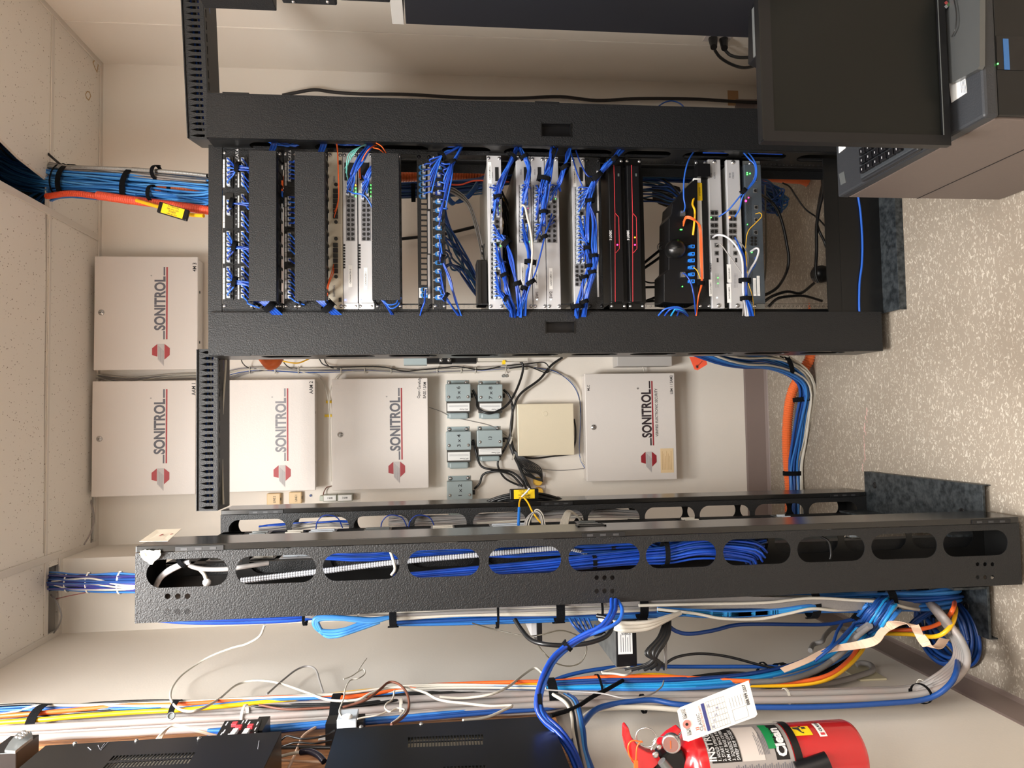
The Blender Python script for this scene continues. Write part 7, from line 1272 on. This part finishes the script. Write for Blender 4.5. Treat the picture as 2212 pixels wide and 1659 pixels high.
wl = band('white_sticker', ez(1786), ez(1770), va+.55, va+1.1, WHT, .0008, t, 8)
text('CLASSIC', .008, (0,0,0), INK, wl, fn=lambda c: cylmap(V((c.x, c.y, 0)), va+.72, .0012, ez(1781)), bold=.0003)
q_ = band('red_mark', ez(1783), ez(1774), va+.6, va+.68, REDL, .0012, wl, 3)
# head
hy = YC_-.02
def hp_(a, b_, dy=0): return P(a, b_, hy+dy)
def hprism(name, pts, th, m, dy=0, bev=.002, par=None):
    pp = [hp_(a, b_, dy) for a, b_ in pts]; o_ = pp[0]; ar = sum((pp[i].x*pp[(i+1)%len(pp)].z-pp[(i+1)%len(pp)].x*pp[i].z) for i in range(len(pp)))
    po = [(p.x-o_.x, p.z-o_.z) for p in pp]; po = po if ar > 0 else po[::-1]
    return G().prism(po, (o_.x, hy+dy+th/2, o_.z), (1,0,0), (0,0,1), th).build(name, m, par or t, bevel=bev)
hprism('carry_handle', [(1346, 1567), (1350, 1563), (1355, 1568), (1361, 1588), (1378, 1610), (1396, 1620), (1417, 1624), (1425, 1636), (1416, 1648), (1400, 1662), (1384, 1680), (1376, 1660), (1362, 1640), (1352, 1618), (1346, 1592)], .02, RED, dy=-.004)
hprism('lever', [(1418, 1604), (1440, 1582), (1462, 1568), (1470, 1574), (1455, 1592), (1440, 1612), (1424, 1618)], .018, RED, dy=.02)
hprism('valve_body', [(1410, 1640), (1424, 1622), (1440, 1612), (1468, 1612), (1476, 1630), (1478, 1690), (1402, 1690)], .04, BLP, dy=.01, bev=.004)
c = hp_(1452, 1602, -.03); n_ = (EYE-c).normalized(); n_ = V((n_.x*.3-.1, n_.y, n_.z+.2)).normalized()
q = G().lathe(c, n_, [(0,.0165),(.009,.0175),(.013,.016),(.0135,.014)], 26).build('pressure_gauge', STEEL, t)
G().lathe(c+n_*.0136, n_, [(0,.0135),(.0002,.0135)], 22).build('gauge_dial', mat('gauge dial', (120, 84, 76), .3), q); G().obox(c+n_*.0142, .014, .001, .002, V((1,0,0)), n_, V((0,0,1))).build('needle', ORC, q)
G().lathe(hp_(1416, 1630, -.02), (0,-1,0), [(0,.006),(.002,.0058),(.003,.003)], 14).build('rivet', STEEL, t); G().lathe(hp_(1424, 1614, -.01), (0,-1,0), [(0,.005),(.002,.0048),(.003,.002)], 14).build('rivet', STEEL, t)
pr = [hp_(1410, 1604, -.02)+V((.0, 0, 0))]
cc = hp_(1396, 1593, -.03); ring = [cc+V((.017*math.cos(a*.5236), .006*math.sin(a*.5236), .017*math.sin(a*.5236))) for a in range(13)]
G().tube(ring, .0014, 7, 0, 3).tube([cc+V((-.006,0,-.016)), hp_(1407, 1620, -.03)], .0014, 7, 0, 1).build('safety_pin', STEEL, t)
G().tube([hp_(1410, 1602, -.03), hp_(1420, 1592, -.03), hp_(1445, 1591, -.03), hp_(1466, 1588, -.03), hp_(1478, 1570, -.06)], .0007, 6).build('tag_wire', STEEL, t)
G().tube([hp_(1388, 1603, -.035), hp_(1366, 1600, -.035), hp_(1357, 1612, -.035), hp_(1360, 1632, -.035), hp_(1370, 1645, -.03)], .0013, 6).tube([hp_(1386, 1600, -.035), hp_(1376, 1614, -.035), hp_(1374, 1645, -.035)], .0013, 6).box(hp_(1369, 1642, -.034), hp_(1379, 1675, -.037)).build('orange_seal', mat('orange seal plastic', (250, 110, 40), .4), t)
q = hp_(1432, 1650, -.03); G().cyl(hp_(1429, 1644, -.03), hp_(1445, 1664, -.03), .008, .009, 14).build('nozzle_fitting', SIL, t)
G().cyl(hp_(1722, 1668, -.05), hp_(1790, 1648, -.06), .018, .02, 22).build('hose_end', BLP, t)
# hanging card
cp = [P(a, b_, YC_-.1) for a, b_ in ((1463, 1536), (1470, 1528), (1617, 1470), (1636, 1543), (1631, 1549), (1487, 1602), (1476, 1599))]; o_ = cp[0]
t = thing('inspection_tag', 'white inspection card with a grid hanging from the extinguisher handle', 'tag', sum(cp, V())/7)
ar = sum(cp[i].x*cp[(i+1)%7].z-cp[(i+1)%7].x*cp[i].z for i in range(7)); po = [(p.x-o_.x, p.z-o_.z) for p in cp]; po = po if ar > 0 else po[::-1]
G().prism(po, (o_.x, o_.y+.0004, o_.z), (1,0,0), (0,0,1), .0004).build('card', mat('white card', (246, 244, 240), .5), t)
yc = YC_-.1-.0009; al = math.radians(17)
A = P(1464, 1596-30, yc); ex = V((math.cos(al), 0, math.sin(al))); ey = V((-math.sin(al), 0, math.cos(al)))
cl_ = P(1481, 1600, yc); cr_ = P(1464, 1536, yc); ex = (cr_-cl_); ex.y = 0; Wd = ex.length; ex.normalize(); far = P(1634, 1546, yc); ey = (far-cl_); ey.y = 0; Ln_ = ey.length; ey.normalize()
def at_(u, v): p = cl_+ex*(u*Wd)+ey*(v*Ln_); return V((p.x, yc, p.z))
def tt(s, u, v, size, m, sx=.8, bold=0): return text(s, size, at_(u, v), m, t, ux=ex, uy=-ey, sx=sx, bold=bold)
def bar(u0, u1, v0, v1, m, n): 
    pts = [at_(u0, v0), at_(u1, v0), at_(u1, v1), at_(u0, v1)]; pts2 = [p+V((0,-.0002,0)) for p in pts]
    return G().add([tuple(p) for p in pts+pts2], [(0,1,2,3), (7,6,5,4), (0,4,5,1), (1,5,6,2), (2,6,7,3), (3,7,4,0)]).build(n, m, t)
NAVY = mat('navy print', (58, 64, 128), .5); ORP = mat('orange red print', (226, 92, 60), .5)
tt('DO NOT', .12, .07, .0055, INK); tt('REMOVE', .12, .10, .0055, INK); tt('DO NOT', .68, .07, .0055, INK); tt('REMOVE', .68, .10, .0055, INK)
tt('CLASSIC', .12, .265, .0085, GRYINK, 1.0); tt('FIRE PROTECTION & SAFETY', .08, .30, .0045, ORP, .8); bar(.05, .97, .315, .36, NAVY, 'navy_bar')
c = at_(.5, .07)+V((0,-.0004,0)); G().lathe(c, (0,-1,0), [(0,.0075),(.0004,.0075)], 20).build('eyelet', mat('pink eyelet', (214, 130, 122), .5), t); G().lathe(c+V((0,-.0006,0)), (0,-1,0), [(0,.0028),(.0002,.0028)], 12).build('eyelet_hole', JACK, t)
for u in (.2, .26): bar(u, u+.03, .17, .215, ORP, 'red_logo')
for i in range(8): bar(.05, .97, .385+i*.036, .3865+i*.036+.001, GRYINK, 'grid_line')
for u in (.05, .24, .42, .6, .78, .97): bar(u, u+.006, .385, .64, GRYINK, 'grid_line')
for i, s in enumerate(('20', '19', '21', '18', '22')): tt(s, .08+i*.18, .42+.036*(i%4), .0055, NAVY)
tt('888.909.2357', .42, .955, .008, INK, .85, .0002)
for v in (.7, .74, .78, .82, .86, .9): bar(.5, .85, v, v+.004, GRYINK, 'print_line')
bar(.06, .44, .7, .704, GRYINK, 'box_line'); bar(.06, .44, .9, .904, GRYINK, 'box_line'); bar(.06, .066, .7, .904, GRYINK, 'box_line'); bar(.434, .44, .7, .904, GRYINK, 'box_line')
# ================================================================== RIGHT SIDE
# long black cord on the back wall beside the right manager
wc('long black cord snaking down the back wall right of the middle rack', [(610, 206, .03), (640, 200, .03), (680, 194, .03), (720, 199, .02), (780, 203, .02), (880, 204, .02), (1000, 211, .02), (1120, 212, .02), (1210, 209, .02), (1290, 217, .02), (1380, 213, .02), (1500, 214, .02), (1600, 220, .02), (1680, 223, .03), (1760, 228, .05)], .0072, mat('fabric black cord', (38, 34, 34), .6))
loose('thin dark blue cord peeking out right of the right manager', [(1408, 246, 2.29), (1418, 234, 2.31), (1432, 223, 2.32), (1448, 218, 2.32), (1464, 221, 2.32), (1476, 230, 2.31), (1484, 246, 2.29)], .0022, DKB[0])
# outlet with two plugs on the right wall
q = PX(1552, 80, RW-.004); t = thing('power_outlet', 'pale outlet on the right wall with two black plugs', 'outlet', (RW, q.y, q.z))
G().box((RW-.006, q.y-.035, q.z-.055), (RW-.0005, q.y+.035, q.z+.055)).build('cover_plate', mat('pale plate', (206, 198, 194), .4), t, bevel=.001)
for px, py in ((1540, 92), (1563, 94)):
    a = PX(px, py-8, RW-.01); b_ = PX(px+2, py+10, RW-.06); G().cyl(a, b_, .018, .013, 16).build('black_plug', BLP, t)
for i, pts in enumerate(([(1544, 108), (1556, 124), (1578, 138), (1604, 146), (1630, 142), (1655, 130), (1700, 120)], [(1566, 108), (1578, 119), (1598, 124), (1625, 123), (1660, 118)])):
    cable('power_cable', 'black power cord drooping from the right wall outlet, %s' % ['lower', 'upper'][i], 'cable', [PX(a, b_, RW-.06-.02*j) for j, (a, b_) in enumerate(pts)], .0062, BKC)
# dark cabinet high on the right
X_ = 1.1; a, b_ = PX(877, 55, X_), PX(1640, 80, X_); Yb = (a.y+b_.y)/2
t = thing('storage_cabinet', 'big black cabinet side at the right picture edge, above the monitor', 'cabinet', (1.3, 1.6, b_.z))
G().box((X_, .9, b_.z-.02), (RW-.002, Yb, a.z)).build('body', mat('blue black panel', (30, 31, 36), .35), t, bevel=.002)
z0_ = PX(873, 55, X_).z; z1_ = PX(848, 54, X_).z
G().box((X_-.002, .9, z0_), (RW-.002, Yb-.001, z1_)).build('grey_top', mat('grey slab', (170, 168, 164), .5), t, bevel=.001)
t = thing('rack_unit', 'black unit at the right picture edge under the overhead raceway', 'rack unit', (1.2, 1.8, 2.1))
a, b_ = PX(450, 18, 1.08), PX(596, 19, 1.08); G().box((1.08, 1.0, b_.z), (1.45, a.y, a.z+.01)).build('body', BLK, t, bevel=.002)
t = thing('rack_unit', 'black unit with two silver screws at the right picture edge', 'rack unit', (1.2, 1.8, 1.9))
a, b_ = PX(611, 8, 1.08), PX(728, 10, 1.08); G().box((1.08, 1.0, b_.z), (1.45, a.y, a.z)).build('body', BLK, t, bevel=.004)
for px in (634, 708): q = PX(px, 6, 1.078); screw(t, 1.0795, q.y-.002, q.z, .004, ax=(-1,0,0))
t = thing('rack_unit', 'black unit edge just above the big black cabinet', 'rack unit', (1.2, 1.8, 1.75))
a, b_ = PX(735, 2, 1.08), PX(843, 3, 1.08); G().box((1.08, 1.0, b_.z), (1.45, a.y, a.z)).build('body', BLK, t, bevel=.004)
# floor cabinet
CZ = .46; CB = 1.775; CF = 1.267; CL = .556
BRG = mat('brown grey side panel', (104, 92, 86), .5, bump=(120, .1)); CHA = mat('charcoal top plastic', (46, 48, 52), .5, bump=(300, .3))  # beige room reflections on a dark grey side put into its colour
t = thing('equipment_cabinet', 'low cabinet with dark grey side painted with beige reflections, charcoal top carrying the monitor', 'cabinet', (.9, 1.52, 0))
G().box((CL, CF+.012, .012), (1.35, CB, CZ-.03)).build('side_body', BRG, t, bevel=.002)
G().box((CL-.001, CF-.002, CZ-.03), (1.352, CB+.002, CZ)).build('top_panel', CHA, t, bevel=.006)
G().box((CL+.004, CF, .02), (1.346, CF+.012, CZ-.03)).build('front_panel', BLS, t, bevel=.002)
q0 = PX(1995, 428, CL); q1 = PX(2212, 316, CL); G().box((CL-.0012, CF+.02, (q0.z+q1.z)/2-.0008), (CL, CB, (q0.z+q1.z)/2+.0008)).build('seam', JACK, t)
for x in (CL+.05, 1.3):
    for y in (CF+.05, CB-.05): G().cyl((x, y, 0), (x, y, .014), .015, n=12).build('foot', BLP, t)
a, b_ = P(2155, 150, CF-.001), P(2230, 80, CF-.001); dk = G().box((a.x, CF-.001, b_.z), (b_.x, CF+.002, a.z)).build('display_window', mat('glossy black window', (12, 12, 14), .1), t)
a, b_ = P(2170, 150, CF-.0015), P(2178, 84, CF-.0015); G().box((a.x, CF-.002, b_.z), (b_.x, CF-.001, a.z)).build('blue_display', mat('blue backlit text', (50, 96, 150), emit=.12), dk)
c = P(2155, 138, CF-.002); G().cyl(c, c+V((0,-.001,0)), .0016, n=8).build('indicator_light', LG, dk)
# stickers on the top
def topquad(pts, z, th, name, m, par): 
    q = [PZ(a, b_, z) for a, b_ in pts]; v = [(p.x, p.y, z) for p in q]+[(p.x, p.y, z-th) for p in q]; n = len(q)
    return G().add(v, [tuple(range(n)), tuple(range(2*n-1, n-1, -1))]+[(i, (i+1)%n, n+(i+1)%n, n+i) for i in range(n)]).build(name, m, par)
ws_ = topquad([(2050, 180), (2084, 161), (2088, 200), (2055, 222)], CZ+.001, .001, 'white_sticker', WHT, t)
for i in range(4): topquad([(2074+i*3, 172), (2075+i*3, 171.5), (2078+i*3, 200), (2077+i*3, 200.5)], CZ+.0014, .0004, 'print_line', GRYINK, ws_)
topquad([(1812, 376), (1823, 370), (1827, 394), (1816, 400)], CZ+.001, .001, 'metal_badge', SIL, t); topquad([(1811, 310), (1827, 310), (1826, 320), (1812, 331)], CZ+.001, .001, 'white_sticker', WHT, t)
# monitor stand base
t = thing('computer_monitor', 'large black monitor switched off on a grey base, at the right edge', 'monitor', (.85, 1.35, CZ))
MY = 1.33
bp = [(2117, -60), (2116, 142), (2111, 150), (2058, 178), (2040, 180), (2010, 60), (2010, -60)]
topquad(bp, CZ+.012, .011, 'stand_base', mat('grey metallic base', (104, 106, 106), .3, .6), t)
a, b_ = P(1650, 309, MY), P(2055, 309, MY); x0, z1, z0 = (a.x+b_.x)/2, a.z, b_.z; x1 = x0+.62
a2, b2 = P(1673, 284, MY), P(2037, 290, MY); sx0, sz1, sz0 = (a2.x+b2.x)/2, a2.z, b2.z
g = G(); ins_ = lambda: None
plate('bezel', rect(x0, x1, z0, z1), [rect(sx0, x1-.025, sz0, sz1)], .014, (0, MY+.007, 0), (1,0,0), (0,0,1), BLP, t)
G().box((x0+.004, MY+.014, z0+.004), (x1-.004, MY+.035, z1-.004)).build('back_shell', BLP, t, bevel=.004)
G().box((sx0-.003, MY+.004, sz0-.003), (x1-.022, MY+.008, sz1+.003)).build('screen', mat('dark screen glass', (13, 15, 13), .28, spec=.3), t)
G().box((sx0, MY-.001, sz0-.0022), (x1-.025, MY+.002, sz0-.0008)).build('silver_line', SIL, t)
G().box((x0+.002, MY-.001, z1-.001), (x1, MY+.012, z1+.002)).build('top_trim', BLS, t)
G().box((.86, MY+.036, CZ+.012), (.92, MY+.06, z1-.08)).build('stand_neck', BLP, t, bevel=.003)
for (px, py, m) in ((2044, 6, mat('emblem red', (150, 60, 60), .5)), (2044, 14, mat('emblem grey', (120, 122, 124), .5)), (2049, 10, mat('emblem green', (60, 92, 60), .5))): c = P(px, py, MY-.0005); G().obox(c, .006, .0006, .006, V((.7,0,.7)), V((0,1,0)), V((-.7,0,.7))).build('corner_emblem', m, t)
# slim device behind the monitor top
a, b_ = P(1633, 130, 1.45), P(1652, 16, 1.45); t = thing('slim_device', 'slim black device with a silver edge behind the top of the monitor', 'device', (a.x, 1.5, b_.z))
G().prism([(0,0), (b_.x-a.x+.05, 0), (b_.x-a.x, a.z-b_.z-.004), (.01, a.z-b_.z)], (a.x, 1.49, b_.z), (1,0,0), (0,0,1), .04).build('body', BLP, t, bevel=.002)
G().box((a.x+.01, 1.449, a.z-.002), (b_.x, 1.46, a.z+.001)).build('silver_edge', SIL, t)
G().box((a.x+.02, 1.46, CZ), (a.x+.05, 1.48, b_.z)).build('pole', BLP, t)
# keyboard
k1, k2 = PZ(1852, 386, CZ+.02), PZ(1973, 334, CZ+.02); kx = (k1.x+k2.x)/2; ky0, ky1 = k2.y, k1.y
t = thing('keyboard', 'black keyboard lying on the cabinet behind the monitor', 'keyboard', (kx+.2, (ky0+ky1)/2, CZ))
G().box((kx, ky0-.004, CZ+.001), (kx+.42, ky1, CZ+.012)).build('case', mat('keyboard case', (40, 41, 44), .4), t, bevel=.004)
G().box((kx+.006, ky0+.002, CZ+.012), (kx+.414, ky1-.006, CZ+.016)).build('deck', mat('keyboard deck', (72, 76, 80), .3, .3), t, bevel=.002)
rows = 6; dy = (ky1-ky0-.05)/rows
KC = mat('black keycap', (18, 18, 21), .35)
for i in range(rows):
    for j in range(18):
        if j > 9 and False: continue
        x = kx+.014+j*.0215; y = ky0+.036+i*dy
        kk = G().box((x, y, CZ+.016), (x+.017, y+dy-.004, CZ+.025)).build('key', KC, t, bevel=.0015)
        if j < 5: G().box((x+.005, y+dy*.45, CZ+.0251), (x+.010, y+dy*.45+.0018, CZ+.0255)).build('key_legend', WPR, kk)
cable('loose_cable', 'thin black cord lying across the monitor base', 'cable', [PZ(2056, 80, CZ+.018), PZ(2064, 60, CZ+.02), PZ(2066, 30, CZ+.018), PZ(2060, -5, CZ+.018)], .0012, BKC)
